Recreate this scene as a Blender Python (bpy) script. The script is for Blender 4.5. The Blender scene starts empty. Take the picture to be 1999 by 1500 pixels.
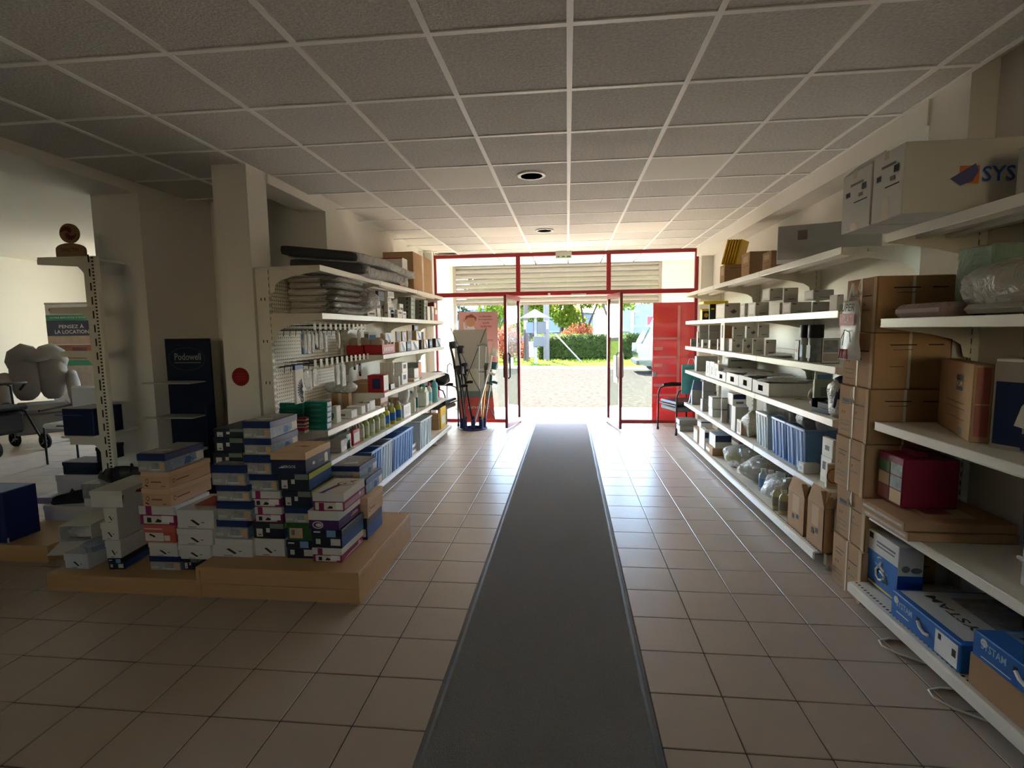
import bpy, math, random
from mathutils import Vector, Matrix
random.seed(11)
S = bpy.context.scene
COL = S.collection
PI = math.pi
R = math.radians

# ---------------------------------------------------------------- camera, sky, sun, exposure
H0 = 1.5515                       # eye height
CEIL = 2.8135
FPX = 1021.63
yaw, pitch, roll = .1065, -.1023, -.0129
cw = Vector((-math.sin(yaw) * math.cos(pitch), math.cos(yaw) * math.cos(pitch), math.sin(pitch)))
r0 = Vector((math.cos(yaw), math.sin(yaw), 0))
u0 = r0.cross(cw)
cr = math.cos(roll) * r0 + math.sin(roll) * u0
cu = -math.sin(roll) * r0 + math.cos(roll) * u0
cam = bpy.data.objects.new('camera', bpy.data.cameras.new('camera'))
COL.objects.link(cam)
cam.matrix_world = Matrix(((cr.x, cu.x, -cw.x, 0), (cr.y, cu.y, -cw.y, 0), (cr.z, cu.z, -cw.z, H0), (0, 0, 0, 1)))
cam.data.sensor_width = 36
cam.data.lens = 36 * FPX / 1999
cam.data.clip_start = .05
cam.data.clip_end = 400
S.camera = cam
S.view_settings.view_transform = 'Standard'
S.view_settings.look = 'None'
S.view_settings.gamma = 1
S.view_settings.use_curve_mapping = False
S.view_settings.exposure = EXPOSURE = 3.35

SUN_EL, SUN_AZ = R(56), R(14)     # sun ahead of the camera, a little to the left
world = bpy.data.worlds.new('World')
S.world = world
world.use_nodes = True
nt = world.node_tree
bg = nt.nodes['Background']
sky = nt.nodes.new('ShaderNodeTexSky')
sky.sky_type = 'NISHITA'
sky.sun_disc = False
sky.sun_elevation = SUN_EL
sky.sun_rotation = -SUN_AZ
sky.dust_density = .6
sky.ozone_density = .2
sky.air_density = .8
nt.links.new(sky.outputs[0], bg.inputs[0])
bg.inputs[1].default_value = 0.55
sun = bpy.data.objects.new('sun', bpy.data.lights.new('sun', 'SUN'))
COL.objects.link(sun)
sun.data.energy = 13
sun.data.angle = R(.6)
sun.data.color = (1, .95, .88)
sd = Vector((math.sin(SUN_AZ) * math.cos(SUN_EL), -math.cos(SUN_AZ) * math.cos(SUN_EL), -math.sin(SUN_EL)))
sun.rotation_euler = sd.to_track_quat('-Z', 'Y').to_euler()
S.cycles.transparent_max_bounces = 24

# ---------------------------------------------------------------- measuring: a pixel of the photograph seen on a known plane
def ray(x, y):
    return cw + cr * ((x - 999.5) / FPX) - cu * ((y - 750) / FPX)
def atx(x, y, X):
    d = ray(x, y); t = X / d.x
    return Vector((X, d.y * t, H0 + d.z * t))
def aty(x, y, Y):
    d = ray(x, y); t = Y / d.y
    return Vector((d.x * t, Y, H0 + d.z * t))
def atz(x, y, Z):
    d = ray(x, y); t = (Z - H0) / d.z
    return Vector((d.x * t, d.y * t, Z))
def pix(p):
    q = Vector(p) - Vector((0, 0, H0)); z = q.dot(cw)
    return 999.5 + FPX * q.dot(cr) / z, 750 - FPX * q.dot(cu) / z
def span(xd, xc, xf, yt, X, z0=None):
    """box whose aisle face lies in plane X: pixel column of the deep edge, the near corner, the far edge, and row of its top corner"""
    p = atx(xc, yt, X); Yn, zt = p.y, p.z
    y = yt
    for _ in range(4):
        Yf = atx(xf, y, X).y; y = pix((X, Yf, zt))[1]
    y = yt
    for _ in range(4):
        Xd = aty(xd, y, Yn).x; y = pix((Xd, Yn, zt))[1]
    return min(X, Xd), max(X, Xd), Yn, Yf, zt

# ---------------------------------------------------------------- materials
MATS = {}
def lin(c):
    return tuple(((v / 255) / 12.92 if v / 255 <= .04045 else ((v / 255 + .055) / 1.055) ** 2.4) for v in c)
def mat(name, col, rough=.55, metal=0, noise=.08, scale=14, bump=0, bscale=60, spec=.4, trans=0, coat=0, stretch=None, leafy=0):
    if name in MATS: return MATS[name]
    m = bpy.data.materials.new(name); MATS[name] = m; m.use_nodes = True
    n = m.node_tree.nodes; l = m.node_tree.links; b = n['Principled BSDF']
    c = lin(col)
    b.inputs['Roughness'].default_value = rough
    b.inputs['Metallic'].default_value = metal
    b.inputs['Specular IOR Level'].default_value = spec
    b.inputs['Coat Weight'].default_value = coat
    if trans: b.inputs['Alpha'].default_value = 1 - trans
    tc = n.new('ShaderNodeTexCoord'); mp = n.new('ShaderNodeMapping')
    l.new(tc.outputs['Object'], mp.inputs[0])
    if stretch: mp.inputs['Scale'].default_value = stretch
    if noise:
        t = n.new('ShaderNodeTexNoise'); t.inputs['Scale'].default_value = scale; t.inputs['Detail'].default_value = 4
        l.new(mp.outputs[0], t.inputs[0])
        x = n.new('ShaderNodeMix'); x.data_type = 'RGBA'
        x.inputs[6].default_value = tuple(v * (1 - noise) for v in c) + (1,)
        x.inputs[7].default_value = tuple(min(1, v * (1 + noise)) for v in c) + (1,)
        l.new(t.outputs[0], x.inputs[0]); l.new(x.outputs[2], b.inputs[0])
    else:
        b.inputs[0].default_value = c + (1,)
    if leafy:                     # thin leaves let sunlight through
        tr = n.new('ShaderNodeBsdfTranslucent'); ms = n.new('ShaderNodeMixShader'); ms.inputs[0].default_value = leafy
        tr.inputs[0].default_value = tuple(min(1, v * 2.2) for v in c) + (1,)
        l.new(b.outputs[0], ms.inputs[1]); l.new(tr.outputs[0], ms.inputs[2]); l.new(ms.outputs[0], n['Material Output'].inputs[0])
    if bump:
        t2 = n.new('ShaderNodeTexNoise'); t2.inputs['Scale'].default_value = bscale; t2.inputs['Detail'].default_value = 3
        l.new(mp.outputs[0], t2.inputs[0])
        bp = n.new('ShaderNodeBump'); bp.inputs['Strength'].default_value = bump; bp.inputs['Distance'].default_value = .01
        l.new(t2.outputs[0], bp.inputs['Height']); l.new(bp.outputs[0], b.inputs['Normal'])
    return m
def glassmat(name, tint=(245, 250, 248), refl=.04, rough=.02):
    if name in MATS: return MATS[name]
    m = bpy.data.materials.new(name); MATS[name] = m; m.use_nodes = True
    n = m.node_tree.nodes; l = m.node_tree.links; n.remove(n['Principled BSDF'])
    o = n['Material Output']
    a = n.new('ShaderNodeBsdfTransparent'); a.inputs[0].default_value = lin(tint) + (1,)
    g = n.new('ShaderNodeBsdfGlossy'); g.inputs['Roughness'].default_value = rough
    f = n.new('ShaderNodeLayerWeight'); f.inputs[0].default_value = .25
    mx = n.new('ShaderNodeMixShader'); ma = n.new('ShaderNodeMath'); ma.operation = 'MULTIPLY_ADD'
    ma.inputs[1].default_value = .3; ma.inputs[2].default_value = refl
    l.new(f.outputs['Fresnel'], ma.inputs[0]); l.new(ma.outputs[0], mx.inputs[0]); l.new(a.outputs[0], mx.inputs[1]); l.new(g.outputs[0], mx.inputs[2])
    l.new(mx.outputs[0], o.inputs[0])
    return m
def filmmat(name, col, clear=.5, rough=.12, bump=.9, bscale=40):
    """thin clear or milky plastic film: see-through mixed with a shiny, crumpled skin"""
    if name in MATS: return MATS[name]
    m = bpy.data.materials.new(name); MATS[name] = m; m.use_nodes = True
    n = m.node_tree.nodes; l = m.node_tree.links; b = n['Principled BSDF']; o = n['Material Output']
    b.inputs[0].default_value = lin(col) + (1,); b.inputs['Roughness'].default_value = rough; b.inputs['Specular IOR Level'].default_value = .7
    t = n.new('ShaderNodeTexNoise'); t.inputs['Scale'].default_value = bscale; t.inputs['Detail'].default_value = 5; t.inputs['Distortion'].default_value = 2.5
    tc = n.new('ShaderNodeTexCoord'); l.new(tc.outputs['Object'], t.inputs[0])
    bp = n.new('ShaderNodeBump'); bp.inputs['Strength'].default_value = bump; bp.inputs['Distance'].default_value = .02
    l.new(t.outputs[0], bp.inputs['Height']); l.new(bp.outputs[0], b.inputs['Normal'])
    a = n.new('ShaderNodeBsdfTransparent'); mx = n.new('ShaderNodeMixShader')
    mx.inputs[0].default_value = clear
    l.new(b.outputs[0], mx.inputs[1]); l.new(a.outputs[0], mx.inputs[2]); l.new(mx.outputs[0], o.inputs[0])
    return m

# ---------------------------------------------------------------- mesh building
class MB:
    def __init__(s): s.v = []; s.f = []; s.m = []; s.ms = []
    def mi(s, m):
        if m not in s.ms: s.ms.append(m)
        return s.ms.index(m)
    def add(s, vs, fs, m, T=None):
        k = len(s.v); i = s.mi(m)
        s.v += [tuple(T @ Vector(p)) for p in vs] if T else [tuple(p) for p in vs]
        for f in fs: s.f.append([a + k for a in f]); s.m.append(i)
        return s
    def box(s, x0, x1, y0, y1, z0, z1, m, b=0, T=None):
        if not b:
            vs = [(x, y, z) for z in (z0, z1) for y in (y0, y1) for x in (x0, x1)]
            return s.add(vs, [(0, 2, 3, 1), (4, 5, 7, 6), (0, 1, 5, 4), (2, 6, 7, 3), (0, 4, 6, 2), (1, 3, 7, 5)], m, T)
        b = min(b, (x1 - x0) * .45, (y1 - y0) * .45, (z1 - z0) * .45)
        vs = []; X = (x0, x1); Y = (y0, y1); Z = (z0, z1); idx = {}
        for i in (0, 1):
            for j in (0, 1):
                for k in (0, 1):
                    sx, sy, sz = 1 - 2 * i, 1 - 2 * j, 1 - 2 * k
                    for a in range(3):
                        d = [b * sx, b * sy, b * sz]; d[a] = 0
                        idx[i, j, k, a] = len(vs); vs.append((X[i] + d[0], Y[j] + d[1], Z[k] + d[2]))
        fs = []
        for i in (0, 1):
            q = [idx[i, 0, 0, 0], idx[i, 1, 0, 0], idx[i, 1, 1, 0], idx[i, 0, 1, 0]]; fs.append(q if i else q[::-1])
            q = [idx[0, i, 0, 1], idx[1, i, 0, 1], idx[1, i, 1, 1], idx[0, i, 1, 1]]; fs.append(q[::-1] if i else q)
            q = [idx[0, 0, i, 2], idx[1, 0, i, 2], idx[1, 1, i, 2], idx[0, 1, i, 2]]; fs.append(q if i else q[::-1])
        for p in (0, 1):
            for q in (0, 1):
                e = [idx[p, q, 0, 0], idx[p, q, 0, 1], idx[p, q, 1, 1], idx[p, q, 1, 0]]; fs.append(e if p != q else e[::-1])
                e = [idx[p, 0, q, 0], idx[p, 0, q, 2], idx[p, 1, q, 2], idx[p, 1, q, 0]]; fs.append(e[::-1] if p != q else e)
                e = [idx[0, p, q, 1], idx[0, p, q, 2], idx[1, p, q, 2], idx[1, p, q, 1]]; fs.append(e if p != q else e[::-1])
        for i in (0, 1):
            for j in (0, 1):
                for k in (0, 1):
                    t = [idx[i, j, k, 0], idx[i, j, k, 1], idx[i, j, k, 2]]; fs.append(t if (i + j + k) % 2 else t[::-1])
        return s.add(vs, fs, m, T)
    def quad(s, a, b, c, d, m): return s.add([a, b, c, d], [(0, 1, 2, 3)], m)
    def tube(s, pts, r, m, n=8, closed=False, caps=True, T=None):
        pts = [Vector(p) for p in pts]; k = len(pts); vs = []; fs = []
        rr = r if isinstance(r, (list, tuple)) else [r] * k
        up = None
        for i, p in enumerate(pts):
            a = pts[(i - 1) % k] if (i > 0 or closed) else p; c = pts[(i + 1) % k] if (i < k - 1 or closed) else p
            d = (c - a).normalized()
            if up is None:
                up = Vector((0, 0, 1)) if abs(d.z) < .9 else Vector((1, 0, 0))
            x = d.cross(up)
            if x.length < 1e-6: x = d.orthogonal()
            x.normalize(); y = x.cross(d); up = y
            for j in range(n):
                t = 2 * PI * j / n; vs.append(p + rr[i] * (math.cos(t) * x + math.sin(t) * y))
        for i in range(k if closed else k - 1):
            for j in range(n):
                a = i * n + j; b = i * n + (j + 1) % n; c = ((i + 1) % k) * n + (j + 1) % n; d = ((i + 1) % k) * n + j
                fs.append((a, b, c, d))
        if caps and not closed: fs.append(tuple(range(n))[::-1]); fs.append(tuple(range((k - 1) * n, k * n)))
        return s.add(vs, fs, m, T)
    def lathe(s, prof, m, n=16, c=(0, 0, 0), T=None):
        vs = []; fs = []; k = len(prof)
        for r, z in prof:
            for j in range(n):
                t = 2 * PI * j / n; vs.append((c[0] + r * math.cos(t), c[1] + r * math.sin(t), c[2] + z))
        for i in range(k - 1):
            for j in range(n): fs.append((i * n + j, i * n + (j + 1) % n, (i + 1) * n + (j + 1) % n, (i + 1) * n + j))
        fs.append(tuple(range(n))[::-1]); fs.append(tuple(range((k - 1) * n, k * n)))
        return s.add(vs, fs, m, T)
    def prism(s, poly, a, b, m, axis='z', T=None):
        """2D outline extruded from a to b along an axis ('z': xy outline, 'y': xz outline, 'x': yz outline)"""
        k = len(poly)
        def P(p, h): return (p[0], p[1], h) if axis == 'z' else (p[0], h, p[1]) if axis == 'y' else (h, p[0], p[1])
        vs = [P(p, a) for p in poly] + [P(p, b) for p in poly]
        fs = [tuple(range(k))[::-1], tuple(range(k, 2 * k))] + [(i, (i + 1) % k, k + (i + 1) % k, k + i) for i in range(k)]
        return s.add(vs, fs, m, T)
    def blob(s, c, r, m, nu=14, nv=9, amp=.12, seed=0, flat=.0, T=None):
        """lumpy closed sack"""
        rd = random.Random(seed); ph = [rd.uniform(0, 6.28) for _ in range(12)]
        vs = []; fs = []
        for i in range(nv + 1):
            th = PI * i / nv
            for j in range(nu):
                p = 2 * PI * j / nu
                k = 1 + amp * (math.sin(3 * p + ph[0] + 2 * th) * .5 + math.sin(5 * p + ph[1]) * .3 * math.sin(th) + math.sin(4 * th + ph[2] + p) * .4 + math.sin(9 * p + 5 * th + ph[3]) * .25)
                def sq(t): return math.copysign(abs(t) ** .75, t)
                x = sq(math.sin(th)) * sq(math.cos(p)) * k; y = sq(math.sin(th)) * sq(math.sin(p)) * k; z = sq(math.cos(th)) * (1 + amp * .5 * math.sin(3 * p + ph[4]))
                z = max(z, -1 + flat)
                vs.append((c[0] + r[0] * x, c[1] + r[1] * y, c[2] + r[2] * z))
        for i in range(nv):
            for j in range(nu): fs.append((i * nu + j, (i + 1) * nu + j, (i + 1) * nu + (j + 1) % nu, i * nu + (j + 1) % nu))
        return s.add(vs, fs, m, T)
    def mesh(s, name, smooth=None, off=(0, 0, 0)):
        me = bpy.data.meshes.new(name)
        me.from_pydata([(p[0] - off[0], p[1] - off[1], p[2] - off[2]) for p in s.v], [], s.f)
        for m in s.ms: me.materials.append(m)
        me.polygons.foreach_set('material_index', s.m)
        if smooth:
            me.polygons.foreach_set('use_smooth', [True] * len(me.polygons)); me.set_sharp_from_angle(angle=R(smooth))
        me.update()
        return me
    def build(s, name, parent=None, smooth=None, world=False, off=None):
        o = off or ((0, 0, 0) if not (world and parent) else tuple(parent.location))
        if world and parent and parent.parent: o = tuple(Vector(o) + parent.parent.location)
        ob = bpy.data.objects.new(name, s.mesh(name, smooth, o)); COL.objects.link(ob)
        if parent: ob.parent = parent
        elif off: ob.location = off
        return ob

TXT = {}
def text_geo(st):
    """flat letter outlines as triangles, cap height about 0.7, cached"""
    if st in TXT: return TXT[st]
    cu_ = bpy.data.curves.new('t', 'FONT'); cu_.body = st; cu_.resolution_u = 2; cu_.offset = .014
    ob = bpy.data.objects.new('t', cu_)
    me = bpy.data.meshes.new_from_object(ob)
    vs = [tuple(v.co) for v in me.vertices]; fs = [tuple(p.vertices) for p in me.polygons]
    bpy.data.objects.remove(ob); bpy.data.curves.remove(cu_); bpy.data.meshes.remove(me)
    xs = [v[0] for v in vs]; ys = [v[1] for v in vs]
    TXT[st] = (vs, fs, min(xs), max(xs), min(ys), max(ys))
    return TXT[st]
def put_text(mb, st, o, r, u, h, m, width=None, slant=0, center=True):
    """lettering of cap height h with origin o, reading direction r, up direction u"""
    vs, fs, x0, x1, y0, y1 = text_geo(st)
    o, r, u = Vector(o), Vector(r).normalized(), Vector(u).normalized()
    k = h / (y1 - y0); kx = k if not width else width / (x1 - x0)
    cx = (x0 + x1) / 2 if center else x0; cy = (y0 + y1) / 2 if center else y0
    mb.add([o + r * ((v[0] - cx) * kx + slant * (v[1] - cy) * k) + u * ((v[1] - cy) * k) for v in vs], fs, m)

def tag(o, label=None, cat=None, group=None, kind=None):
    if label: o['label'] = label
    if cat: o['category'] = cat
    if group: o['group'] = group
    if kind: o['kind'] = kind
    return o
def thing(name, label, cat, loc=(0, 0, 0), rz=0, group=None):
    o = bpy.data.objects.new(name, None); COL.objects.link(o)
    o.empty_display_size = .05; o.location = loc; o.rotation_euler = (0, 0, rz)
    return tag(o, label, cat, group)
def struct(name, mb, parent=None, smooth=None):
    o = mb.build(name, parent, smooth); o['kind'] = 'structure'
    return o
def copy_thing(src, loc, rz=None, label=None, group=None):
    o = src.copy(); COL.objects.link(o); o.location = loc
    if rz is not None: o.rotation_euler = (0, 0, rz)
    if label: o['label'] = label
    if group: o['group'] = group
    for c in src.children:
        d = c.copy(); COL.objects.link(d); d.parent = o
        for g in c.children:
            e = g.copy(); COL.objects.link(e); e.parent = d
    return o
ORD = ['first', 'second', 'third', 'fourth', 'fifth', 'sixth', 'seventh', 'eighth', 'ninth', 'tenth', 'eleventh', 'twelfth']

# the palette
M_white = mat('white_wall_paint', (234, 228, 216), .8, noise=.03, scale=3, bump=.05, bscale=120)
M_ceil = mat('mineral_ceiling_tile', (210, 205, 197), .95, noise=.34, scale=60, bump=.5, bscale=90, spec=.1)
M_ceilplain = mat('smooth_ceiling_panel', (226, 220, 208), .85, noise=.02)
M_grid = mat('white_ceiling_grid', (250, 247, 240), .5, noise=.02)
M_tile = mat('beige_floor_tile', (186, 170, 152), .33, noise=.07, scale=5, bump=.03, bscale=25, spec=.22)
M_grout = mat('dark_grout', (84, 72, 66), .9, noise=.1)
M_mat = mat('grey_ribbed_mat', (138, 136, 132), 1, noise=.25, scale=160, bump=.9, bscale=220, spec=0)
M_matedge = mat('rubber_mat_border', (112, 113, 112), .6, noise=.08)
M_shelf = mat('cream_shelf_metal', (228, 221, 204), .42, noise=.03, scale=5, spec=.5)
M_rail = mat('price_rail_plastic', (238, 233, 220), .3, noise=.02)
M_dark = mat('dark_slot', (40, 36, 33), .8, noise=0)
M_red = mat('red_shopfront_paint', (150, 32, 44), .4, noise=.05)
M_redd = mat('dark_red_door_paint', (118, 40, 42), .4, noise=.05)
M_glass = glassmat('window_glass')
M_fillglass = glassmat('fill_window_glass', (255, 240, 222))  # warm tint, only for the added fill window
M_kraft = mat('kraft_cardboard', (176, 140, 104), .85, noise=.1, scale=9, bump=.08, bscale=40, spec=.15)
M_kraft2 = mat('pale_kraft_cardboard', (196, 168, 134), .85, noise=.08, scale=9, spec=.15)
M_black = mat('black_plastic', (24, 24, 26), .45, noise=.1)
M_chrome = mat('chrome', (200, 200, 200), .18, 1, noise=0)
M_alu = mat('aluminium_tube', (190, 190, 188), .3, 1, noise=.03)
M_ink = mat('black_print', (38, 36, 38), .7, noise=0)
M_greyink = mat('grey_print', (120, 116, 112), .8, noise=0)
M_paper = mat('white_paper', (236, 232, 224), .7, noise=.02)
M_wbox = mat('white_carton', (226, 222, 212), .6, noise=.03)
M_tape = mat('clear_tape', (205, 190, 165), .25, noise=.05)
M_film = filmmat('clear_film', (226, 222, 214), .42, .1, 1.6, 16)
M_milk = filmmat('milky_film', (222, 220, 212), .12, bump=.8, bscale=22)
M_oak = mat('beech_veneer', (196, 156, 106), .45, noise=.12, scale=3, stretch=(1, 14, 14), spec=.4)
M_oakd = mat('beech_veneer_groove', (128, 84, 44), .6, noise=.1)
# ================================================================ ROOM SHELL
def slab(name, *a, m=M_white):
    return struct(name, MB().box(*a, m))
XL, XR = -2.36, 2.25
# floor: grout bed with separate tiles
fb = MB().box(-9.6, 3.2, -5, 10.08, -.12, -.004, M_grout)
floor = struct('floor', fb)
tile_me = MB().box(-.1475, .1475, -.1475, .1475, -.008, 0, M_tile, b=.0025).mesh('tile')
cells = []
for i in range(-9, 11):
    for j in range(-7, 20):
        x, y = -.853 + .3 * i + .15, 3.045 + .3 * j + .15
        if x < -3.6 or x > 2.25 or y > 8.75: continue
        cells.append((x, y))
def seen(x, y):
    if y < .9 or (-.4 < x < .2): return 0
    u, v = pix((x, y, 0))
    return 1 / y if -60 < u < 2060 and v < 1580 else 0
cells.sort(key=lambda c: -seen(*c))
for x, y in cells[:296]:
    t = bpy.data.objects.new('tile', tile_me); COL.objects.link(t); t.location = (x, y, 0); t.parent = floor
rest = MB()
done = set(cells[:296])
for i in range(-29, 14):
    for j in range(-27, 24):
        x, y = -.853 + .3 * i + .15, 3.045 + .3 * j + .15
        if (x, y) in done: continue
        rest.box(x - .1475, x + .1475, y - .1475, y + .1475, -.008, 0, M_tile)
o = rest.build('far_tiles', floor); o['kind'] = 'stuff'

# ceiling: plenum slab, hung grid, tiles
ceiling = struct('ceiling', MB().box(-9.6, 3.2, -5, 10.4, CEIL + .06, CEIL + .2, M_white))
gx = [.012 + .6 * i for i in range(-6, 4)]
gy = [2.3212 + .6 * j for j in range(-11, 14)]
tile_c = MB().box(-.288, .288, -.288, .288, 0, .02, M_ceil, b=.004).mesh('ceiling_tile')
tile_p = MB().box(-.291, .291, -.291, .291, -.004, .016, M_ceilplain, b=.003).mesh('light_panel')
tile_e = MB().box(-.09, .09, -.288, .288, 0, .02, M_ceil, b=.004).mesh('ceiling_tile')
plain = {(-2, 3), (1, 3), (-2, 7), (1, 7)}
dl_cells = {(-1, 3), (-1, 7)}
for i, x in enumerate(gx):
    for j, y in enumerate(gy):
        ci, cj = i - 6, j - 11
        if cj > 10: continue
        if ci == 3: me, cx = tile_e, x + .1
        else: me, cx = (tile_p if (ci, cj) in plain else tile_c), x + .3
        if ci < -3 and y + .6 > 5.0 or ci < -4 and y > 8: continue
        o = bpy.data.objects.new('ceiling_panel' if me is tile_p else 'ceiling_tile', me); COL.objects.link(o)
        o.location = (cx, y + .3, CEIL); o.parent = ceiling
        if me is tile_p: o['label'] = 'plain white ceiling panel'
for x in gx + [2.005]:
    MB().box(x - .014, x + .014, -4.3, 8.75, CEIL - .006, CEIL + .004, M_grid).build('grid_runner', ceiling)
for y in gy + [8.73]:
    if y < 9: MB().box(-3.59, 2.01, y - .014, y + .014, CEIL - .005, CEIL + .003, M_grid).build('grid_cross_bar', ceiling)
# left room ceiling and vestibule ceiling
MB().box(-9.3, -4.0, -4.9, 9.5, 2.93, 2.98, M_ceilplain).build('left_room_ceiling', ceiling)
for i in range(-4, 4):
    for j in range(2):
        x, y = .012 + .6 * i, 8.84 + .6 * j
        MB().box(max(x, -2.24) + .012, min(x + .588, 2.3), y + .012, y + .588, CEIL - .03, CEIL - .01, M_ceilplain, b=.003).build('ceiling_tile', ceiling)

# walls
wl = MB()
wl.box(-2.655, -2.38, 3.81, 4.07, 0, CEIL + .06, M_white)
wl.box(-2.62, XL, 4.07, 5.06, 2.735, CEIL + .06, M_white)
wl.box(-4.0, XL, 5.06, 8.72, 0, CEIL + .06, M_white)
wl.box(-4.0, -2.22, 8.6, 8.8, 0, CEIL + .06, M_white)
struct('wall_left', wl)
wa = MB()
wa.box(-4.003, -3.565, 4.158, 5.06, 0, CEIL + .14, M_white)
wa.box(-4.003, -3.565, 0.2, 4.158, 2.732, CEIL + .14, M_white)
wa.box(-4.003, -3.565, -5, .2, 0, CEIL + .14, M_white)
struct('wall_partition', wa)
struct('wall_left_room', MB().box(-9.6, -9.3, -5, 9.7, 0, 3.1, M_white).box(-9.4, -7.4, 9.4, 9.6, 0, 3.1, M_white).box(-6.0, -3.9, 8.72, 10.3, 0, 3.1, M_white).box(-7.4, -6.0, 9.4, 9.6, 2.5, 3.1, M_white).box(-7.4, -6.0, 9.4, 9.6, 0, .5, M_white))
struct('window_4', MB().box(-7.4, -6.0, 9.48, 9.49, .5, 2.4, M_glass))
wr = MB()
wr.box(XR, 2.5, 3.61, 8.72, 0, CEIL + .06, M_white)
wr.box(XR, 2.5, 3.3, 3.61, 0, 1.1, M_white)
wr.box(XR, 2.5, 3.3, 3.61, 2.02, CEIL + .06, M_white)
wr.box(2.15, 2.5, -5, 3.0, 0, CEIL + .06, M_white)
wr.box(2.02, 2.5, 3.0, 3.3, 0, CEIL + .06, M_white)
wr.box(2.07, 2.5, 8.55, 8.8, 0, CEIL + .06, M_white)
struct('wall_right', wr)
struct('trim_1', MB().box(2.01, XR + .01, 3.3, 8.6, 2.665, CEIL + .06, M_white))
struct('window_12', MB().box(2.44, 2.45, 3.3, 3.61, 1.1, 2.02, M_glass))
wb = MB().box(-9.6, .2, -5.2, -5, 0, 3.1, M_white).box(2.0, 3.2, -5.2, -5, 0, 3.1, M_white)
for x0, x1, z0, z1 in ((.2, 2.0, 1.45, 2.0),): wb.box(x0, x1, -5.2, -5, 0, z0, M_white).box(x0, x1, -5.2, -5, z1, 3.1, M_white)  # opening for the added fill window
struct('wall_back', wb)
struct('window_10', MB().box(.2, 2.0, -5.1, -5.09, 1.45, 2.0, M_fillglass))  # added window behind the camera, unseen, brightens faces turned to the camera
# vestibule
struct('wall_vestibule_left', MB().box(-2.6, -2.25, 8.8, 10.05, 0, CEIL + .06, M_white))
struct('wall_vestibule_right', MB().box(2.3, 2.6, 8.8, 10.05, 0, CEIL + .06, M_white))
wf = MB().box(-3.9, -2.2, 10.05, 10.3, 0, 4, M_white).box(1.74, 6, 10.05, 10.3, 0, 4, M_white).box(-2.2, 1.74, 10.16, 10.3, 2.62, 4, M_white)
struct('wall_facade', wf)

# grey runner mat
rm = thing('runner_mat', 'long dark grey entrance runner down the middle aisle', 'mat', (-.1, 5, 0))
MB().box(-.52, .31, .3, 8.56, .001, .011, M_mat).build('pile', rm, world=True)
for x0, x1 in ((-.555, -.515), (.305, .345)):
    MB().prism([(x0, .001), (x0 + .02, .009), (x1 - .02, .009), (x1, .001)] , .3, 8.58, M_matedge, axis='y').build('border', rm, world=True)

# ================================================================ SHOPFRONT
def bar(x0, x1, y0, y1, z0, z1, m=M_red): return MB().box(x0, x1, y0, y1, z0, z1, m, b=.006)
fr = struct('trim_2', bar(-2.24, 2.07, 8.72, 8.79, 2.755, 2.81))
for a in ((-2.24, -2.19, 8.72, 8.79, 0, 2.76), (2.02, 2.07, 8.72, 8.79, 0, 2.76), (-.845, -.775, 8.72, 8.79, 2.18, 2.76), (.63, .70, 8.72, 8.79, 2.18, 2.76),
          (-2.19, 2.02, 8.715, 8.79, 2.115, 2.185)):
    bar(*a).build('frame_bar', fr)
for a in ((-2.19, -.78, 8.72, 8.79, 0, .05), (.64, 2.02, 8.72, 8.79, 0, .05)):
    bar(*a).build('bottom_rail', fr)
for n, a in enumerate(((-2.19, -.845, 2.185, 2.755), (-.775, .63, 2.185, 2.755), (.70, 2.02, 2.185, 2.755), (-2.19, -.82, .05, 2.115), (.68, 2.02, .05, 2.115))):
    struct('window_%d' % (n + 5), MB().box(a[0], a[1], 8.752, 8.758, a[2], a[3], M_glass))
def leaf(name, hx, hy, ang, sgn, label):
    d = thing(name, None, None, (hx, hy, 0), ang); d['kind'] = 'structure'; d['label'] = label
    w, h = .69, 2.1
    f = MB()
    s = sgn
    def bx(a0, a1, z0, z1): f.box(min(s * a0, s * a1), max(s * a0, s * a1), -.022, .022, z0, z1, M_redd, b=.004)
    bx(0, .055, .02, h); bx(w - .055, w, .02, h); bx(.055, w - .055, .02, .10); bx(.055, w - .055, h - .07, h)
    f.build('frame', d)
    MB().box(min(s * .055, s * (w - .055)), max(s * .055, s * (w - .055)), -.004, .004, .10, h - .07, M_glass).build('pane', d)
    return d
d1 = leaf('door_1', -.80, 8.72, R(-103), 1, 'left glass door leaf swung open into the shop')
d2 = leaf('door_2', .66, 8.72, R(-78), 1, 'right glass door leaf swung open into the shop')
for d, side in ((d1, -1), (d2, 1)):
    for yy in (-.05, .05):
        MB().tube([(.63, yy * .5, .80), (.63, yy, .83), (.63, yy, 1.17), (.63, yy * .5, 1.20)], .012, M_alu if d is d2 else M_dark).build('handle', d, 40)
k = MB().box(.30, .44, -.008, -.005, .95, 1.12, M_paper); k.box(.305, .435, -.0095, -.008, .955, 1.115, mat('emergency_green', (20, 150, 84), .5, noise=0))
k.prism([(.34, 1.02), (.40, 1.02), (.40, 1.0), (.425, 1.035), (.40, 1.07), (.40, 1.05), (.34, 1.05)], -.011, -.0095, M_paper, axis='y')
for q in (-.012, .004):
    pass
k.build('green_exit_sticker', d1)
MB().box(.40, .62, -.03, .0, .72, 1.14, mat('lock_case', (200, 200, 196), .4), b=.01).build('lock_case', d2)
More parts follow.
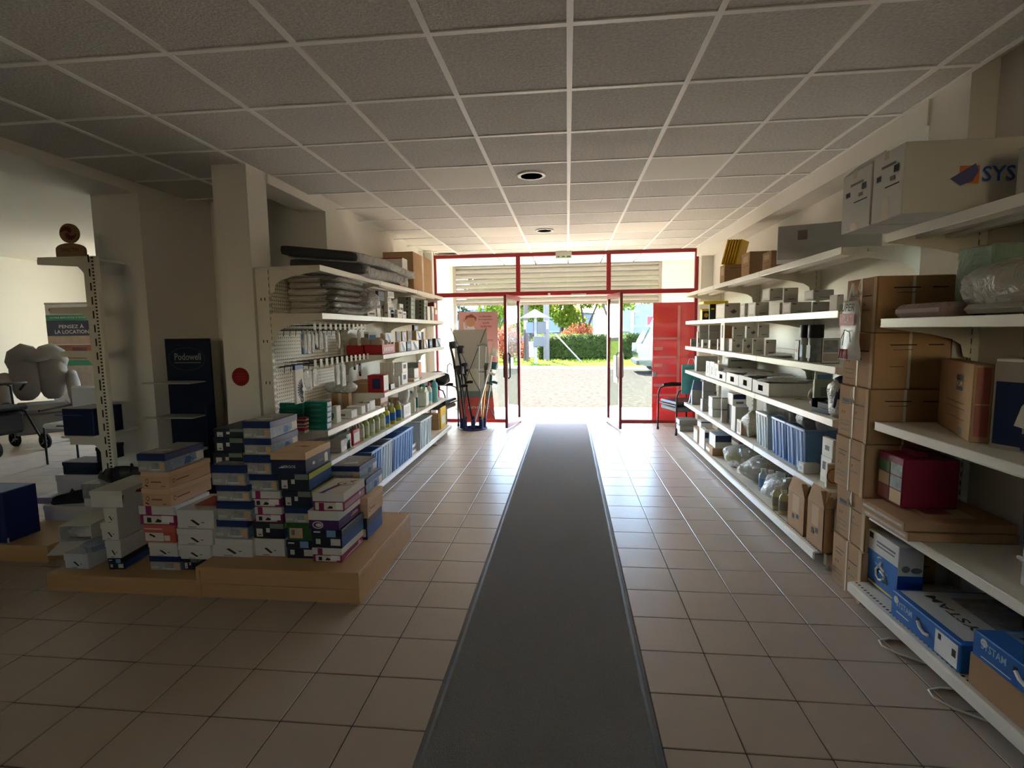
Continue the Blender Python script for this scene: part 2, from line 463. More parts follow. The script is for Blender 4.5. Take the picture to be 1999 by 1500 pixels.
# exit sign and sensors
ex = thing('exit_sign', 'small white emergency exit sign box above the shop door', 'sign', (-.06, 8.66, 2.70))
MB().box(-.13, .13, 0, .05, 0, .115, M_wbox, b=.006).build('housing', ex)
k = MB().box(-.12, .12, -.002, 0, .008, .045, mat('pale_green_panel', (196, 226, 190), .5, noise=0))
for a, b in ((-.1, -.07), (-.03, .02), (.05, .11)): k.box(a, b, -.003, -.002, .016, .036, mat('exit_green', (84, 120, 84), .5, noise=0))
k.build('green_panel', ex)
sn = thing('door_closer', 'white door sensor bar on the red transom above the doors', 'sensor', (.18, 8.68, 2.13))
MB().box(-.12, .12, -.01, .04, -.03, .0, M_wbox, b=.004).build('housing', sn)
MB().box(-.5, -.46, -.01, .04, -.03, .02, M_wbox, b=.004).build('motion_eye', sn)
# roller shutter, half lowered
sh = thing('roller_shutter', 'half lowered galvanised roller shutter behind the red shopfront', 'shutter', (-.23, 10.1, 2.05))
M_galv = mat('galvanised_slats', (150, 149, 145), .5, .35, noise=.15, scale=6, stretch=(1, 20, 20))
z = 2.07
while z < 2.78:
    prof = [(0, z), (-.012, z + .012), (-.022, z + .04), (-.016, z + .075), (0, z + .09), (.01, z + .09), (.01, z)]
    MB().prism([(10.1 + a, b) for a, b in prof], -2.2, 1.74, M_galv, axis='x').build('slat', sh, world=True)
    z += .094
MB().box(-2.2, 1.74, 10.085, 10.115, 2.03, 2.072, mat('shutter_bottom_bar', (150, 146, 136), .5, .4)).build('bottom_bar', sh, world=True)
for x in (-2.2, 1.68): MB().box(x, x + .06, 10.07, 10.13, 0, 2.8, M_galv).build('guide_rail', sh, world=True)

# ceiling downlights
for n, (x, y, lab) in enumerate(((-.29, 4.42, 'round chrome downlight in the ceiling nearest the camera'), (-.29, 6.82, 'small round downlight in the ceiling close to the shop door'))):
    dl = thing('downlight', lab, 'light', (x, y, CEIL), 0, 'ceiling downlights')
    MB().lathe([(.115, -.012), (.12, -.003), (.095, -.002), (.09, -.012)], M_grid, 24).build('ring', dl, 40)
    MB().lathe([(.09, -.010), (.088, -.006), (.07, -.004), (.02, -.003)], M_chrome, 24).build('reflector', dl, 40)
    MB().lathe([(.03, -.012), (.03, -.005), (.02, -.003)], M_paper, 12).build('bulb', dl, 40)
# ================================================================ OUTSIDE
M_asph = mat('sunlit_tarmac', (42, 40, 36), 1, noise=.7, scale=9, bump=.5, bscale=40, spec=0)
M_conc = mat('pale_concrete', (176, 170, 160), .9, noise=.08, scale=6)
M_leaf = mat('hedge_leaf', (50, 60, 22), .6, noise=.35, scale=9, spec=.1, leafy=.35)
M_leafl = mat('spring_leaf', (82, 94, 26), .6, noise=.3, scale=4, spec=.1, leafy=.4)
M_leafr = mat('red_leaf', (96, 44, 26), .6, noise=.35, scale=5, spec=.1, leafy=.35)
M_conif = mat('conifer_leaf', (40, 54, 44), .7, noise=.3, scale=3, spec=.1)
M_bark = mat('grey_bark', (66, 56, 48), .9, noise=.25, scale=6, bump=.5)
M_post = mat('weathered_concrete_pole', (84, 78, 72), .9, noise=.12, scale=3)
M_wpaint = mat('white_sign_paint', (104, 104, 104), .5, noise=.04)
struct('ground', MB().box(-60, 60, 10.08, 90, -.2, -.02, M_asph))
struct('trim_3', MB().box(-9, 6, 9.6, 10.5, -.19, -.012, M_conc))
kerb = MB()
struct('trim_4', MB().prism([(-30, 22.3), (-1.6, 21.4), (2, 20.6), (30, 20.2), (30, 20.45), (2, 20.85), (-1.6, 21.65), (-30, 22.55)], -.05, .07, M_conc))
lawn = struct('lawn', MB().prism([(-30, 22.5), (-1.6, 21.6), (2, 20.8), (30, 20.4), (60, 60), (-60, 60)], -.1, .03, mat('grass_soil', (56, 66, 26), 1, noise=.3, scale=2, spec=0)))
def leaves(mb, n, box_or_fn, size, m, seed=0, up=.3):
    rd = random.Random(seed)
    for _ in range(n):
        c = Vector(box_or_fn(rd))
        a = Vector((rd.gauss(0, 1), rd.gauss(0, 1), rd.gauss(0, 1) + up)).normalized(); b = a.orthogonal().normalized()
        b = (Matrix.Rotation(rd.uniform(0, 6.28), 3, a) @ b); t = a.cross(b); s = size * rd.uniform(.6, 1.3)
        mb.add([c - b * s, c + t * s * .45 + a * s * .12, c + b * s, c - t * s * .45 + a * s * .12], [(0, 1, 2, 3)], m)
    return mb
g = MB(); rd = random.Random(3)
for _ in range(5000):
    x = rd.uniform(-9, 9); y = rd.uniform(21.7, 27.3)
    if y < 21.35 - .25 * x: continue
    h = rd.uniform(.05, .14); a = rd.uniform(0, 3.14); dx, dy = .03 * math.cos(a), .03 * math.sin(a); l = rd.uniform(-.05, .05)
    g.add([(x - dx, y - dy, .02), (x + dx, y + dy, .02), (x + l, y + l, h)], [(0, 1, 2)], M_leafl)
o = g.build('grass_blades', lawn); o['kind'] = 'stuff'
# clipped hedge
hd = thing('hedge', 'long clipped green hedge across the road from the shop door', 'hedge', (3, 27.5, .03))
MB().box(-1.3, 11, 26.9, 28.2, .03, 1.18, M_leaf, b=.12).build('inner_growth', hd, world=True)
def hb(rd):
    f = rd.random()
    x = rd.uniform(-1.5, 11.1)
    if f < .62: return (x, 26.85 + rd.uniform(-.08, .1), rd.uniform(.05, 1.25))
    if f < .92: return (x, rd.uniform(26.8, 28.2), 1.22 + rd.uniform(-.1, .09))
    return (-1.4 + rd.uniform(-.1, .15), rd.uniform(26.8, 28.2), rd.uniform(.05, 1.25))
o = leaves(MB(), 9000, hb, .075, M_leaf, 1).build('foliage', hd, world=True); o['kind'] = 'stuff'
def tree(label, x, y, trunk, h, rad, m, n, seed, size=.16, crown=None, group='trees across the road'):
    t = thing('tree', label, 'tree', (x, y, 0), 0, group)
    rd = random.Random(seed); mb = MB()
    mb.tube([(0, 0, 0), (rd.uniform(-.1, .1), 0, trunk * .5), (rd.uniform(-.2, .2), 0, trunk)], [h * .03, h * .024, h * .02], M_bark, 8)
    for k in range(5):
        a = 6.28 * k / 5 + seed; mb.tube([(0, 0, trunk * .8), (math.cos(a) * rad * .35, math.sin(a) * rad * .35, trunk + (h - trunk) * .3), (math.cos(a) * rad * .75, math.sin(a) * rad * .75, trunk + (h - trunk) * .6)], [h * .012, h * .009, h * .003], M_bark, 6)
    mb.build('trunk', t, 60)
    cz = (trunk + h) / 2; hz = (h - trunk) / 2
    cl = [(rd.gauss(0, .45) * rad, rd.gauss(0, .45) * rad, cz + rd.gauss(0, .45) * hz, rd.uniform(.3, .55)) for _ in range(14)]
    def fn(rd):
        c = rd.choice(cl); r = rad * c[3]
        d = Vector((rd.gauss(0, 1), rd.gauss(0, 1), rd.gauss(0, 1))).normalized() * r * rd.uniform(.55, 1)
        return (c[0] + d.x, c[1] + d.y, c[2] + d.z)
    o = leaves(MB(), n, fn, size, m, seed).build('crown', t); o['kind'] = 'stuff'
    return t
tree('bright green tree with a thick forked trunk behind the right half of the hedge', 2.5, 31, 2.2, 6.5, 2.3, M_leafl, 7000, 5)
tree('light green young tree with thin stem behind the middle of the hedge', -.5, 37.5, 2.2, 6.6, 2.2, M_leafl, 6000, 6)
tree('light green tree behind the white signpost roof', -3.6, 40, 2.4, 7.2, 2.4, M_leafl, 6000, 7)
tree('pale green tree overhanging the far trailer on the right', 8.0, 37.5, 2.6, 8, 2.6, M_leafl, 6000, 8)
tree('dark blue-green conifer against the sky seen above the pink poster', -8.6, 55, 2, 10.5, 2.6, M_conif, 2200, 9, .3)
tree('yellow-green tree beside the conifer, left of the open left door', -6.4, 48, 1.6, 6.4, 2.4, M_leafl, 1800, 10, .22)
def shrub(label, x, y, r, m, n, seed):
    t = thing('shrub', label, 'shrub', (x, y, 0), 0, 'shrubs around the hedge')
    MB().tube([(0, 0, 0), (.03, 0, r[2] * .5), (0, .05, r[2])], [.05, .04, .02], M_bark, 6).build('stem', t)
    def fn(rd):
        d = Vector((rd.gauss(0, 1), rd.gauss(0, 1), rd.gauss(0, 1))).normalized() * rd.uniform(.5, 1)
        return (d.x * r[0], d.y * r[1], r[2] + d.z * r[2] * .97)
    o = leaves(MB(), n, fn, .08, m, seed).build('foliage', t); o['kind'] = 'stuff'
tree('yellow-green bushy tree filling the gap behind the left end of the hedge', -2.2, 33, 1.2, 5.2, 2.0, M_leafl, 5000, 31, .15)
tree('leafy light green tree behind the orange-red shrub', 1.2, 36, 1.6, 6.6, 2.6, M_leafl, 6000, 32, .18)
shrub('rounded orange-red shrub rising behind the hedge', .6, 29.6, (1.1, .8, .98), M_leafr, 1500, 21)
shrub('low yellow-green shrub behind the left end of the hedge', -1.3, 29.8, (.9, .7, .72), M_leafl, 1200, 22)
shrub('red-leaved shrub standing left of the white signpost', -2.9, 25.5, (.75, .7, .95), M_leafr, 1500, 23)
shrub('small reddish-green bush at the near left corner of the hedge', -2.15, 26.9, (.4, .4, .5), M_leafr, 500, 24)
# roofed signpost
sp = thing('signpost', 'white post with a small pitched roof and grey letter boxes on the grass', 'signpost', (-1.42, 23.5, .03))
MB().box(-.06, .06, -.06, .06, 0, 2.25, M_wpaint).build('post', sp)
k = MB()
for s in (-1, 1): k.add([(0, -.45, 2.44), (0, .45, 2.44), (s * .62, .5, 2.08), (s * .62, -.5, 2.08), (0, -.45, 2.40), (0, .45, 2.40), (s * .62, .5, 2.03), (s * .62, -.5, 2.03)], [(0, 1, 2, 3), (7, 6, 5, 4), (0, 3, 7, 4), (3, 2, 6, 7), (1, 5, 6, 2)], M_wpaint)
k.add([(-.58, -.42, 2.06), (.58, -.42, 2.06), (0, -.42, 2.4)], [(0, 1, 2)], M_wpaint)
k.build('roof', sp)
for x0, x1, z0, z1, c, nm in ((-.42, -.08, 1.38, 1.88, (54, 64, 82), 'blue'), (.07, .48, 1.36, 1.9, (44, 46, 48), 'grey'), (-.1, .42, .78, 1.22, (50, 52, 54), 'grey low')):
    MB().box(x0, x1, -.2, .12, z0, z1, mat('letter_box_' + nm, c, .5), b=.02).build('letter_box', sp)
MB().box(-.3, -.06, -.1, .1, .28, 1.0, M_wpaint, b=.02).build('lower_box', sp)
lp = thing('leaning_plank', 'long white plank leaning on the hedge right of the signpost', 'plank', (.3, 25.2, .03))
MB().tube([(.35, -.6, .0), (-.9, 1.45, 1.3)], .04, M_wpaint, 4).build('plank', lp)
for x, y, r, h, m, lab in ((-1.05, 26.3, .16, 7, M_post, 'grey concrete utility pole rising behind the roofed signpost'), (-2.05, 26.0, .13, 5.5, M_bark, 'brown wooden pole left of the roofed signpost')):
    t = thing('utility_pole', lab, 'pole', (x, y, 0))
    MB().tube([(0, 0, 0), (0, 0, h)], [r, r * .8], m, 10).build('shaft', t, 50)
    MB().box(-r * .7, r * .7, -r * 1.1, -r, 1.6, 2.0, M_alu).build('number_plate', t)
# parked van, seen past the red panel
M_van = mat('dark_green_car_paint', (34, 48, 46), .25, .3, noise=.03, coat=.6)
M_vglass = mat('car_window', (60, 78, 88), .08, noise=0, spec=.8)
van = thing('parked_van', 'dark green people carrier parked by the grass, half hidden by the red panel', 'car', (4.6, 19.2, -.02))
pr = [(-2.15, .35), (-2.2, .75), (-2.05, 1.05), (-1.75, 1.62), (-1.35, 1.86), (.4, 1.9), (1.0, 1.75), (1.6, 1.15), (2.15, .95), (2.2, .4), (1.7, .28), (-1.9, .28)]
MB().prism(pr, -.85, .85, M_van, axis='y').build('body', van, 25)
k = MB()
for y in (-.86, .86):
    for a in (((-1.85, 1.1), (-1.55, 1.6), (-.95, 1.7), (-.95, 1.1)), ((-.87, 1.1), (-.87, 1.71), (.2, 1.72), (.2, 1.1)), ((.28, 1.1), (.28, 1.72), (.75, 1.66), (1.25, 1.15))):
        k.prism(a, y - .006, y + .006, M_vglass, axis='y')
k.quad((-2.07, -.7, 1.08), (-2.07, .7, 1.08), (-1.80, .62, 1.6), (-1.80, -.62, 1.6), M_vglass)
k.build('windows', van)
for x in (-1.4, 1.4):
    for y in (-.8, .8):
        w = MB(); T = Matrix.Translation((x, y, .32)) @ Matrix.Rotation(PI / 2, 4, 'X')
        w.lathe([(.2, -.1), (.32, -.09), (.32, .09), (.2, .1)], M_black, 20, T=T); ob = w.build('wheel', van, 40)
        MB().lathe([(.19, -.105), (.19, .105)], M_alu, 12, T=T).build('hubcap', ob)
k = MB(); 
for y in (-.7, .7): k.box(-2.2, -2.05, y - .1, y + .1, .75, 1.05, mat('lamp_glass', (150, 156, 160), .15))
o = k.build('lamps', van); o['kind'] = 'stuff'
MB().box(-2.24, -2.0, -.8, .8, .32, .5, M_black, b=.03).build('bumper', van)
# white trailer with red lettering, pale building, distant cars
tr = thing('box_trailer', 'white box trailer with red ARD lettering beyond the hedge', 'trailer', (5.3, 33.0, 0))
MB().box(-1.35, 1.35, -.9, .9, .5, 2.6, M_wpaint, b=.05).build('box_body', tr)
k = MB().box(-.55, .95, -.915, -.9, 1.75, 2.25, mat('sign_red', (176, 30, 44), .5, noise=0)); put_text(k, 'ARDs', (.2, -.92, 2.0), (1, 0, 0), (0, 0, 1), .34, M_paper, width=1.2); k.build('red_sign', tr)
k = MB(); [k.box(-.45 + .22 * q, -.3 + .22 * q, -.906, -.9, 1.48, 1.6, M_ink) for q in range(6)]; k.box(.1, .4, -.906, -.9, 1.05, 1.2, M_ink); k.build('small_lettering', tr)['kind'] = 'stuff'
for x in (-.8, .8): MB().lathe([(.18, -.08), (.3, -.07), (.3, .07), (.18, .08)], M_black, 14, T=Matrix.Translation((x, -.8, .3)) @ Matrix.Rotation(PI / 2, 4, 'X')).build('wheel', tr, 40)
bd = thing('far_building', 'pale flat-roofed building with dark windows far to the right', 'building', (11, 52, 0))
MB().box(-6, 9, 0, 10, 0, 6.4, mat('pale_render', (120, 114, 102), .9, noise=.03)).build('wall', bd)
MB().box(-6.2, 9.2, -.3, 10, 6.4, 6.8, mat('roof_edge', (110, 110, 112), .7)).build('roof', bd)
for i in range(6):
    w = MB().box(-5.2 + 2.4 * i, -3.6 + 2.4 * i, -.04, .0, 3.9, 5.4, mat('window_frame_grey', (150, 150, 150), .5)).build('window', bd)
    MB().box(-5.1 + 2.4 * i, -3.7 + 2.4 * i, -.05, -.04, 4.0, 5.3, M_vglass).build('pane', w)
bl = thing('far_shed', 'pale blue warehouse far behind the trees on the left', 'building', (-9, 62, 0))
MB().box(-9, 12, 0, 8, 0, 3.4, mat('pale_blue_cladding', (96, 104, 112), .7, noise=.04)).build('wall', bl)
MB().prism([(-9.4, 3.4), (12.4, 3.4), (1.5, 4.4)], -.3, 8.3, mat('shed_roof', (80, 84, 90), .7), axis='y').build('roof', bl)
def small_car(label, x, y, c):
    t = thing('distant_car', label, 'car', (x, y, 0), 0, 'cars parked far across the road')
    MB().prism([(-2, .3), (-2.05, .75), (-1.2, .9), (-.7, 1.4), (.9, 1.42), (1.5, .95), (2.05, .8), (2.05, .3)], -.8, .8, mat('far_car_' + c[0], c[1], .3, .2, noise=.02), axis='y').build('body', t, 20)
    MB().prism([(-1.05, .92), (-.65, 1.34), (.85, 1.36), (1.3, .95)], -.81, .81, M_vglass, axis='y').build('windows', t)
    for q in (-1.3, 1.3): MB().lathe([(.2, -.85), (.31, -.84), (.31, .84), (.2, .85)], M_black, 12, T=Matrix.Translation((q, 0, .31)) @ Matrix.Rotation(PI / 2, 4, 'X')).build('wheel', t, 40)
small_car('silver car parked far behind the signpost', -1.2, 44, ('silver', (96, 102, 108)))
small_car('dark blue car parked far off left of the left door', -6.2, 42, ('blue', (36, 46, 62)))
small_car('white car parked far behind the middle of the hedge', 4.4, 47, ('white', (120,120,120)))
# ================================================================ SHELVING
def pegmat():
    m = mat('peg_panel', (232, 224, 205), .5, noise=.02)
    n = m.node_tree.nodes; l = m.node_tree.links; b = n['Principled BSDF']
    tc = n.new('ShaderNodeTexCoord'); v = n.new('ShaderNodeVectorMath'); v.operation = 'SCALE'; v.inputs[3].default_value = 34
    fr_ = n.new('ShaderNodeVectorMath'); fr_.operation = 'FRACTION'; su = n.new('ShaderNodeVectorMath'); su.operation = 'SUBTRACT'; su.inputs[1].default_value = (.5, .5, .5)
    mu = n.new('ShaderNodeVectorMath'); mu.operation = 'MULTIPLY'; mu.inputs[1].default_value = (0, 1, 1)
    le = n.new('ShaderNodeVectorMath'); le.operation = 'LENGTH'; lt = n.new('ShaderNodeMath'); lt.operation = 'LESS_THAN'; lt.inputs[1].default_value = .2
    l.new(tc.outputs['Object'], v.inputs[0]); l.new(v.outputs[0], fr_.inputs[0]); l.new(fr_.outputs[0], su.inputs[0]); l.new(su.outputs[0], mu.inputs[0]); l.new(mu.outputs[0], le.inputs[0]); l.new(le.outputs['Value'], lt.inputs[0])
    x = n.new('ShaderNodeMix'); x.data_type = 'RGBA'; x.inputs[7].default_value = lin((70, 60, 50)) + (1,)
    src = b.inputs[0].links[0].from_socket
    l.new(lt.outputs[0], x.inputs[0]); l.new(src, x.inputs[6]); l.new(x.outputs[2], b.inputs[0])
    return m
M_peg = pegmat()
def gondola(label, side, xb, ups, shelves, base, zt, pegbays=(), group='shop shelving runs', nfoot=True):
    """side +1: stands against the right wall and faces -X; shelves: (z, front x, bay index list)"""
    g = thing('shelving_run', label, 'shelving', (xb, (ups[0] + ups[-1]) / 2, 0), 0, group)
    s = -side                       # direction of the aisle
    for y in ups:
        k = MB(); x0, x1 = sorted((xb - s * .07, xb + s * .03)); k.box(x0, x1, y - .02, y + .02, .02, zt, M_shelf, b=.003)
        u = k.build('upright', g, world=True)
        k = MB(); z = .3
        while z < zt - .04:
            k.box(*sorted((xb + s * .03, xb + s * .0305)), y - .013, y - .007, z, z + .028, M_dark); k.box(*sorted((xb + s * .03, xb + s * .0305)), y + .007, y + .013, z, z + .028, M_dark)
            z += .05
        if y == ups[0]:
            z = .2
            while z < zt - .1:
                for q in (-.035, -.005): k.box(*sorted((xb + s * q, xb + s * (q + .008))), y - .0205, y - .02, z, z + .022, M_dark)
                z += .32
        k.build('slots', u, world=True)
    for i in range(len(ups) - 1):
        z = .14
        while z < zt - .02:
            z1 = min(z + .4, zt - .01)
            MB().box(*sorted((xb - s * .012, xb)), ups[i] + .021, ups[i + 1] - .021, z, z1 - .003, M_peg if i in pegbays else M_shelf, b=.001).build('back_panel', g, world=True)
            z = z1
    for z, xf, bays in shelves:
        for i in bays:
            y0, y1 = ups[i] + .004, ups[i + 1] - .004
            k = MB(); x0, x1 = sorted((xb + s * .032, xf))
            k.box(x0, x1, y0, y1, z - .006, z, M_shelf)
            k.box(*sorted((xf - s * .004, xf)), y0, y1, z - .042, z, M_shelf)
            for q in (.3, .6): k.box(*sorted((xb + (xf - xb) * q, xb + (xf - xb) * q + s * .05)), y0, y1, z - .03, z - .006, M_shelf)
            sh_ = k.build('shelf', g, world=True)
            k = MB().box(*sorted((xf, xf + s * .007)), y0, y1, z - .044, z + .002, M_rail, b=.002); k.box(*sorted((xf + s * .007, xf + s * .009)), y0, y1, z - .041, z - .037, M_rail); k.box(*sorted((xf + s * .007, xf + s * .009)), y0, y1, z - .004, z, M_rail)
            k.build('price_rail', sh_, world=True)
            d = abs(xf - xb)
            pts = [(0, 0), (d - .01, 0), (d - .005, -.04), (d - .05, -.045), (d * .45, -.075), (.1, -.10), (.05, -.13), (.035, -.19), (0, -.2)]
            for yy in (y0 + .002, y1 - .004):
                MB().prism([(xb + s * (.03 + a * (d - .03) / d), z - .007 + b) for a, b in pts], yy, yy + .002, M_shelf, axis='y').build('bracket', sh_, world=True)
    bz, bx = base
    for i in range(len(ups) - 1):
        y0, y1 = ups[i] + .003, ups[i + 1] - .003
        k = MB(); k.box(*sorted((xb + s * .03, bx)), y0, y1, bz - .012, bz, M_shelf)
        k.prism([(bx - s * .0, bz), (bx + s * .012, bz - .006), (bx + s * .012, bz - .05), (bx, bz - .055)], y0, y1, M_rail, axis='y')
        b_ = k.build('base_deck', g, world=True)
        k = MB(); n = int((y1 - y0) / .028)
        for q in range(n): k.box(*sorted((bx - s * .035, bx - s * .022)), y0 + .01 + q * .028, y0 + .02 + q * .028, bz, bz + .0006, M_dark)
        k.build('divider_slots', b_, world=True)
    for y in ups:
        k = MB(); k.box(*sorted((xb, bx - s * .06)), y - .016, y + .016, bz - .085 if bz > .1 else .03, bz - .012, M_shelf, b=.003)
        xx = bx - s * .09
        k.tube([(xx, y, .0), (xx, y, .012)], .022, M_chrome, 10); k.tube([(xx, y, .012), (xx, y, bz - .03)], .008, M_chrome, 8)
        k.build('foot', g, world=True)
    return g
XBL, XBR = -2.29, 2.13
LU = [3.83, 5.12, 6.44, 7.78]; RU = [3.40, 4.77, 6.18, 7.56]; NU = [1.6, 2.95]
ZL = dict(l1=2.06, l2=1.70, l3=1.32, l4=.93, l4b=.79, l5=.54, l6=.12)
ZR = dict(s1=2.025, s2=1.645, s3=1.30, s4=.97, s5=.51, s6=.12)
ZN = dict(n1=2.02, n2=1.585, n3=1.04, n4=.545, n5=.145)
gl = gondola('cream metal shelving run along the left wall with a pegboard bay', -1, XBL, LU, [(ZL['l1'], -1.86, (0, 1, 2)), (ZL['l2'], -1.86, (0, 1, 2)), (ZL['l3'], -1.86, (1, 2)), (ZL['l4'], -1.86, (1, 2)), (ZL['l4b'], -1.86, (0,)), (ZL['l5'], -1.86, (0, 1, 2))], (ZL['l6'], -1.78), 2.05, (0,))
gr = gondola('cream metal shelving run along the right wall near the shop door', 1, XBR, RU, [(z, 1.645, (0, 1, 2)) for k_, z in ZR.items() if k_ != 's6'], (ZR['s6'], 1.57), 2.06)
gn = gondola('cream metal shelving bay nearest the camera on the right', 1, 2.10, NU, [(z, 1.637, (0,)) for k_, z in ZN.items() if k_ != 'n5'], (ZN['n5'], 1.55), 2.10)
# ================================================================ GOODS: helpers
def win(ox, oy, k): return lambda a, b, c, d: (ox + k * a, ox + k * b, ox + k * c, oy + k * d)
ZA, ZB = win(480, 470, .2001), win(500, 680, .2001)
ZC, ZD, ZE = win(1310, 460, .2), win(1310, 680, .1751), win(1310, 820, .2066)
ZF, ZG, ZH = win(1600, 250, .2733), win(1600, 600, .24), win(1600, 940, .2)
def face(a, b, h, f):
    """origin, right, up, normal and size of a face of a box with half sizes a, b and height h"""
    return {'C': ((-a, -b, 0), (1, 0, 0), (0, 0, 1), (0, -1, 0), 2 * a, h), 'P': ((a, -b, 0), (0, 1, 0), (0, 0, 1), (1, 0, 0), 2 * b, h),
            'N': ((-a, b, 0), (0, -1, 0), (0, 0, 1), (-1, 0, 0), 2 * b, h), 'T': ((-a, -b, h), (1, 0, 0), (0, 1, 0), (0, 0, 1), 2 * a, 2 * b)}[f]
def decal(mb, a, b, h, d, lift):
    o, r, u, n, W, Hh = face(a, b, h, d[0]); o, r, u, n = map(Vector, (o, r, u, n))
    if d[1] == 'text':
        _, _, cu_, cv, hh, st, m = d[:7]
        if len(d) > 7 and d[7]: r, u = u, -r
        put_text(mb, st, o + Vector(face(a, b, h, d[0])[1]) * cu_ * W + Vector(face(a, b, h, d[0])[2]) * cv * Hh + n * (lift + .0006), r, u, hh * Hh, m)
    elif d[1] == 'disc':
        _, _, cu_, cv, rr, m = d[:6]; k = 14; c = o + r * cu_ * W + u * cv * Hh + n * lift; e = d[6] if len(d) > 6 else 1
        mb.add([c + (r * math.cos(6.2832 * i / k) * e + u * math.sin(6.2832 * i / k)) * rr * Hh for i in range(k)], [tuple(range(k))], m)
    elif d[1] == 'poly':
        mb.add([o + r * p * W + u * q * Hh + n * lift for p, q in d[2]], [tuple(range(len(d[2])))], d[3])
    else:
        _, u0_, u1, v0, v1, m = d
        mb.quad(*[o + r * p * W + u * q * Hh + n * lift for p, q in ((u0_, v0), (u1, v0), (u1, v1), (u0_, v1))], m)
def marks(root, a, b, h, dec, name='label', off=(0, 0, 0)):
    """flat print, stickers and tape on a box"""
    if not dec: return
    k = MB()
    for i, d in enumerate(dec): decal(k, a, b, h, d, .0008 + .0003 * i)
    o = k.build(name, root); o.location = off
    if len(dec) > 1: o['kind'] = 'stuff'
    return o
def pbox(name, label, cat, group, sp, zb, m, dec=(), rz=0, bev=.003, part='label'):
    x0, x1, y0, y1, zt = sp
    a, b, h = (x1 - x0) / 2, (y1 - y0) / 2, max(.01, zt - zb)
    o = MB().box(-a, a, -b, b, 0, h, m, b=bev).build(name)
    o.location = ((x0 + x1) / 2, (y0 + y1) / 2, zb + .0005); o.rotation_euler = (0, 0, rz)
    tag(o, label, cat, group)
    marks(o, a, b, h, dec, part)
    return o
def lidbox(name, label, cat, group, c, a, b, h, rz, mb_, ml, lidh, dec=(), ldec=()):
    """box with a separate overlapping lid; c is the base centre"""
    o = MB().box(-a, a, -b, b, 0, h - .004, mb_, b=.002).build(name)
    o.location = c; o.rotation_euler = (0, 0, rz); tag(o, label, cat, group)
    MB().box(-a - .003, a + .003, -b - .003, b + .003, h - lidh, h, ml, b=.002).build('lid', o)
    marks(o, a, b, h, dec)
    if ldec:
        k = MB()
        for i, d in enumerate(ldec): decal(k, a + .003, b + .003, lidh if d[0] != 'T' else h, d, .0008 + .0003 * i)
        q = k.build('lid_print', o); 
        if len(ldec) > 1: q['kind'] = 'stuff'
        for v in q.data.vertices: pass
        if all(d[0] != 'T' for d in ldec): q.location = (0, 0, h - lidh)
    return o
def bottle(name, label, cat, group, c, r, h, m, mc, lab=None, hr=1.0, neck=.34, caph=.14):
    """moulded bottle: body, cap and printed band"""
    sx = r; t = thing(name, label, cat, c, 0, group)
    T = Matrix.Diagonal((1, hr, 1, 1))
    MB().lathe([(sx * .9, 0), (sx, .006), (sx, h * .66), (sx * .85, h * .76), (sx * neck, h * .84), (sx * neck, h * (1 - caph))], m, 14, T=T).build('body', t, 40)
    MB().lathe([(sx * neck * 1.25, h * (1 - caph)), (sx * neck * 1.25, h * .985), (sx * neck, h)], mc, 12, T=T).build('cap', t, 40)
    if lab: MB().lathe([(sx * 1.012, h * .18), (sx * 1.012, h * .58)], lab, 14, T=T).build('label', t, 40)
    return t
def sack(name, label, cat, group, c, r, m, seed, rz=0, amp=.14, extra=None, nu=16, nv=10):
    o = MB().blob((0, 0, r[2]), r, m, nu, nv, amp, seed, flat=.08).build(name, None, 60)
    o.location = c; o.rotation_euler = (0, 0, rz); tag(o, label, cat, group)
    if extra: extra(o)
    return o
# colours of goods
G = {}
for nm, c in dict(navy=(28, 38, 74), midblue=(44, 84, 140), teal=(20, 112, 92), grey=(150, 150, 146), dgrey=(88, 88, 88), greengrey=(122, 130, 118), cream=(222, 212, 190), red=(176, 32, 40), crimson=(128, 18, 48), orange=(222, 120, 40), yellow=(232, 204, 40),
                  lblue=(120, 160, 205), bright=(40, 110, 190), purple=(70, 30, 92), magenta=(140, 22, 84), lime=(172, 178, 70), black=(22, 22, 26), dgreen=(44, 92, 40), tan=(206, 172, 128), skin=(196, 150, 124), mauve=(150, 132, 126), palegreen=(176, 182, 150), amber=(236, 190, 40), salmon=(236, 120, 106), pink=(226, 172, 170), lgrey=(192, 190, 184), dkblue=(18, 30, 66), rust=(150, 74, 60)).items():
    G[nm] = mat('card_' + nm, c, .5, noise=.05, scale=12)
M_photo = mat('printed_photo', (150, 150, 146), .4, noise=.75, scale=26)
M_photob = mat('printed_photo_blue', (120, 140, 158), .4, noise=.8, scale=24)
M_bin = mat('blue_translucent_bin', (120, 160, 208), .3, noise=.02, spec=.5, trans=.25)
M_binw = mat('clear_plastic_bin', (214, 222, 218), .25, noise=.02, spec=.5, trans=.35)
M_clearp = mat('clear_bottle_plastic', (226, 226, 206), .15, noise=0, spec=.6, trans=.35)

# ================================================================ GOODS ON THE LEFT SHELVES
LX = -1.885
def L(name, label, cat, group, sp, zb, m, dec=(), X=LX, rz=0, bev=.003): return pbox(name, label, cat, group, span(*sp, X), zb, m, dec, rz, bev)
z = ZL['l1'] + .001
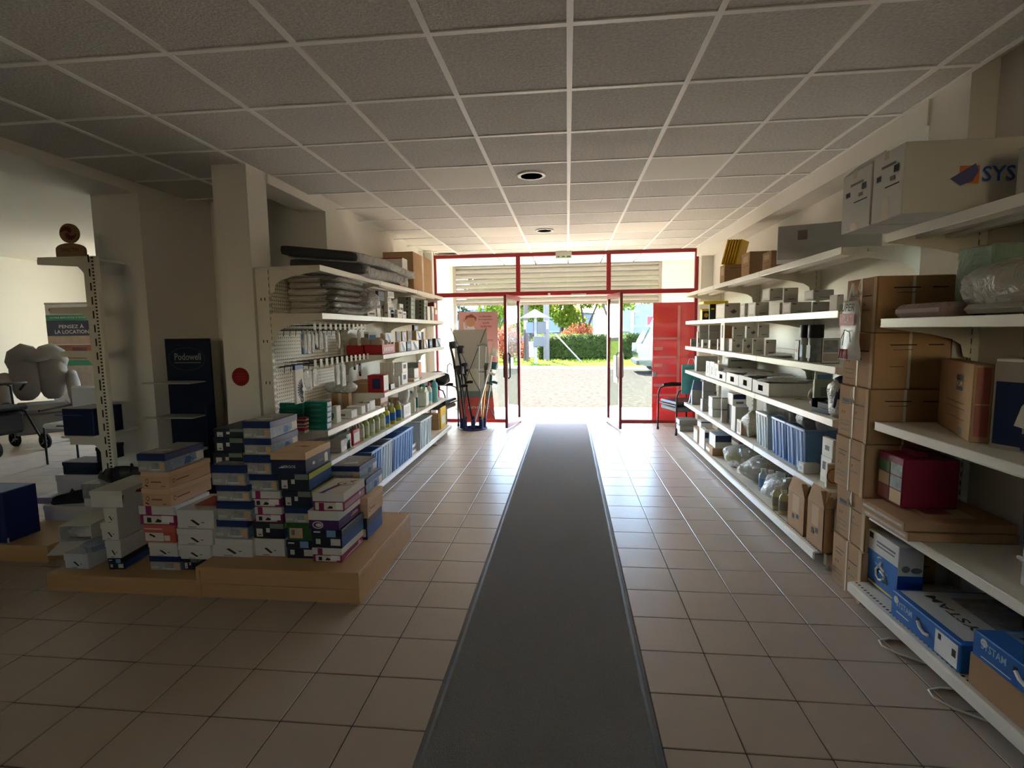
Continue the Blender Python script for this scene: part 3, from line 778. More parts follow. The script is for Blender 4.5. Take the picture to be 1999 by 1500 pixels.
# two mattress pads in film on the top shelf
def pad(label, poly, z0, z1, m, seed):
    t = thing('mattress_pad', label, 'mattress', (sum(p[0] for p in poly) / 4, sum(p[1] for p in poly) / 4, z0), 0, 'film wrapped mattress pads')
    cx, cy = t.location.x, t.location.y; rd = random.Random(seed)
    def ring(k, zz): return [(cx + (p[0] - cx) * k, cy + (p[1] - cy) * k, zz) for p in poly]
    def grid(mb, mm, e, zb, ztop, frm=0, to=1):
        n = 22; w = 8
        (ax, ay), (bx, by), (dx, dy), (ex, ey) = poly     # near front, far front, far back, near back
        vs = []
        for i in range(n + 1):
            s = frm + (to - frm) * i / n
            fx, fy, gx_, gy_ = ax + (bx - ax) * s, ay + (by - ay) * s, ex + (dx - ex) * s, ey + (dy - ey) * s
            for j in range(2 * w):
                a = 2 * PI * j / (2 * w); q = .5 - .5 * math.copysign(abs(math.cos(a)) ** .25, math.cos(a)); v = math.copysign(abs(math.sin(a)) ** .25, math.sin(a))
                r_ = e * rd.random() + (e > .01) * .004
                vs.append((fx + (gx_ - fx) * q + r_ * (1 - 2 * q), fy + (gy_ - fy) * q, (zb + ztop) / 2 + (ztop - zb) / 2 * v * (1 + e * 6 * (rd.random() - .5)) + .012 * math.sin(7 * s + seed) * (ztop > 0)))
        k = 2 * w; fs = [(i * k + j, i * k + (j + 1) % k, (i + 1) * k + (j + 1) % k, (i + 1) * k + j) for i in range(n) for j in range(k)]
        fs += [tuple(range(k))[::-1], tuple(range(n * k, n * k + k))]
        mb.add(vs, fs, mm)
    k = MB(); grid(k, m, .002, z0 + .012, z1); k.build('pad', t, 50, world=True)
    k = MB(); grid(k, filmmat('shiny_pad_film', (216, 212, 202), .1, .1, 2.4, 26), .018, z0 + .002, z1 + .01, .05, 1.0); k.build('film_wrap', t, 80, world=True)
pad('grey mattress pad in shiny film, lower one on the top left shelf', [(-1.80, 4.55), (-1.84, 5.95), (-2.26, 5.95), (-2.26, 4.15)], z, z + .095, mat('pad_grey_cover', (66, 66, 70), .8, noise=.1), 3)
pad('black mattress pad in shiny film lying on the grey one', [(-1.84, 4.45), (-1.80, 6.1), (-2.25, 6.1), (-2.25, 4.0)], z + .107, z + .195, mat('pad_black_cover', (36, 36, 40), .8, noise=.1), 5)
L('carton', 'large brown carton at the door end of the top left shelf', 'box', 'cartons on top of the left shelves', (747, 806, 841, 491), z, M_kraft, [('P', .46, .54, 0, 1, M_tape), ('C', .0, 1, .82, .825, M_greyink), ('P', 0, 1, .5, .505, M_greyink)], X=-1.88)
L('display_carton', 'white and green upright carton beside the large brown carton', 'box', 'cartons on top of the left shelves', (737, 785, 795, 503), z, M_wbox, [('P', 0, 1, 0, .3, G['teal']), ('C', 0, 1, .96, 1, G['red'])], X=-1.85)
L('small_carton', 'small orange-sided box in front of the white and green carton', 'box', None, (770, 781, 787, 541), z, G['orange'], [('C', .1, .9, .2, .8, M_kraft)], X=-1.84)
# six folded pads in film, second shelf
z = ZL['l2'] + .001
for i in range(6):
    t = thing('folded_cushion', '%s from the bottom of six grey cushions in crinkled film on the second left shelf' % ORD[i], 'cushion', (-2.08 + random.uniform(-.01, .01), 4.32, z + .052 * i), random.uniform(-.03, .03), 'film wrapped cushions stacked on the second left shelf')
    MB().box(-.19, .15, -.22, .2, .003, .049, mat('cushion_grey', (196, 190, 180), .85, noise=.08), b=.018).build('cushion', t, 60)
    MB().blob((.13, .07, .026), (.13, .30, .032), filmmat('shiny_pad_film', (216, 212, 202), .1, .1, 2.4, 26), 22, 8, .16, i + 40).build('film_bag', t, 80)
t = sack('film_bag', 'heap of crinkled clear film bags beside the cushion stack', 'bag', None, (-2.0, 4.72, z), (.2, .22, .13), filmmat('shiny_pad_film', (216, 212, 202), .1, .1, 2.4, 26), 77, amp=.3, nu=26, nv=14)
for i, (a, b) in enumerate(((602, .045), (588, .0), (573, .0))): pass
zz = z
for i in range(4):
    L('product_box', '%s from the bottom of the white box pile next to the cushions' % ORD[i], 'box', 'white boxes piled beside the cushions', ZA(930 + 25 * i, 1185 + 3 * i, 1270 - 8 * (i % 2), 665 - 52 * i), zz, M_wbox, [('C', .5, .62, .35, .6, M_greyink), ('P', .2, .8, .3, .5, M_greyink)], X=-1.9)
    zz = span(*ZA(930, 1185, 1270, 665 - 52 * i), -1.9)[4] + .001
for i, (sp, m, zb, lab) in enumerate((
        (ZA(1255, 1275, 1310, 585), M_wbox, 0, 'tall white box'), (ZA(1300, 1320, 1340, 590), M_wbox, 0, 'slim white box'), (ZA(1345, 1385, 1440, 612), M_wbox, 0, 'white box with a blue band'),
        (ZA(1385, 1410, 1445, 675), G['navy'], 0, 'short navy box'), (ZA(1450, 1480, 1525, 672), M_wbox, 0, 'short white box'), (ZA(1490, 1530, 1565, 690), M_wbox, 0, 'small white box'), (ZA(1470, 1500, 1535, 615), M_wbox, 0, 'tall white carton'))):
    L('product_box', '%s, %s past the white pile on the second left shelf' % (lab, ORD[i]), 'box', 'small boxes on the second left shelf', sp, z, m, [('P', .15, .85, .55, .75, G['midblue'] if i % 2 else G['navy']), ('C', .2, .8, .3, .4, M_greyink)], X=-1.9 - .06 * (i in (1, 6)))
for i, (sp, zb) in enumerate(((ZA(1255, 1290, 1350, 545), 585), (ZA(1262, 1290, 1350, 490), 545), (ZA(1352, 1380, 1420, 555), 612), (ZA(1355, 1385, 1445, 490), 555))):
    zt = aty(sp[1], 470 + .2001 * zb, span(*sp, -1.9)[2]).z
    L('product_box', '%s box, %s of four stacked small boxes' % ('navy' if i < 2 else 'white and green patterned', ('lower left', 'upper left', 'lower right', 'upper right')[i]), 'box', 'stacked small boxes on the second left shelf', sp, zt, G['navy'] if i < 2 else M_wbox, [('P', .1, .9, .2, .8, G['navy'] if i < 2 else M_photo)], X=-1.9)
for c_ in range(2):
    for i in range(5 - (c_ == 0) * 0):
        sp = (ZA(1478, 1610, 1650, 715 - 42 * i) if c_ == 0 else ZA(1608, 1738, 1775, 722 - 36 * i))
        s0 = span(*(ZA(1478, 1610, 1650, 715 - 42 * (i - 1)) if c_ == 0 else ZA(1608, 1738, 1775, 722 - 36 * (i - 1))), -1.9)[4] if i else z
        L('product_box', 'grey-green box, %s from the bottom in the %s column' % (ORD[i], ('left', 'right')[c_]), 'box', 'grey-green boxes on the second left shelf', sp, s0 + .0008, G['greengrey'], [('C', .66, .76, .3, .8, M_ink), ('P', .1, .5, .2, .8, M_photo)], X=-1.9)
for i, (sp, m) in enumerate(((ZA(1745, 1770, 1795, 640), M_wbox), (ZA(1790, 1812, 1835, 640), G['lgrey']), (ZA(1760, 1832, 1860, 575), G['crimson']), (ZA(1825, 1840, 1870, 655), G['red']))):
    L('product_box', ('narrow white box', 'narrow grey box', 'tall dark red carton', 'small red and white box')[i] + ' at the door end of the second left shelf', 'box', 'boxes at the door end of the second left shelf', sp, z, m, [('P', .2, .8, .5, .85, M_wbox)], X=-1.88 - .12 * (i == 2))
# third shelf: red bins and small boxes
z = ZL['l3'] + .001
for i, (x0, x1) in enumerate(((-2.25, -2.07), (-2.06, -1.875))):
    t = thing('red_bin', ('inner', 'outer')[i] + ' red open bin of bagged parts on the third left shelf', 'bin', ((x0 + x1) / 2, 5.36, z), 0, 'red bins on the third left shelf')
    a = (x1 - x0) / 2; k = MB()
    for bx_ in ((-a, a, -.2, -.195, 0, .1), (-a, a, .195, .2, 0, .1), (-a, -a + .005, -.2, .2, 0, .1), (a - .005, a, -.2, .2, 0, .1), (-a, a, -.2, .2, 0, .005)): k.box(*bx_, G['red'])
    k.build('tray', t)
    if i: k = MB(); [k.quad((a + .001, -.14 + .05 * q, .03), (a + .001, -.11 + .05 * q, .03), (a + .001, -.105 + .05 * q, .075), (a + .001, -.135 + .05 * q, .075), M_paper) for q in range(6)]; k.build('white_print', t)['kind'] = 'stuff'
    for j in range(4):
        o = sack('bagged_part', '%s beige bagged part heaped in the %s red bin' % (ORD[j].capitalize(), ('inner', 'outer')[i]), 'bag', 'bagged parts in the red bins', ((x0 + x1) / 2 + random.uniform(-.02, .02), 5.22 + .09 * j, z + .06), (.07, .06, .055), mat('bagged_beige', (168, 152, 132), .5, noise=.2), 50 + 5 * i + j, j * .7, .2)
ROW3 = [(1330, 1335, 1385, 1015, M_wbox, 'white'), (1388, 1440, 1452, 990, M_kraft2, 'beige'), (1452, 1492, 1500, 990, M_kraft2, 'beige'), (1496, 1504, 1560, 985, M_wbox, 'white and blue'), (1560, 1572, 1608, 985, G['navy'], 'navy'), (1606, 1612, 1682, 980, M_wbox, 'white'), (1684, 1712, 1722, 970, G['dgrey'], 'grey'), (1712, 1738, 1775, 965, M_kraft2, 'beige and white'), (1774, 1790, 1814, 962, G['navy'], 'navy'), (1818, 1850, 1900, 955, G['black'], 'black and teal')]
tops = []
for i, (a, b, c_, y, m, w) in enumerate(ROW3):
    sp = span(*ZA(a, b, c_, y), -1.885)
    dec = [('P', .1, .9, .3, .75, M_photob if m is not M_wbox else G['bright'])] if i % 2 == 0 else [('P', .08, .92, .08, .92, M_wbox), ('P', 'poly', [(.5, .1), (.9, .1), (.4, .9), (.2, .9)], G['midblue'])]
    pbox('product_box', '%s box, lower row, %s from the red bins, third left shelf' % (w, ORD[i]), 'box', 'lower row of boxes on the third left shelf', sp, z, m, dec); tops.append(sp)
for i, (a, b, c_, y, m, w, zb) in enumerate([(1310, 1345, 1352, 905, M_kraft2, 'beige', 1), (1355, 1360, 1420, 900, M_wbox, 'blue-arrowed white', 2), (1455, 1468, 1508, 885, M_kraft2, 'beige', 3), (1510, 1525, 1560, 885, M_kraft2, 'beige', 4), (1565, 1580, 1615, 880, M_kraft2, 'beige', 5), (1615, 1660, 1712, 880, M_kraft2, 'beige and white', 6), (1712, 1720, 1735, 890, G['navy'], 'navy', 7)]):
    sp = span(*ZA(a, b, c_, y), -1.9); zb_ = tops[zb][4] + .001
    pbox('product_box', '%s box, upper row, %s from the red bins, third left shelf' % (w, ORD[i]), 'box', 'upper row of boxes on the third left shelf', sp, zb_, m, [('P', .1, .9, .1, .9, M_wbox), ('P', 'poly', [(.5, .15), (.85, .15), (.45, .85), (.2, .85)], G['bright'])] if i % 2 else [('P', .1, .9, .1, .9, G['navy'])])
L('product_box', 'dark glossy box topping the upper row on the third left shelf', 'box', None, ZA(1618, 1640, 1682, 822), span(*ZA(1615, 1660, 1712, 880), -1.9)[4] + .001, G['black'], [('P', .2, .8, .2, .8, M_photob)], X=-1.9)
L('leaflet_box', 'white and blue leaflet box leaning at the back behind the red bins', 'box', None, ZA(1150, 1198, 1268, 890), z, M_wbox, [('P', .05, .95, .15, .85, G['bright']), ('C', .1, .9, .1, .9, M_photob)], X=-2.12)
# fourth shelf
z = ZL['l4'] + .001
k = span(*ZB(1205, 1340, 1400, 250), -1.9)
for i in range(2):
    for j in range(2):
        sp = ZB(1205 + 130 * j, 1338 + 85 * j, 1345 + 130 * j, 240 - 100 * i + 4 * j)
        zb = z if i == 0 else span(*ZB(1205 + 130 * j, 1338 + 85 * j, 1345 + 130 * j, 240 + 4 * j), -1.93)[4] + .001
        L('white_pack', 'block of small white packs, %s %s of four on the fourth left shelf' % (('lower', 'upper')[i], ('left', 'right')[j]), 'box', 'white packs on the fourth left shelf', sp, zb, M_wbox, [('C', .24, .25, 0, 1, M_greyink), ('C', .5, .51, 0, 1, M_greyink), ('C', .75, .76, 0, 1, M_greyink), ('P', .2, .7, .4, .8, M_greyink)], X=-1.93)
for i, (sp, m, lab) in enumerate(((ZB(1085, 1240, 1290, 265), G['red'], 'flat red, white and blue box on a pile'), (ZB(1300, 1390, 1400, 290), M_wbox, 'white pack with grey print'), (ZB(1280, 1312, 1352, 352), G['dgreen'], 'small green and white box'), (ZB(1385, 1390, 1402, 275), M_wbox, 'thin white card box'), (ZB(1445, 1540, 1592, 305), M_kraft2, 'flat beige box'), (ZB(1478, 1540, 1600, 200), G['grey'], 'grey sloping dispenser box'), (ZB(1475, 1580, 1610, 142), G['greengrey'], 'grey folder box with an orange spine'))):
    L('product_box', lab + ' on the fourth left shelf', 'box', 'mixed boxes on the fourth left shelf', sp, z, m, [('P', .05, .95, .1, .95, G['orange'] if i == 6 else M_wbox)] + ([('C', .3, .8, .2, .8, G['navy'])] if i == 0 else []), X=-1.88 - .05 * (i > 4))
# lower near shelf: teal boxes, white boxes, cartons
z = ZL['l4b'] + .001
def pile(n, sp_of, X, name, cat, group, m, dec, lab, zb=None):
    zb = zb if zb is not None else z
    for i in range(n):
        sp = span(*sp_of(i), X)
        pbox(name, lab(i), cat, group, sp, zb + .0008, m, dec); zb = sp[4]
pile(5, lambda i: ZB(446 + 4 * i, 690, 733 + 3 * (i % 2), 735 - 52 * i), -1.875, 'teal_box', 'box', 'teal boxes stacked on the left shelf', G['teal'], [('P', .1, .9, .15, .85, M_photob), ('C', .3, .75, .3, .65, mat('teal_logo', (60, 140, 118), .5))], lambda i: 'teal box, %s from the bottom of the outer teal stack under the pegboard' % ORD[i])
pile(5, lambda i: ZB(216 + 2 * i, 452, 470, 745 - 52 * i), -2.045, 'teal_box', 'box', 'teal boxes stacked on the left shelf', G['teal'], [('C', .3, .75, .3, .65, mat('teal_logo', (60, 140, 118), .5))], lambda i: 'teal box, %s from the bottom of the inner teal stack by the wall' % ORD[i])
for i in range(3):
    pass
for i, (sp, lab, m) in enumerate(((ZB(728, 782, 824, 570), 'upright white box next to the teal boxes', M_wbox), (ZB(806, 930, 985, 612), 'white flat box with green spots and a price sticker', M_wbox), (ZB(880, 1030, 1065, 570), 'white flat box, second from the carton', M_wbox), (ZB(960, 1085, 1108, 545), 'white flat box, nearest the carton', M_wbox), (ZB(1040, 1110, 1160, 520), 'white box against the brown carton', M_wbox))):
    L('product_box', lab + ' on the lower left shelf', 'box', 'white boxes on the lower left shelf', sp, z, m, [('P', .15, .85, .2, .8, M_paper), ('C', .1, .5, .3, .6, M_greyink), ('C', 'disc', .15, .25, .1, G['dgreen'], .4)], X=-1.9 - .03 * (i == 0))
L('carton', 'brown carton with a printed white side on the lower left shelf', 'box', None, ZB(940, 1206, 1282, 322), z, M_kraft, [('P', .05, .9, .1, .95, mat('pink_white_print', (218, 196, 186), .6)), ('P', .2, .7, .55, .9, M_greyink), ('C', 0, 1, .9, .92, M_tape)], X=-1.92)
t = L('open_carton', 'open brown carton stuffed with white bags behind the flat white boxes', 'box', None, ZB(730, 900, 932, 440), z, M_kraft, [('C', .4, .6, 0, 1, M_tape)], X=-2.06)
tp = span(*ZB(730, 900, 932, 440), -2.06)
for i in range(3): sack('white_bag', '%s white plastic bag bulging out of the open brown carton' % ORD[i].capitalize(), 'bag', 'white bags in the open carton', ((tp[0] + tp[1]) / 2 + .08 * (i - 1), (tp[2] + tp[3]) / 2, tp[4]), (.06, .06, .05), M_milk, 90 + i, i, .3)
# red and white small packs in front of the teal boxes
pile(4, lambda i: ZB(398, 470 + 12 * (i % 2), 512, 785 - 35 * i), -1.99, 'red_pack', 'box', 'red and white packs by the teal boxes', G['red'], [('P', 0, 1, 0, .5, M_wbox), ('C', 0, 1, 0, .45, M_wbox)], lambda i: 'red and white flat pack, %s from the bottom beside the teal boxes' % ORD[i])
# fifth shelf: white packs, red pack, bottles, jugs
z = ZL['l5'] + .001
for i, (sp, lab) in enumerate(((ZB(700, 828, 918, 905), 'large white printed pack at the near end'), (ZB(715, 780, 830, 865), 'white printed pack behind the near one'), (ZB(830, 880, 925, 850), 'white printed pack beside the red pack'))):
    L('printed_pack', lab + ' of the fifth left shelf', 'box', 'white packs on the fifth left shelf', sp, z, M_wbox, [('C', .1, .9, .35, .37, M_greyink), ('P', .1, .9, .5, .52, M_greyink), ('P', .3, .7, .6, .9, M_photo)], X=-1.9 - .12 * (i == 1))
t = L('red_pack', 'red and white carry pack with white handle loops on the fifth left shelf', 'box', None, ZB(918, 945, 1010, 805), z, G['red'], [('P', .1, .9, .15, .8, M_wbox)], X=-1.9)
for s_ in (-1, 1): MB().tube([(-.03, .03 * s_, .15), (-.02, .03 * s_, .20), (.02, .03 * s_, .2), (.03, .03 * s_, .15)], .006, M_paper, 6).build('handle_loop', t)
for i in range(9):
    y = atx(500 + .2001 * (1010 + 27 * i), 820, -1.93).y
    bottle('gel_bottle', 'pale green bottle in film, %s from the camera end' % ORD[i], 'bottle', 'pale green bottles on the fifth left shelf', (-1.93 - .09 * (i % 2), y, z), .036, .2, mat('pale_green_plastic', (186, 190, 120), .3, trans=.1), M_wbox, mat('green_white_label', (206, 206, 180), .5))
for i in range(5):
    y = atx(500 + .2001 * (1262 + 30 * i), 815, -1.93).y
    bottle('soap_bottle', '%s yellow-green bottle with blue label, %s from the camera' % (('Clear', 'Tall', 'Plump', 'Short', 'Pale')[i], ORD[i]), 'bottle', 'yellow-green bottles on the fifth left shelf', (-1.92 - .07 * (i % 2), y, z), .036, .225, mat('yellow_green_plastic', (206, 200, 70), .25, trans=.15), M_wbox, G['bright'])
L('carton', 'brown carton behind the yellow-green bottles', 'box', None, ZB(1280, 1370, 1400, 492), z, M_kraft, [('C', .4, .6, .6, 1, M_tape)], X=-2.0)
t = L('dispenser_box', 'white glove dispenser box with a bag bunched on top', 'box', None, ZB(1385, 1440, 1505, 560), z, M_wbox, [('P', .15, .85, .2, .8, M_photo)], X=-1.9)
ds = span(*ZB(1385, 1440, 1505, 560), -1.9)
sack('plastic_bag', 'bunched white plastic bag on the glove dispenser box', 'bag', None, ((ds[0] + ds[1]) / 2, (ds[2] + ds[3]) / 2, ds[4]), (.06, .07, .1), M_milk, 31, 0, .3)
def jug(label, px_, h, m, mc, w=.075):
    y = atx(500 + .2001 * px_, 800, -1.94).y; t = thing('jug', label, 'jug', (-1.95, y, z), 0, 'jugs on the fifth left shelf')
    MB().box(-w * .8, w * .8, -w, w, 0, h * .74, m, b=.02).build('body', t, 50)
    MB().prism([(-w * .9, h * .72), (w * .9, h * .72), (w * .3, h * .9), (-w * .3, h * .9)], -w * .6, w * .6, m, axis='x').build('shoulder', t)
    MB().lathe([(.02, h * .88), (.022, h), (.018, h * 1.01)], mc, 12).build('cap', t, 40)
    MB().tube([(0, -w * .8, h * .7), (0, -w * .9, h * .85), (0, -w * .3, h * .92)], .011, m, 8).build('handle', t, 40)
    return t
jug('clear jug with a green cap next to the glove dispenser', 1520, .27, M_clearp, G['teal'], .08)
bottle('spray_bottle', 'tall white spray bottle with purple and green print', 'bottle', None, (-1.9, atx(500 + .2 * 1555, 790, -1.9).y, z), .035, .33, M_wbox, M_wbox, G['teal'], .7)
jug('milky white jug with a green screw cap', 1635, .29, mat('milky_jug', (218, 222, 206), .35, trans=.1), G['teal'], .085)
bottle('cleaner_bottle', 'white cleaner bottle with a red cap', 'bottle', None, (-1.9, atx(500 + .2 * 1690, 780, -1.9).y, z), .04, .31, M_wbox, G['red'], mat('aqua_label', (110, 190, 190), .5))
bottle('aqua_bottle', 'tall aqua bottle at the door end of the fifth left shelf', 'bottle', None, (-1.9, atx(500 + .2 * 1742, 780, -1.9).y, z), .05, .36, mat('aqua_plastic', (130, 200, 204), .25, trans=.2), M_wbox, mat('aqua_label', (110, 190, 190), .5))
bottle('green_jug', 'green ribbed bottle behind the milky jug', 'bottle', None, (-2.03, atx(500 + .2 * 1625, 780, -2.03).y, z), .05, .34, G['teal'], M_wbox)
# base deck: storage bins
z = ZL['l6'] + .001
def bin_(label, x0, x1, y0, y1, h, m, rib, fill=None, name='storage_bin', group='storage bins along the left base shelf'):
    t = thing(name, label, 'bin', ((x0 + x1) / 2, (y0 + y1) / 2, z), 0, group)
    a, b = (x1 - x0) / 2, (y1 - y0) / 2; k = MB(); w = .004
    for s in (-1, 1):
        k.add([(s * a * .93, -b * .93, 0), (s * a * .93, b * .93, 0), (s * a, b, h), (s * a, -b, h), (s * (a * .93 - w), -b * .93, 0), (s * (a * .93 - w), b * .93, 0), (s * (a - w), b, h), (s * (a - w), -b, h)], [(0, 1, 2, 3), (7, 6, 5, 4), (3, 2, 6, 7)], m)
        k.add([(-a * .93, s * b * .93, 0), (a * .93, s * b * .93, 0), (a, s * b, h), (-a, s * b, h), (-a * .93, s * (b * .93 - w), 0), (a * .93, s * (b * .93 - w), 0), (a, s * (b - w), h), (-a, s * (b - w), h)], [(0, 1, 2, 3), (7, 6, 5, 4), (3, 2, 6, 7)], m)
    k.box(-a * .93, a * .93, -b * .93, b * .93, 0, w, m); k.build('shell', t)
    k = MB()
    for q in ((-a - .012, a + .012, -b - .012, -b + .004), (-a - .012, a + .012, b - .004, b + .012), (-a - .012, -a + .004, -b, b), (a - .004, a + .012, -b, b)): k.box(q[0], q[1], q[2], q[3], h - .018, h, m, b=.003)
    k.build('rim', t)
    for s in (-1, 1):
        for q in (-.75, -.3, .3, .75):
            MB().add([(s * a * .935, q * b - .012, .01), (s * a * .935, q * b + .012, .01), (s * (a + .006), q * b + .012, h - .02), (s * (a + .006), q * b - .012, h - .02), (s * (a * .935 + .012), q * b - .01, .01), (s * (a * .935 + .012), q * b + .01, .01), (s * (a + .018), q * b + .01, h - .02), (s * (a + .018), q * b - .01, h - .02)], [(4, 5, 6, 7), (0, 4, 7, 3), (1, 2, 6, 5), (0, 1, 5, 4)], rib).build('rib', t)
    if fill: MB().blob((0, 0, h * .45), (a * .85, b * .85, h * .42), fill, 16, 8, .08, 5).build('contents', t, 60)
    return t
def by(pxa, pxb, X=-1.8): return atx(500 + .2001 * pxa, 880, X).y, atx(500 + .2001 * pxb, 860, X).y
for pa, pb, h, m, lab, fill in ((1080, 1180, .35, M_bin, 'pale blue bin nearest the camera on the left base shelf', None), (1182, 1292, .355, M_binw, 'clear bin with dark blue contents, second from the camera', G['midblue']), (1298, 1412, .355, M_bin, 'blue bin, third from the camera on the left base shelf', M_photob), (1414, 1500, .355, M_bin, 'blue bin, fourth from the camera on the left base shelf', None), (1578, 1690, .35, M_binw, 'clear bin nearest the shop door holding a white tub', None)):
    ya, yb = by(pa, pb); bin_(lab, -2.2, -1.765, ya + .012, yb - .012, h, m, m, fill)
ya, yb = by(1508, 1568); t = L('open_box', 'small white box with open dark flaps between the bins', 'box', None, ZB(1500, 1512, 1568, 960), z, M_wbox, [('P', .2, .8, .3, .7, M_greyink)], X=-1.82)
y = by(1630, 1640)[0]; bottle('white_tub', 'white lidded tub standing in the clear bin', 'tub', None, (-2.0, y, z + .006), .06, .365, M_wbox, M_wbox, None, 1, .9, .1)
for i, pxx in enumerate((1640, 1718)): bottle('green_bottle', ('Far', 'Near')[1 - i] + ' green bottle with white cap at the end of the left base shelf', 'bottle', 'green bottles on the left base shelf', (-1.86 - .1 * (1 - i), by(pxx, pxx)[0], z), .045, .27, mat('green_liquid', (24, 120, 70), .25), M_wbox, mat('green_white_label', (206, 206, 180), .5))
L('carton', 'open brown carton at the door end of the left base shelf', 'box', None, ZB(1560, 1780, 1800, 645), z, M_kraft, [('C', 0, 1, .6, .62, M_greyink), ('P', .2, .8, .3, .7, M_greyink)], X=-1.86)
L('yellow_box', 'yellow box beside the open carton at the door end', 'box', None, ZB(1785, 1800, 1850, 590), z, G['amber'], [('P', .2, .8, .2, .6, M_wbox)], X=-1.84)
t = thing('tape_roll', 'roll of tape lying on the tiles below the clear bin', 'tape', (-1.8, 6.85, 0), .4)
k = MB(); T = Matrix.Translation((0, 0, .042)) @ Matrix.Rotation(PI / 2, 4, 'Y')
k.lathe([(.025, -.03), (.042, -.03), (.042, .03), (.025, .03), (.025, -.03)], M_wbox, 18, T=T); k.build('roll', t, 40)
MB().lathe([(.022, -.031), (.026, -.031), (.026, .031), (.022, .031), (.022, -.031)], M_kraft, 18, T=T).build('core', t, 40)
# pegboard hooks, price tags and hanging packets
XH = -1.99
def hooks(z0, ys, first, nm):
    hk = []
    bar_ = thing('hook_bar', 'dark rail on the pegboard carrying the %s row of hooks' % nm, 'rail', (XBL + .02, 4.45, z0), 0, 'pegboard hook rails')
    MB().tube([(XBL + .035, 3.9, z0), (XBL + .035, 5.08, z0)], .006, M_dark, 6).build('rail', bar_, world=True)
    for i, y in enumerate(ys):
        t = thing('peg_hook', '%s from the camera of the %s row of pegboard hooks with price tags' % (ORD[i].capitalize() if i < 12 else 'Last', nm), 'hook', (XBL + .035, y, z0), 0, 'pegboard hooks, %s row' % nm)
        MB().tube([(0, 0, -.05), (.006, 0, .0), (.006, 0, .012), (XH - XBL - .05, 0, .006), (XH - XBL - .035, 0, .02)], .0028, M_dark, 6).build('prong', t)
        MB().tube([(0, 0, .035), (XH - XBL - .05, 0, .04), (XH - XBL - .035, 0, .02)], .002, M_dark, 6).build('tag_arm', t)
        MB().box(XH - XBL - .036, XH - XBL - .034, -.022, .022, .0, .055, M_paper).build('price_tag', t)
hy1 = [3.98 + .095 * i for i in range(12)]
hooks(1.575, hy1, 0, 'upper'); hooks(1.285, [3.96 + .1 * i for i in range(12)], 0, 'lower')
def packet(label, y, ztop, w, h, m, x, dec=None, n=3, film=True):
    """flat packet hanging on a hook: card, film and hang tab"""
    t = thing('hanging_packet', label, 'packet', (x, y, ztop - h), 0, 'packets hanging on the pegboard hooks')
    MB().box(-.012, .012, -w / 2, w / 2, 0, h - .03, m, b=.006).build('pack', t)
    MB().prism([(-w * .3, h - .032), (w * .3, h - .032), (w * .12, h), (-w * .12, h)], -.001, .001, M_paper, axis='x').build('hang_tab', t)
    if film: MB().blob((0, 0, h * .47), (.017, w * .54, h * .48), M_milk, 12, 9, .12, int(y * 100)).build('film', t, 60)
    return t
for i, (pxx, yt, yb, m, w, lab) in enumerate(((592, 645, 692, G['lblue'], .06, 'pale blue'), (600, 644, 692, M_wbox, .06, 'white'), (608, 645, 690, G['lgrey'], .05, 'grey'), (615, 643, 682, G['black'], .05, 'black'), (624, 645, 683, M_wbox, .07, 'clear-wrapped white'), (633, 648, 688, G['lgrey'], .06, 'silver'))):
    p = atx(pxx, yt, -2.08); q = atx(pxx, yb, -2.08)
    packet('%s packet, %s on the upper hook row' % (lab, ORD[i]), p.y, p.z, w, p.z - q.z, m, -2.08)
for i, (pxx, yt, yb, w) in enumerate(((659, 640, 680, .035), (700, 642, 675, .04))):
    p = atx(pxx, yt, -2.05); q = atx(pxx, yb, -2.05); packet('slim white packet hanging alone, %s along the upper hooks' % ('nearer' if i == 0 else 'farther'), p.y, p.z, w, p.z - q.z, M_wbox, -2.05)
for i, (pxx, yt, yb, m, w, lab) in enumerate(((596, 718, 764, M_wbox, .16, 'crinkled clear bag of white liners'), (613, 716, 756, M_wbox, .09, 'clear bag with a pointed end'), (657, 706, 752, M_wbox, .07, 'white wrapped packet'), (668, 706, 755, G['lgrey'], .09, 'crinkled silver packet'), (692, 704, 723, G['black'], .015, 'black cord packet'), (702, 703, 735, G['black'], .015, 'long black cord packet'))):
    p = atx(pxx, yt, -2.05); q = atx(pxx, yb, -2.05)
    packet('%s, %s on the lower hook row' % (lab, ORD[i]), p.y, p.z, w, p.z - q.z, m, -2.05)
p = atx(577, 714, -2.03); q = atx(577, 790, -2.03)
yh = 3.96 + .1 * round((p.y - 3.96) / .1)
t = thing('insole_pack', 'long white hanging pack with a blue top and a black sunburst print', 'packet', (-2.03, yh, q.z))
hh = p.z - q.z; MB().prism([(-.03, hh - .01), (.03, hh - .01), (.02, 1.298 - q.z), (-.02, 1.298 - q.z)], -.002, .002, M_paper, axis='x').build('hang_tab', t); MB().box(-.01, .01, -.06, .06, 0, hh, M_wbox, b=.004).build('card', t)
k = MB(); k.box(-.0105, .0105, -.0605, .0605, hh * .89, hh + .0005, mat('royal_blue_print', (30, 62, 150), .4)); k.build('blue_top', t)
k = MB()
for i in range(11):
    a = -1.25 + i * .25; c_, s_ = math.cos(a + PI), math.sin(a + PI)
    for X_, n_ in ((-.0001, 0),):
        k.add([(.045 + .02 * c_ - .052, -.0108, hh * .36), ] if 0 else [(.0108, .045 + .015 * c_ - .005 * s_, hh * .36 + .015 * s_ + .005 * c_), (.0108, .045 + .015 * c_ + .005 * s_, hh * .36 + .015 * s_ - .005 * c_), (.0108, .045 + .085 * c_ + .006 * s_, hh * .36 + .085 * s_ - .006 * c_), (.0108, .045 + .085 * c_ - .006 * s_, hh * .36 + .085 * s_ + .006 * c_)], [(0, 1, 2, 3)], M_ink)
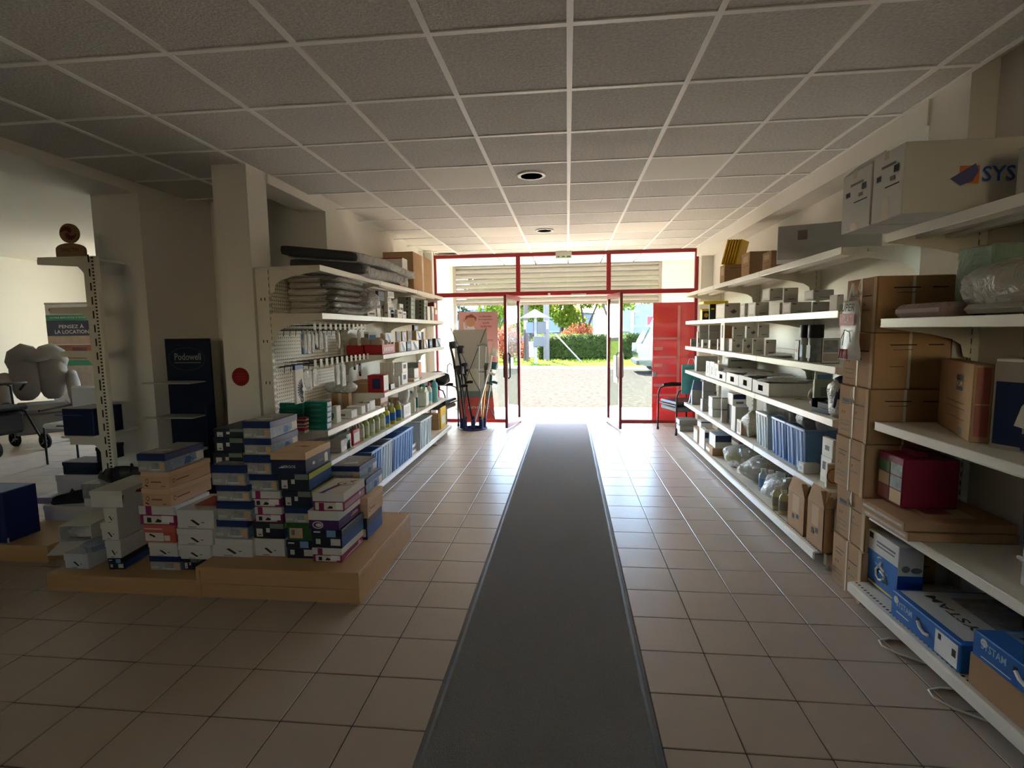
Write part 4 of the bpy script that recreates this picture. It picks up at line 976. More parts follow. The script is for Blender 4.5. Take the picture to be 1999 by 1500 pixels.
for i in range(16):
    a, b = 6.2832 * i / 16, 6.2832 * (i + 1) / 16
    k.add([(.0109, .012 * math.cos(a) + .02, .03 + .012 * math.sin(a)), (.0109, .024 * math.cos(a) + .02, .03 + .024 * math.sin(a)), (.0109, .024 * math.cos(b) + .02, .03 + .024 * math.sin(b)), (.0109, .012 * math.cos(b) + .02, .03 + .012 * math.sin(b))], [(0, 1, 2, 3)], M_ink)
o = k.build('sunburst_print', t); o['kind'] = 'stuff'
# ================================================================ GOODS ON THE RIGHT SHELVES
RX = 1.67
def Q(name, label, cat, group, sp, zb, m, dec=(), X=RX, rz=0, bev=.003, part='label'):
    s = span(*sp, X); pbox(name, label, cat, group, s, zb, m, dec, rz, bev, part); return s
def rv(w): return lambda a, b, c, d: w(c, b, a, d)          # far edge, corner, deep edge as read from left to right
QC, QD, QE, QF, QG, QH = map(rv, (ZC, ZD, ZE, ZF, ZG, ZH))
M_gwhite = mat('grey_white_carton', (206, 203, 194), .6, noise=.03)
DIA = [('N', .1, .9, .1, .9, M_paper), ('C', 'poly', [(.35, .45), (.55, .3), (.8, .45), (.6, .6)], M_greyink), ('C', .08, .25, .8, .88, G['crimson'])]
PLN = [('N', .15, .85, .2, .85, M_paper), ('C', .08, .25, .8, .88, G['crimson']), ('C', .3, .8, .2, .25, M_greyink)]
# top shelf
z = ZR['s1'] + .001
s = Q('carton', 'brown carton under the yellow envelopes on the top right shelf', 'box', 'brown cartons on the top right shelf', QC(480, 525, 690, 285), z, M_kraft, [('C', .3, .9, .8, .84, M_greyink), ('N', .2, .8, .5, .9, M_kraft2)], X=1.72)
for i in range(6):
    t = thing('yellow_envelope', 'yellow padded envelope, %s from the front of the leaning row' % ORD[i], 'envelope', (s[0] + .03 + .028 * i, (s[2] + s[3]) / 2, s[4] + .001), R(-35), 'yellow envelopes on a carton')
    T = Matrix.Rotation(R(14), 4, 'Y')
    MB().box(-.008, .008, -.12, .12, 0.002, .27, G['amber'], b=.004, T=T).build('sleeve', t)
    k = MB(); k.tube([(-.011, -.03, .2), (-.012, 0, .24), (-.012, .04, .22), (-.011, .01, .17), (-.011, .0, .1)], .003, M_ink, 5, T=T); k.box(-.0095, -.0085, .0, .08, .05, .06, M_ink, T=T); k.build('string_print', t)
for i, (sp, lab) in enumerate(((QC(690, 770, 965, 155), 'tall brown carton with a raised flap, middle of three'), (QC(895, 980, 1110, 145), 'brown carton with an open flap beside the long grey box'))):
    s = Q('carton', lab + ' on the top right shelf', 'box', 'brown cartons on the top right shelf', sp, z, M_kraft, [('N', .1, .9, .45, .46, M_ink), ('N', .2, .8, .6, .85, M_kraft2), ('C', .0, 1, .93, .94, M_greyink)], X=1.70)
    MB().prism([(s[2] - s[2], 0), (s[3] - s[2], .0), (s[3] - s[2], .012), (0, .012)], 0, .004, M_kraft, axis='x').build('flap', bpy.data.objects[-1] if 0 else None) if 0 else None
p0 = atz(1517, 508, z); p1 = aty(1737, 500, 3.55)
gb = thing('long_box', 'long grey white box lying slantwise on the top right shelf', 'box', (1.70, 4.22, z), R(-20))
MB().box(-.12, .50, -.28, .0, 0, .235, M_gwhite, b=.003).build('body', gb)
k = MB(); decal(k, .37, .14, .235, ('C', .17, .25, .56, .84, G['mauve']), .001); decal(k, .37, .14, .235, ('C', .77, .9, .8, 1, M_tape), .0013)
o = k.build('tape_label', gb); o.location = (.25, -.14, 0)
# second shelf
z = ZR['s2'] + .001
t = thing('sharps_bin', 'small yellow and black sharps box at the door end of the second right shelf', 'bin', (1.74, atx(1370, 620, 1.70).y, z), 0, 'sharps bins')
MB().prism([(-.05, -.05), (.05, -.05), (.05, .05), (-.05, .05)], 0, .13, G['yellow']).build('body', t)
MB().box(-.056, .056, -.056, .056, .125, .145, G['yellow'], b=.004).build('lid', t)
k = MB(); k.box(-.046, .046, -.052, -.05, .01, .115, M_ink); k.add([(-.0 + .026 * math.cos(a_ * .5236), -.0525, .062 + .03 * math.sin(a_ * .5236)) for a_ in range(12)], [tuple(range(12))], G['amber']); k.build('label', t)
sb = Q('sharps_bin', 'tall black sharps bin with a wide yellow lid on the second right shelf', 'bin', 'sharps bins', QC(372, 378, 440, 672), z, M_black, [('C', 'disc', .5, .7, .06, G['yellow'], 2)], X=1.69)
MB().box(-.16, .12, -.11, .14, 0, .035, G['yellow'], b=.008).build('lid', bpy.data.objects['sharps_bin.001']).location = (.03, 0, sb[4] - z + .001)
tops = {}
for i, (k_, sp, m, dec, lab) in enumerate((('w1', QC(440, 525, 678, 660), M_gwhite, DIA, 'large diamond-printed white carton next to the black bin'), ('w2', QC(678, 722, 755, 662), M_gwhite, PLN, 'narrow white carton, second along'), ('w3', QC(755, 825, 958, 650), M_gwhite, PLN, 'white carton, third along'), ('w4', QC(960, 1062, 1090, 655), M_wbox, PLN, 'bright white carton, fourth along'), ('w5', QC(1090, 1170, 1375, 650), M_gwhite, PLN, 'wide white carton, fifth along'), ('w6', QC(1378, 1384, 1555, 648), M_gwhite, PLN, 'wide grey carton at the camera end'))):
    tops[k_] = Q('white_carton', lab + ' on the second right shelf', 'box', 'white cartons on the second right shelf', sp, z, m, dec, X=1.68 if k_ != 'w6' else 1.74)
for i, (b, sp, lab) in enumerate((('w3', QC(890, 965, 1096, 513), 'upper white carton, first of the top row from the door'), ('w4', QC(1097, 1102, 1245, 510), 'upper white carton, second of the top row from the door'), ('w5', QC(1300, 1390, 1592, 530), 'upper wide white carton, third of the top row'))):
    s = span(*sp, 1.70); Q('white_carton', lab + ' on the second right shelf', 'box', 'white cartons on the second right shelf', sp, tops[b][4] + .001, M_gwhite, PLN, X=1.70 + .02 * (i == 1))
Q('white_carton', 'tall white carton with a pink stripe near the carton tower on the second right shelf', 'box', 'white cartons on the second right shelf', QC(1548, 1628, 1690, 575), z, M_wbox, [('C', .1, .3, .9, .95, G['red']), ('N', .1, .9, .1, .9, M_paper)], X=1.66)
# third shelf
z = ZR['s3'] + .001
for r_ in range(2):
    for c_ in range(2):
        sp = (QC(272, 279, 366, 943 - 68 * r_), QC(367, 373, 480, 943 - 68 * r_))[c_]
        b = z if not r_ else span(*(QC(272, 279, 366, 943), QC(367, 373, 480, 943))[c_], 1.76)[4] + .001
        Q('grey_carton', 'plain grey carton, %s %s of a block of four on the third right shelf' % (('lower', 'upper')[r_], ('far', 'near')[c_]), 'box', 'grey cartons on the third right shelf', sp, b, G['grey'], [('N', .2, .8, .2, .8, M_greyink)], X=1.76)
for i, (sp, m, lab) in enumerate(((QC(190, 196, 248, 1008), G['greengrey'], 'small box with grey label'), (QC(250, 262, 282, 940), M_wbox, 'narrow white box'), (QC(295, 312, 362, 1018), M_wbox, 'small white box with open top'), (QC(364, 384, 452, 1020), G['grey'], 'small grey box with white side'), (QC(450, 462, 482, 1012), M_wbox, 'slim white box'))):
    Q('product_box', lab + ', %s from the door on the third right shelf' % ORD[i], 'box', 'small boxes on the third right shelf', sp, z, m, [('N', .1, .9, .1, .9, M_paper), ('C', .2, .8, .3, .6, M_greyink)], X=1.68)
Q('upright_card', 'tall white upright card with dark lettering on the third right shelf', 'card', None, QC(486, 524, 530, 848), z, M_wbox, [('N', .35, .65, .45, .9, M_greyink)], X=1.67)
Q('carton', 'brown carton behind the white boxes on the third right shelf', 'box', None, QC(520, 530, 772, 848), z, M_kraft, [('C', .3, .5, .3, .5, M_tape)], X=1.83)
low = {}
for i, (k_, sp, m, dec, lab) in enumerate((('a', QC(528, 556, 572, 1005), M_wbox, PLN, 'slim white box'), ('b', QC(566, 598, 702, 1008), M_gwhite, DIA, 'white box with a diamond print'), ('c', QC(702, 706, 797, 1005), M_gwhite, DIA, 'second white box with a diamond print'), ('d', QC(797, 802, 912, 1000), M_gwhite, PLN, 'plain white box'), ('e', QC(915, 925, 1028, 1018), M_wbox, PLN, 'white box at the camera end'))):
    low[k_] = Q('white_box', lab + ', lower row, %s from door, third right shelf' % ORD[i], 'box', 'lower row of white boxes on the third right shelf', sp, z, m, dec, X=1.70)
for i, (b, sp, m, dec, lab) in enumerate((('b', QC(594, 612, 722, 888), M_gwhite, PLN, 'tilted plain white box'), ('c', QC(722, 740, 855, 882), M_gwhite, DIA, 'white box with a diamond print'), ('d', QC(850, 856, 962, 868), M_gwhite, PLN, 'taller plain white box'))):
    Q('white_box', lab + ', upper row, %s from door, third right shelf' % ORD[i], 'box', 'upper row of white boxes on the third right shelf', sp, low[b][4] + .001, m, dec, X=1.73)
sack('flat_bag', 'flat crumpled white bag lying on the third right shelf', 'bag', None, (1.77, atx(1520, 690, 1.75).y, z), (.07, .14, .014), M_milk, 61, 0, .25)
Q('tall_box', 'narrow black and white box left of the black-capped pair', 'box', None, QC(1210, 1250, 1262, 1022), z, M_black, [('N', .1, .9, .05, .6, M_wbox), ('N', 'disc', .5, .5, .1, G['red'])], X=1.68)
for i, pxx in enumerate((1572, 1588)):
    y = atx(pxx, 690, 1.72).y; t = thing('black_capped_bottle', ('Silver bottle with a broad black cap, left one of the pair', 'Dark printed bottle with a broad black cap, right one of the pair')[i], 'bottle', (1.73, y, z), 0, 'black-capped pair on the third right shelf')
    MB().lathe([(.042, 0), (.044, .01), (.044, .165), (.04, .175)], (G['lgrey'], M_photo)[i], 18).build('body', t, 40)
    MB().lathe([(.048, .17), (.05, .175), (.05, .255), (.046, .262)], M_black, 18).build('cap', t, 40)
    MB().box(-.0455, -.044, -.03, .03, .03, .12, (G['lblue'], G['black'])[i]).build('label', t)
fc = Q('framed_card', 'white card with a grey photo in a thin dark frame on the third right shelf', 'card', None, QC(1470, 1474, 1655, 1005), z, G['dgrey'], [('C', .04, .96, .03, .97, M_paper), ('C', .1, .9, .45, .93, M_photo), ('C', .1, .9, .1, .4, mat('sepia_print', (206, 190, 168), .6))], X=1.69)
# fourth shelf
z = ZR['s4'] + .001
Q('grey_carton', 'long plain grey carton at the door end of the fourth right shelf', 'box', None, QD(265, 288, 522, 92), z, G['grey'], [('C', 0, 1, .48, .49, M_greyink)], X=1.72)
for i, (sp) in enumerate((QD(390, 432, 452, 152), QD(434, 482, 500, 158), QD(484, 528, 585, 180))):
    Q('window_box', 'white box with a cut-out window, %s from the door on the fourth right shelf' % ORD[i], 'box', 'white window boxes on the fourth right shelf', sp, z, M_wbox, [('N', .25, .75, .2, .75, M_photo)], X=1.67)
Q('long_box', 'long white box behind the open trays on the fourth right shelf', 'box', None, QD(584, 636, 952, 112), z, M_gwhite, [('N', .15, .85, .3, .9, M_paper), ('C', .1, .8, .86, .9, M_ink), ('C', .35, .5, .35, .6, M_greyink), ('C', .55, .7, .3, .55, M_greyink)], X=1.76)
M_mauve = mat('mauve_contents', (150, 132, 124), .8, noise=.25, scale=10)
for i, (a, b, yt) in enumerate(((500, 606, 275), (612, 748, 300), (752, 898, 335), (908, 1092, 395))):
    y1, y0 = atx(1310 + .1751 * a, 740, 1.66).y, atx(1310 + .1751 * b, 770, 1.66).y; ht = aty(1310 + .1751 * b, 680 + .1751 * yt, y0).z; ht = atx(1310 + .1751 * b, 680 + .1751 * yt, 1.66).z - z
    t = thing('open_tray', 'white open tray with a square front hole, %s from the door, fourth right shelf' % ORD[i], 'tray', (1.66, (y0 + y1) / 2, z), 0, 'white open trays on the fourth right shelf')
    w = (y1 - y0) / 2 - .004; k = MB()
    for q in ((0, .004, -w, -w * .3, 0, ht), (0, .004, w * .3, w, 0, ht), (0, .004, -w * .3, w * .3, 0, ht * .28), (0, .004, -w * .3, w * .3, ht * .72, ht), (0, .4, -w, -w + .004, 0, ht), (0, .4, w - .004, w, 0, ht), (.396, .4, -w, w, 0, ht), (0, .4, -w, w, 0, .004)): k.box(*q, M_wbox)
    k.build('tray', t)
    MB().box(.03, .39, -w + .008, w - .008, .004, ht * .86, M_mauve, b=.02).build('contents', t, 60)
    sack('film_sheet', 'crumpled clear film lying over the %s open tray' % ORD[i], 'film', 'films over the open trays', (1.86, (y0 + y1) / 2, z + ht * .9), (.19, w * .95, .022), M_milk, 70 + i, 0, .3)
for i in range(5):
    sack('sock_bundle', 'mauve grey rolled bundle, %s of the heap beside the last open tray' % ORD[i], 'bundle', 'mauve bundles on the fourth right shelf', (1.80 + .055 * (i % 3), 3.93 + .08 * (i // 2) - .03 * (i % 2), z + (.045 if i > 2 else 0) + .001), (.06, .055, .04), M_mauve, 80 + i, i, .15)
t = thing('display_tray', 'dark open tray of small boxes on the fourth right shelf', 'tray', (1.80, 3.70, z), R(8))
k = MB()
for q in ((-.11, .11, -.1, -.096, 0, .05), (-.11, .11, .096, .1, 0, .09), (-.11, -.106, -.1, .1, 0, .03), (.106, .11, -.1, .1, 0, .1), (-.11, .11, -.1, .1, 0, .004)): k.box(*q, G['dkblue'])
k.build('tray', t)
for i in range(4): MB().box(-.10 + .05 * i, -.055 + .05 * i, -.09, .05, .005, .07 + .01 * (i % 2), (G['black'], G['mauve'])[i % 2], b=.002).build('small_box', t)
Q('pale_green_box', 'upright pale green box with a small emblem on the fourth right shelf', 'box', None, QD(1584, 1604, 1838, 350), z, G['palegreen'], [('C', .3, .75, .45, .75, G['greengrey']), ('C', 'disc', .5, .15, .05, M_ink)], X=1.70)
Q('blue_white_pack', 'white and blue pack standing behind the pale green box', 'box', None, QD(1600, 1610, 1812, 258), z, M_wbox, [('C', .1, .9, .4, .9, G['lblue']), ('C', .2, .8, .6, .7, M_paper)], X=1.84)
sack('garment_bag', 'dark blue garment in a clear bag at the camera end of the fourth right shelf', 'bag', None, (1.735, 3.475, z), (.07, .06, .13), G['navy'], 93, 0, .2, lambda o: MB().blob((0, 0, .12), (.085, .068, .125), M_milk, 16, 10, .2, 94).build('clear_bag', o, 60))
# fifth shelf
z = ZR['s5'] + .001
Q('grey_carton', 'square grey carton nearest the door on the fifth right shelf', 'box', 'grey cartons at the door end of the fifth right shelf', QD(225, 236, 346, 470), z, G['grey'], [('N', .2, .8, .2, .8, M_paper)], X=1.68)
s1_ = Q('grey_carton', 'lower grey carton of a pile of two on the fifth right shelf', 'box', 'grey cartons at the door end of the fifth right shelf', QD(328, 352, 515, 572), z, G['grey'], [('N', .2, .8, .2, .8, M_paper)], X=1.67)
s2_ = Q('grey_carton', 'middle grey carton with a red dot on the fifth right shelf', 'box', 'grey cartons at the door end of the fifth right shelf', QD(345, 360, 510, 482), s1_[4] + .001, G['grey'], [('C', 'disc', .88, .75, .12, G['rust'], 1)], X=1.69)
Q('grey_carton', 'top grey carton with a red dot on the fifth right shelf', 'box', 'grey cartons at the door end of the fifth right shelf', QD(348, 360, 505, 376), s2_[4] + .001, G['grey'], [('C', 'disc', .88, .75, .12, G['rust'], 1)], X=1.69)
for r_ in range(2):
    for c_ in range(2):
        sp = (QD(418, 462, 562, 682 - 130 * r_), QD(560, 566, 640, 685 - 130 * r_))[c_]
        b = z if not r_ else span(*(QD(418, 462, 562, 682), QD(560, 566, 640, 685))[c_], 1.68)[4] + .001
        Q('lidded_carton', 'white dark-lidded carton, %s %s of a block of four, fifth right shelf' % (('lower', 'upper')[r_], ('far', 'near')[c_]), 'box', 'dark-lidded cartons on the fifth right shelf', sp, b, M_gwhite, [('C', 0, 1, .94, 1, G['dkblue']), ('N', .1, .9, .1, .85, M_paper)], X=1.68)
s1_ = Q('grey_carton', 'dark grey carton under the navy-topped box on the fifth right shelf', 'box', None, QD(628, 672, 845, 632), z, G['dgrey'], [('C', 0, 1, .5, .52, M_ink)], X=1.74)
Q('navy_topped_box', 'white box with a navy arched top on the fifth right shelf', 'box', None, QD(634, 690, 842, 512), s1_[4] + .001, M_wbox, [('C', 'poly', [(.05, .55), (.95, .55), (.95, .9), (.75, .97), (.25, .97), (.05, .9)], G['navy']), ('C', .25, .8, .15, .35, M_greyink)], X=1.73)
Q('tall_white_box', 'tall white box with a grey side on the fifth right shelf', 'box', None, QD(676, 720, 866, 656), z, G['lgrey'], [('N', 0, 1, 0, 1, M_wbox)], X=1.665)  # body greyed as shade away from the door, aisle face left white
Q('frame_box', 'small white box with a window frame front on the fifth right shelf', 'box', None, QD(736, 784, 832, 815), z, M_kraft2, [('N', 0, 1, 0, 1, M_wbox), ('N', .2, .8, .15, .85, G['mauve'])], X=1.665)
Q('navy_box', 'flat navy box at the back above the small frame box', 'box', None, QD(860, 872, 1000, 700), z, G['navy'], [('C', .1, .9, .3, .6, M_paper)], X=1.84)
sack('crumpled_bag', 'crumpled beige plastic bag beside the clear bin on the fifth right shelf', 'bag', None, (1.75, atx(1310 + .1751 * 880, 840, 1.73).y, z), (.075, .1, .12), filmmat('beige_film', (206, 192, 166), .15, .25, .8, 22), 101, 0, .25)
z0_ = z
for pa, pb, h, m, lab, fill in ((932, 1058, .30, M_binw, 'clear plastic bin next to the crumpled bag on the fifth right shelf', None), (1108, 1266, .31, M_bin, 'blue plastic bin in the middle of the fifth right shelf', M_photob), (1272, 1484, .31, M_bin, 'blue plastic bin nearest the camera on the fifth right shelf', M_mauve)):
    y1, y0 = atx(1310 + .1751 * pa, 860, 1.67).y, atx(1310 + .1751 * pb, 880, 1.67).y
    bin_(lab, 1.68, 2.06, y0 + .015, y1 - .015, h, m, m, fill, group='plastic bins on the fifth right shelf')
    for j in range(2):
        sack('clear_bag', 'clear bag bulging from the %s of the %s' % (('far half', 'near half')[j], {932: 'clear plastic bin on the right', 1108: 'middle blue bin on the right', 1272: 'near blue bin on the right'}[pa]), 'bag', 'clear bags in the plastic bins', (1.84 + .06 * j, y0 + (y1 - y0) * (.7 - .4 * j), z + h - .06), (.11, (y1 - y0) * .28, .1), M_milk if (j + pa) % 2 else filmmat('pale_film', (196, 190, 178), .3, .2, .9, 20), 110 + j + pa, 0, .3)
Q('white_box', 'low white box in front of the blue bins on the fifth right shelf', 'box', None, QD(1418, 1482, 1662, 1292), z, M_gwhite, [('N', .1, .9, .15, .85, M_paper), ('N', .3, .7, .3, .6, G['lblue'])], X=1.66)
s1_ = Q('white_carton', 'lower white printed carton at the camera end of the fifth right shelf', 'box', None, QD(1672, 1788, 1858, 1240), z, M_wbox, [('N', .1, .9, .2, .9, M_paper), ('N', .2, .8, .5, .8, M_greyink)], X=1.70)
Q('white_carton', 'upper white carton with lettering at the camera end of the fifth right shelf', 'box', None, QD(1690, 1808, 1862, 1030), s1_[4] + .001, M_wbox, [('N', .1, .9, .2, .9, M_paper), ('N', .3, .7, .35, .6, M_greyink)], X=1.70)
Q('framed_board', 'board with a brown ring print beside the carton tower on the fifth right shelf', 'board', None, QD(1722, 1745, 1862, 1290), z, M_wbox, [('C', .05, .95, .05, .95, M_kraft2), ('C', 'disc', .6, .5, .32, G['rust'], .8), ('C', 'disc', .6, .5, .26, M_kraft2, .8)], X=1.66)
# base deck
z = ZR['s6'] + .001
BXR = 1.62
s1_ = Q('grey_carton', 'lower grey carton of two at the door end of the right base shelf', 'box', 'grey cartons on the right base shelf', QE(50, 84, 222, 62), z, G['grey'], [('N', .1, .9, .1, .9, M_paper), ('T', .1, .4, .6, .9, M_paper)], X=1.55)
Q('grey_carton', 'upper grey carton of two at the door end of the right base shelf', 'box', 'grey cartons on the right base shelf', QE(44, 80, 252, 2), s1_[4] + .001, G['grey'], [('N', .1, .9, .1, .9, M_paper)], X=1.56)
s1_ = Q('lidded_box', 'white lower box of a navy-lidded pile on the right base shelf', 'box', 'navy-lidded boxes on the right base shelf', QE(214, 250, 280, 92), z, M_kraft2, [('N', .05, .95, .1, .9, G['lgrey'])], X=1.6)
Q('lidded_box', 'far navy-lidded box on the right base shelf', 'box', 'navy-lidded boxes on the right base shelf', QE(250, 285, 392, 18), s1_[4] + .001, M_gwhite, [('C', 0, 1, .8, 1, G['navy']), ('N', 0, 1, .8, 1, G['navy'])], X=1.66)
Q('tall_white_box', 'tall white and blue box in front of the navy-lidded pile', 'box', None, QE(268, 318, 362, 102), z, M_wbox, [('N', .1, .9, .1, .9, M_paper), ('C', .1, .9, .6, .9, G['navy'])], X=1.6)
s1_ = Q('carton', 'brown carton with a white label on the right base shelf', 'box', None, QE(326, 392, 638, 268), z, M_kraft, [('N', .05, .5, .8, .98, G['navy']), ('N', .1, .6, .2, .6, M_paper)], X=1.61)
Q('lidded_box', 'navy-lidded flat box resting on the brown carton', 'box', 'navy-lidded boxes on the right base shelf', QE(362, 420, 572, 150), s1_[4] + .001, M_gwhite, [('C', 0, 1, .5, 1, G['navy']), ('N', .1, .9, .1, .9, M_wbox), ('T', .05, .95, .05, .95, M_photob)], X=1.63)
Q('carton', 'dark brown carton at the back behind the labelled carton', 'box', None, QE(640, 652, 800, 195), z, G['rust'], [('C', .1, .9, .4, .6, M_kraft)], X=1.86)
M_bag = mat('green_white_bag_print', (158, 162, 124), .3, noise=.55, scale=9)
for i, (px_, py_, rx, lab) in enumerate(((1447, 915, .2, 'far'), (1484, 925, .2, 'middle'), (1535, 945, .2, 'near'))):
    y = atx(px_, py_, 1.78).y
    t = thing('nappy_bag', '%s plump plastic bag of white and green packs on the right base shelf' % lab, 'bag', (1.83, y, z), R(25), 'plump bags on the right base shelf')
    MB().blob((0, 0, .1), (.17, .19, .11), M_bag, 18, 10, .12, 130 + i).build('contents', t, 60)
    MB().blob((0, 0, .105), (.19, .21, .118), M_film, 20, 12, .16, 140 + i).build('plastic_bag', t, 60)
    k = MB()
    k.tube([(-.17, -.12, .14), (-.08, .0, .215), (.05, .1, .22)], .006, G['dgreen'], 6); k.build('green_stripe', t)
    k = MB(); k.tube([(-.12, -.14, .18), (0, -.03, .222), (.1, .06, .215)], .006, G['rust'], 6); k.build('red_stripe', t)
M_bwt = mat('blue_white_bottle', (196, 208, 226), .25, noise=.05)
for i in range(4):
    p = atx(1310 + .2066 * (868 + 72 * i), 945, 1.70 + .045 * i)
    bottle('rinse_bottle', 'white bottle with a blue label, %s from the left' % ORD[i], 'bottle', 'blue-labelled bottles on the right base shelf', (1.70 + .045 * i, p.y, z), .036, .2, M_bwt, M_wbox, G['lblue'], .8, .5, .1)
for i, (a, X_) in enumerate(((995, 1.63), (1062, 1.64), (1060, 1.72), (1130, 1.70), (1125, 1.80))):
    p = atx(1310 + .2066 * a, 990, X_)
    bottle('oil_bottle', 'clear bottle of pale yellow liquid, %s' % ('front left of the group', 'front centre of the group', 'middle of the group', 'right of the group', 'rear right of the group')[i], 'bottle', 'pale yellow bottles on the right base shelf', (X_, p.y, z), .034, .19, mat('pale_yellow_liquid', (206, 196, 150), .2, noise=.03), M_wbox, mat('grey_label', (150, 140, 124), .5), .8, .45, .12)
def open_carton(label, sp, X):
    x0, x1, y0, y1, zt = span(*sp, X); t = thing('open_carton', label, 'box', ((x0 + x1) / 2, (y0 + y1) / 2, z), 0, 'open cartons on the right base shelf')
    a, b, h = (x1 - x0) / 2, (y1 - y0) / 2, zt - z; k = MB()
    for q in ((-a, a, -b, -b + .004), (-a, a, b - .004, b), (-a, -a + .004, -b, b), (a - .004, a, -b, b)): k.box(*q, 0, h * .74, M_kraft)
    k.box(-a, a, -b, b, 0, .004, M_kraft); k.build('walls', t)
    MB().add([(-a, -b, h * .74), (-a, b, h * .74), (-a + .03, b, h), (-a + .03, -b, h), (-a + .004, -b, h * .74), (-a + .004, b, h * .74), (-a + .034, b, h), (-a + .034, -b, h)], [(0, 1, 2, 3), (7, 6, 5, 4), (0, 3, 7, 4), (1, 5, 6, 2), (3, 2, 6, 7)], M_kraft).build('aisle_flap', t)
    MB().add([(-a, -b, h * .74), (a, -b, h * .74), (a, -b + .05, h * .99), (-a, -b + .05, h * .99), (-a, -b + .004, h * .74), (a, -b + .004, h * .74), (a, -b + .054, h * .99), (-a, -b + .054, h * .99)], [(0, 1, 2, 3), (7, 6, 5, 4), (0, 3, 7, 4), (1, 5, 6, 2), (3, 2, 6, 7)], M_kraft).build('front_flap', t)
    o = marks(t, a, b, h, [('N', .3, .7, .35, .7, M_kraft2), ('N', .55, .7, .25, .33, M_ink), ('N', .3, .45, .2, .3, M_ink), ('N', .1, .9, .74, .745, M_tape)], 'print')
open_carton('open brown carton with raised flaps next to the bottles on the right base shelf', QE(1115, 1268, 1335, 625), 1.60)
open_carton('open brown carton at the camera end of the right base shelf', QE(1300, 1455, 1556, 690), 1.60)
# hanging things at the door end of the right run
t = thing('teal_poster_bag', 'teal and white printed bag hanging at the door end of the right shelves', 'bag', (1.70, 7.568, 0.62))
MB().box(-.10, .16, -.01, .01, .0, .42, mat('teal_print', (90, 170, 170), .4, noise=.5, scale=9), b=.004).build('bag_body', t)
MB().tube([(-.02, 0, .42), (0, 0, .5), (.06, 0, .5), (.08, 0, .42)], .005, M_wbox, 6).build('handle', t)
t = thing('blue_folder', 'blue grey folder leaning next to the teal bag', 'folder', (1.73, 7.40, ZR['s5'] + .002), R(12))
MB().box(-.07, .12, -.012, .012, 0, .32, mat('blue_folder_card', (96, 120, 160), .4), b=.003, T=Matrix.Rotation(R(12), 4, 'Y')).build('cover', t)
# carton tower between the two runs
for i in range(6):
    jx, jy = ((0, 0), (.012, .01), (-.008, .015), (.0, .02), (.014, .03), (.018, .035))[i]
    zb = .3025 * i
    h = .300
    o = pbox('strapped_carton', 'brown strapped carton, %s from the floor in the tall tower on the right' % ORD[i], 'box', 'tower of strapped cartons', (1.62 + jx, 2.0 + jx, 2.965 + jy, 3.29 + jy * .6, zb + h), zb, M_kraft,
             [('N', .12, .42, .72 - .05 * (i % 2), .74, M_ink), ('N', .12, .36, .64, .66, M_ink), ('N', .1, .4, .3, .32, M_greyink), ('N', .1, .38, .22, .24, M_greyink), ('N', .12, .4, .12, .14, M_greyink), ('N', .56, .85, .66, .68, M_ink), ('N', .56, .8, .4, .42, M_greyink), ('N', .6, .63, .5, .54, M_ink), ('N', .14, .17, .45, .5, M_ink), ('N', .22, .25, .45, .5, M_ink), ('C', .2, .55, .78, .8, M_ink), ('C', .25, .5, .7, .71, M_ink), ('C', .7, .9, .78, .8, M_ink), ('C', .2, .4, .4, .41, M_ink), ('N', .9, .99, .0, 1, M_kraft2)], bev=.004, part='print')
    k = MB()
    a, b = .19, (3.29 - 2.965 - jy * .4) / 2
    k.box(-a - .0015, a + .0015, .0, .012, -.0, .0005, M_wbox)
    for q in ((-a - .002, -a - .0005, -.008, .006, 0, h + .001), (a + .0005, a + .002, -.008, .006, 0, h + .001), (-a - .002, a + .002, -.008, .006, h, h + .0015)): k.box(*q, mat('white_strap', (214, 204, 186), .4))
    k.build('strap', o)
    MB().box(-.02, -.006, -b - .002, -b - .0005, 0, h, mat('white_strap', (214, 204, 186), .4)).build('strap', o)
    if i in (1, 3, 4, 5): MB().tube([(-a - .006, 0, h * .99), (-a - .012, .01, h * .85), (-a - .01, -.02, h * .7), (-a - .014, .012, h * .82), (-a - .008, .02, h * .66)], .003, M_paper, 5).build('strap_tail', o)
t = thing('printed_bag', 'white plastic bag with SUPER lettering hanging on the carton tower', 'bag', (1.612, 3.19, 1.36))
k = MB(); n = 9; vs = []; fs = []
for i in range(n + 1):
    zz = .33 * i / n; w = .085 + .02 * (1 - i / n)
    for j in range(7):
        s_ = j / 6 - .5; vs.append((-.012 - .01 * math.sin(5 * s_ + i) * .6 - .02 * (1 - i / n) * math.cos(3 * s_), s_ * 2 * w - .02 * (1 - i / n), zz))
for i in range(n):
    for j in range(6): fs.append((i * 7 + j, i * 7 + j + 1, (i + 1) * 7 + j + 1, (i + 1) * 7 + j))
k.add(vs, fs, mat('grey_white_plastic', (206, 206, 206), .35, noise=.05)); o = k.build('bag_film', t, 60)
sm = o.modifiers.new('thickness', 'SOLIDIFY'); sm.thickness = .003
k = MB(); put_text(k, 'SUPER', (-.032, 0, .295), (0, -1, 0), (0, 0, 1), .042, M_ink, width=.17, slant=.25)
k.quad((-.031, .075, .195), (-.031, -.08, .195), (-.031, -.08, .262), (-.031, .075, .262), G['red']); put_text(k, 'PLAT', (-.0325, -.01, .23), (0, -1, 0), (0, 0, 1), .04, mat('faded_red_print', (220, 150, 140), .5), width=.1, slant=.2)
k.tube([(-.034, .04, .12), (-.036, .0, .17), (-.035, -.05, .155), (-.034, -.06, .1)], .002, M_ink, 5); k.tube([(-.034, .01, .17), (-.035, .02, .08)], .002, M_ink, 5)
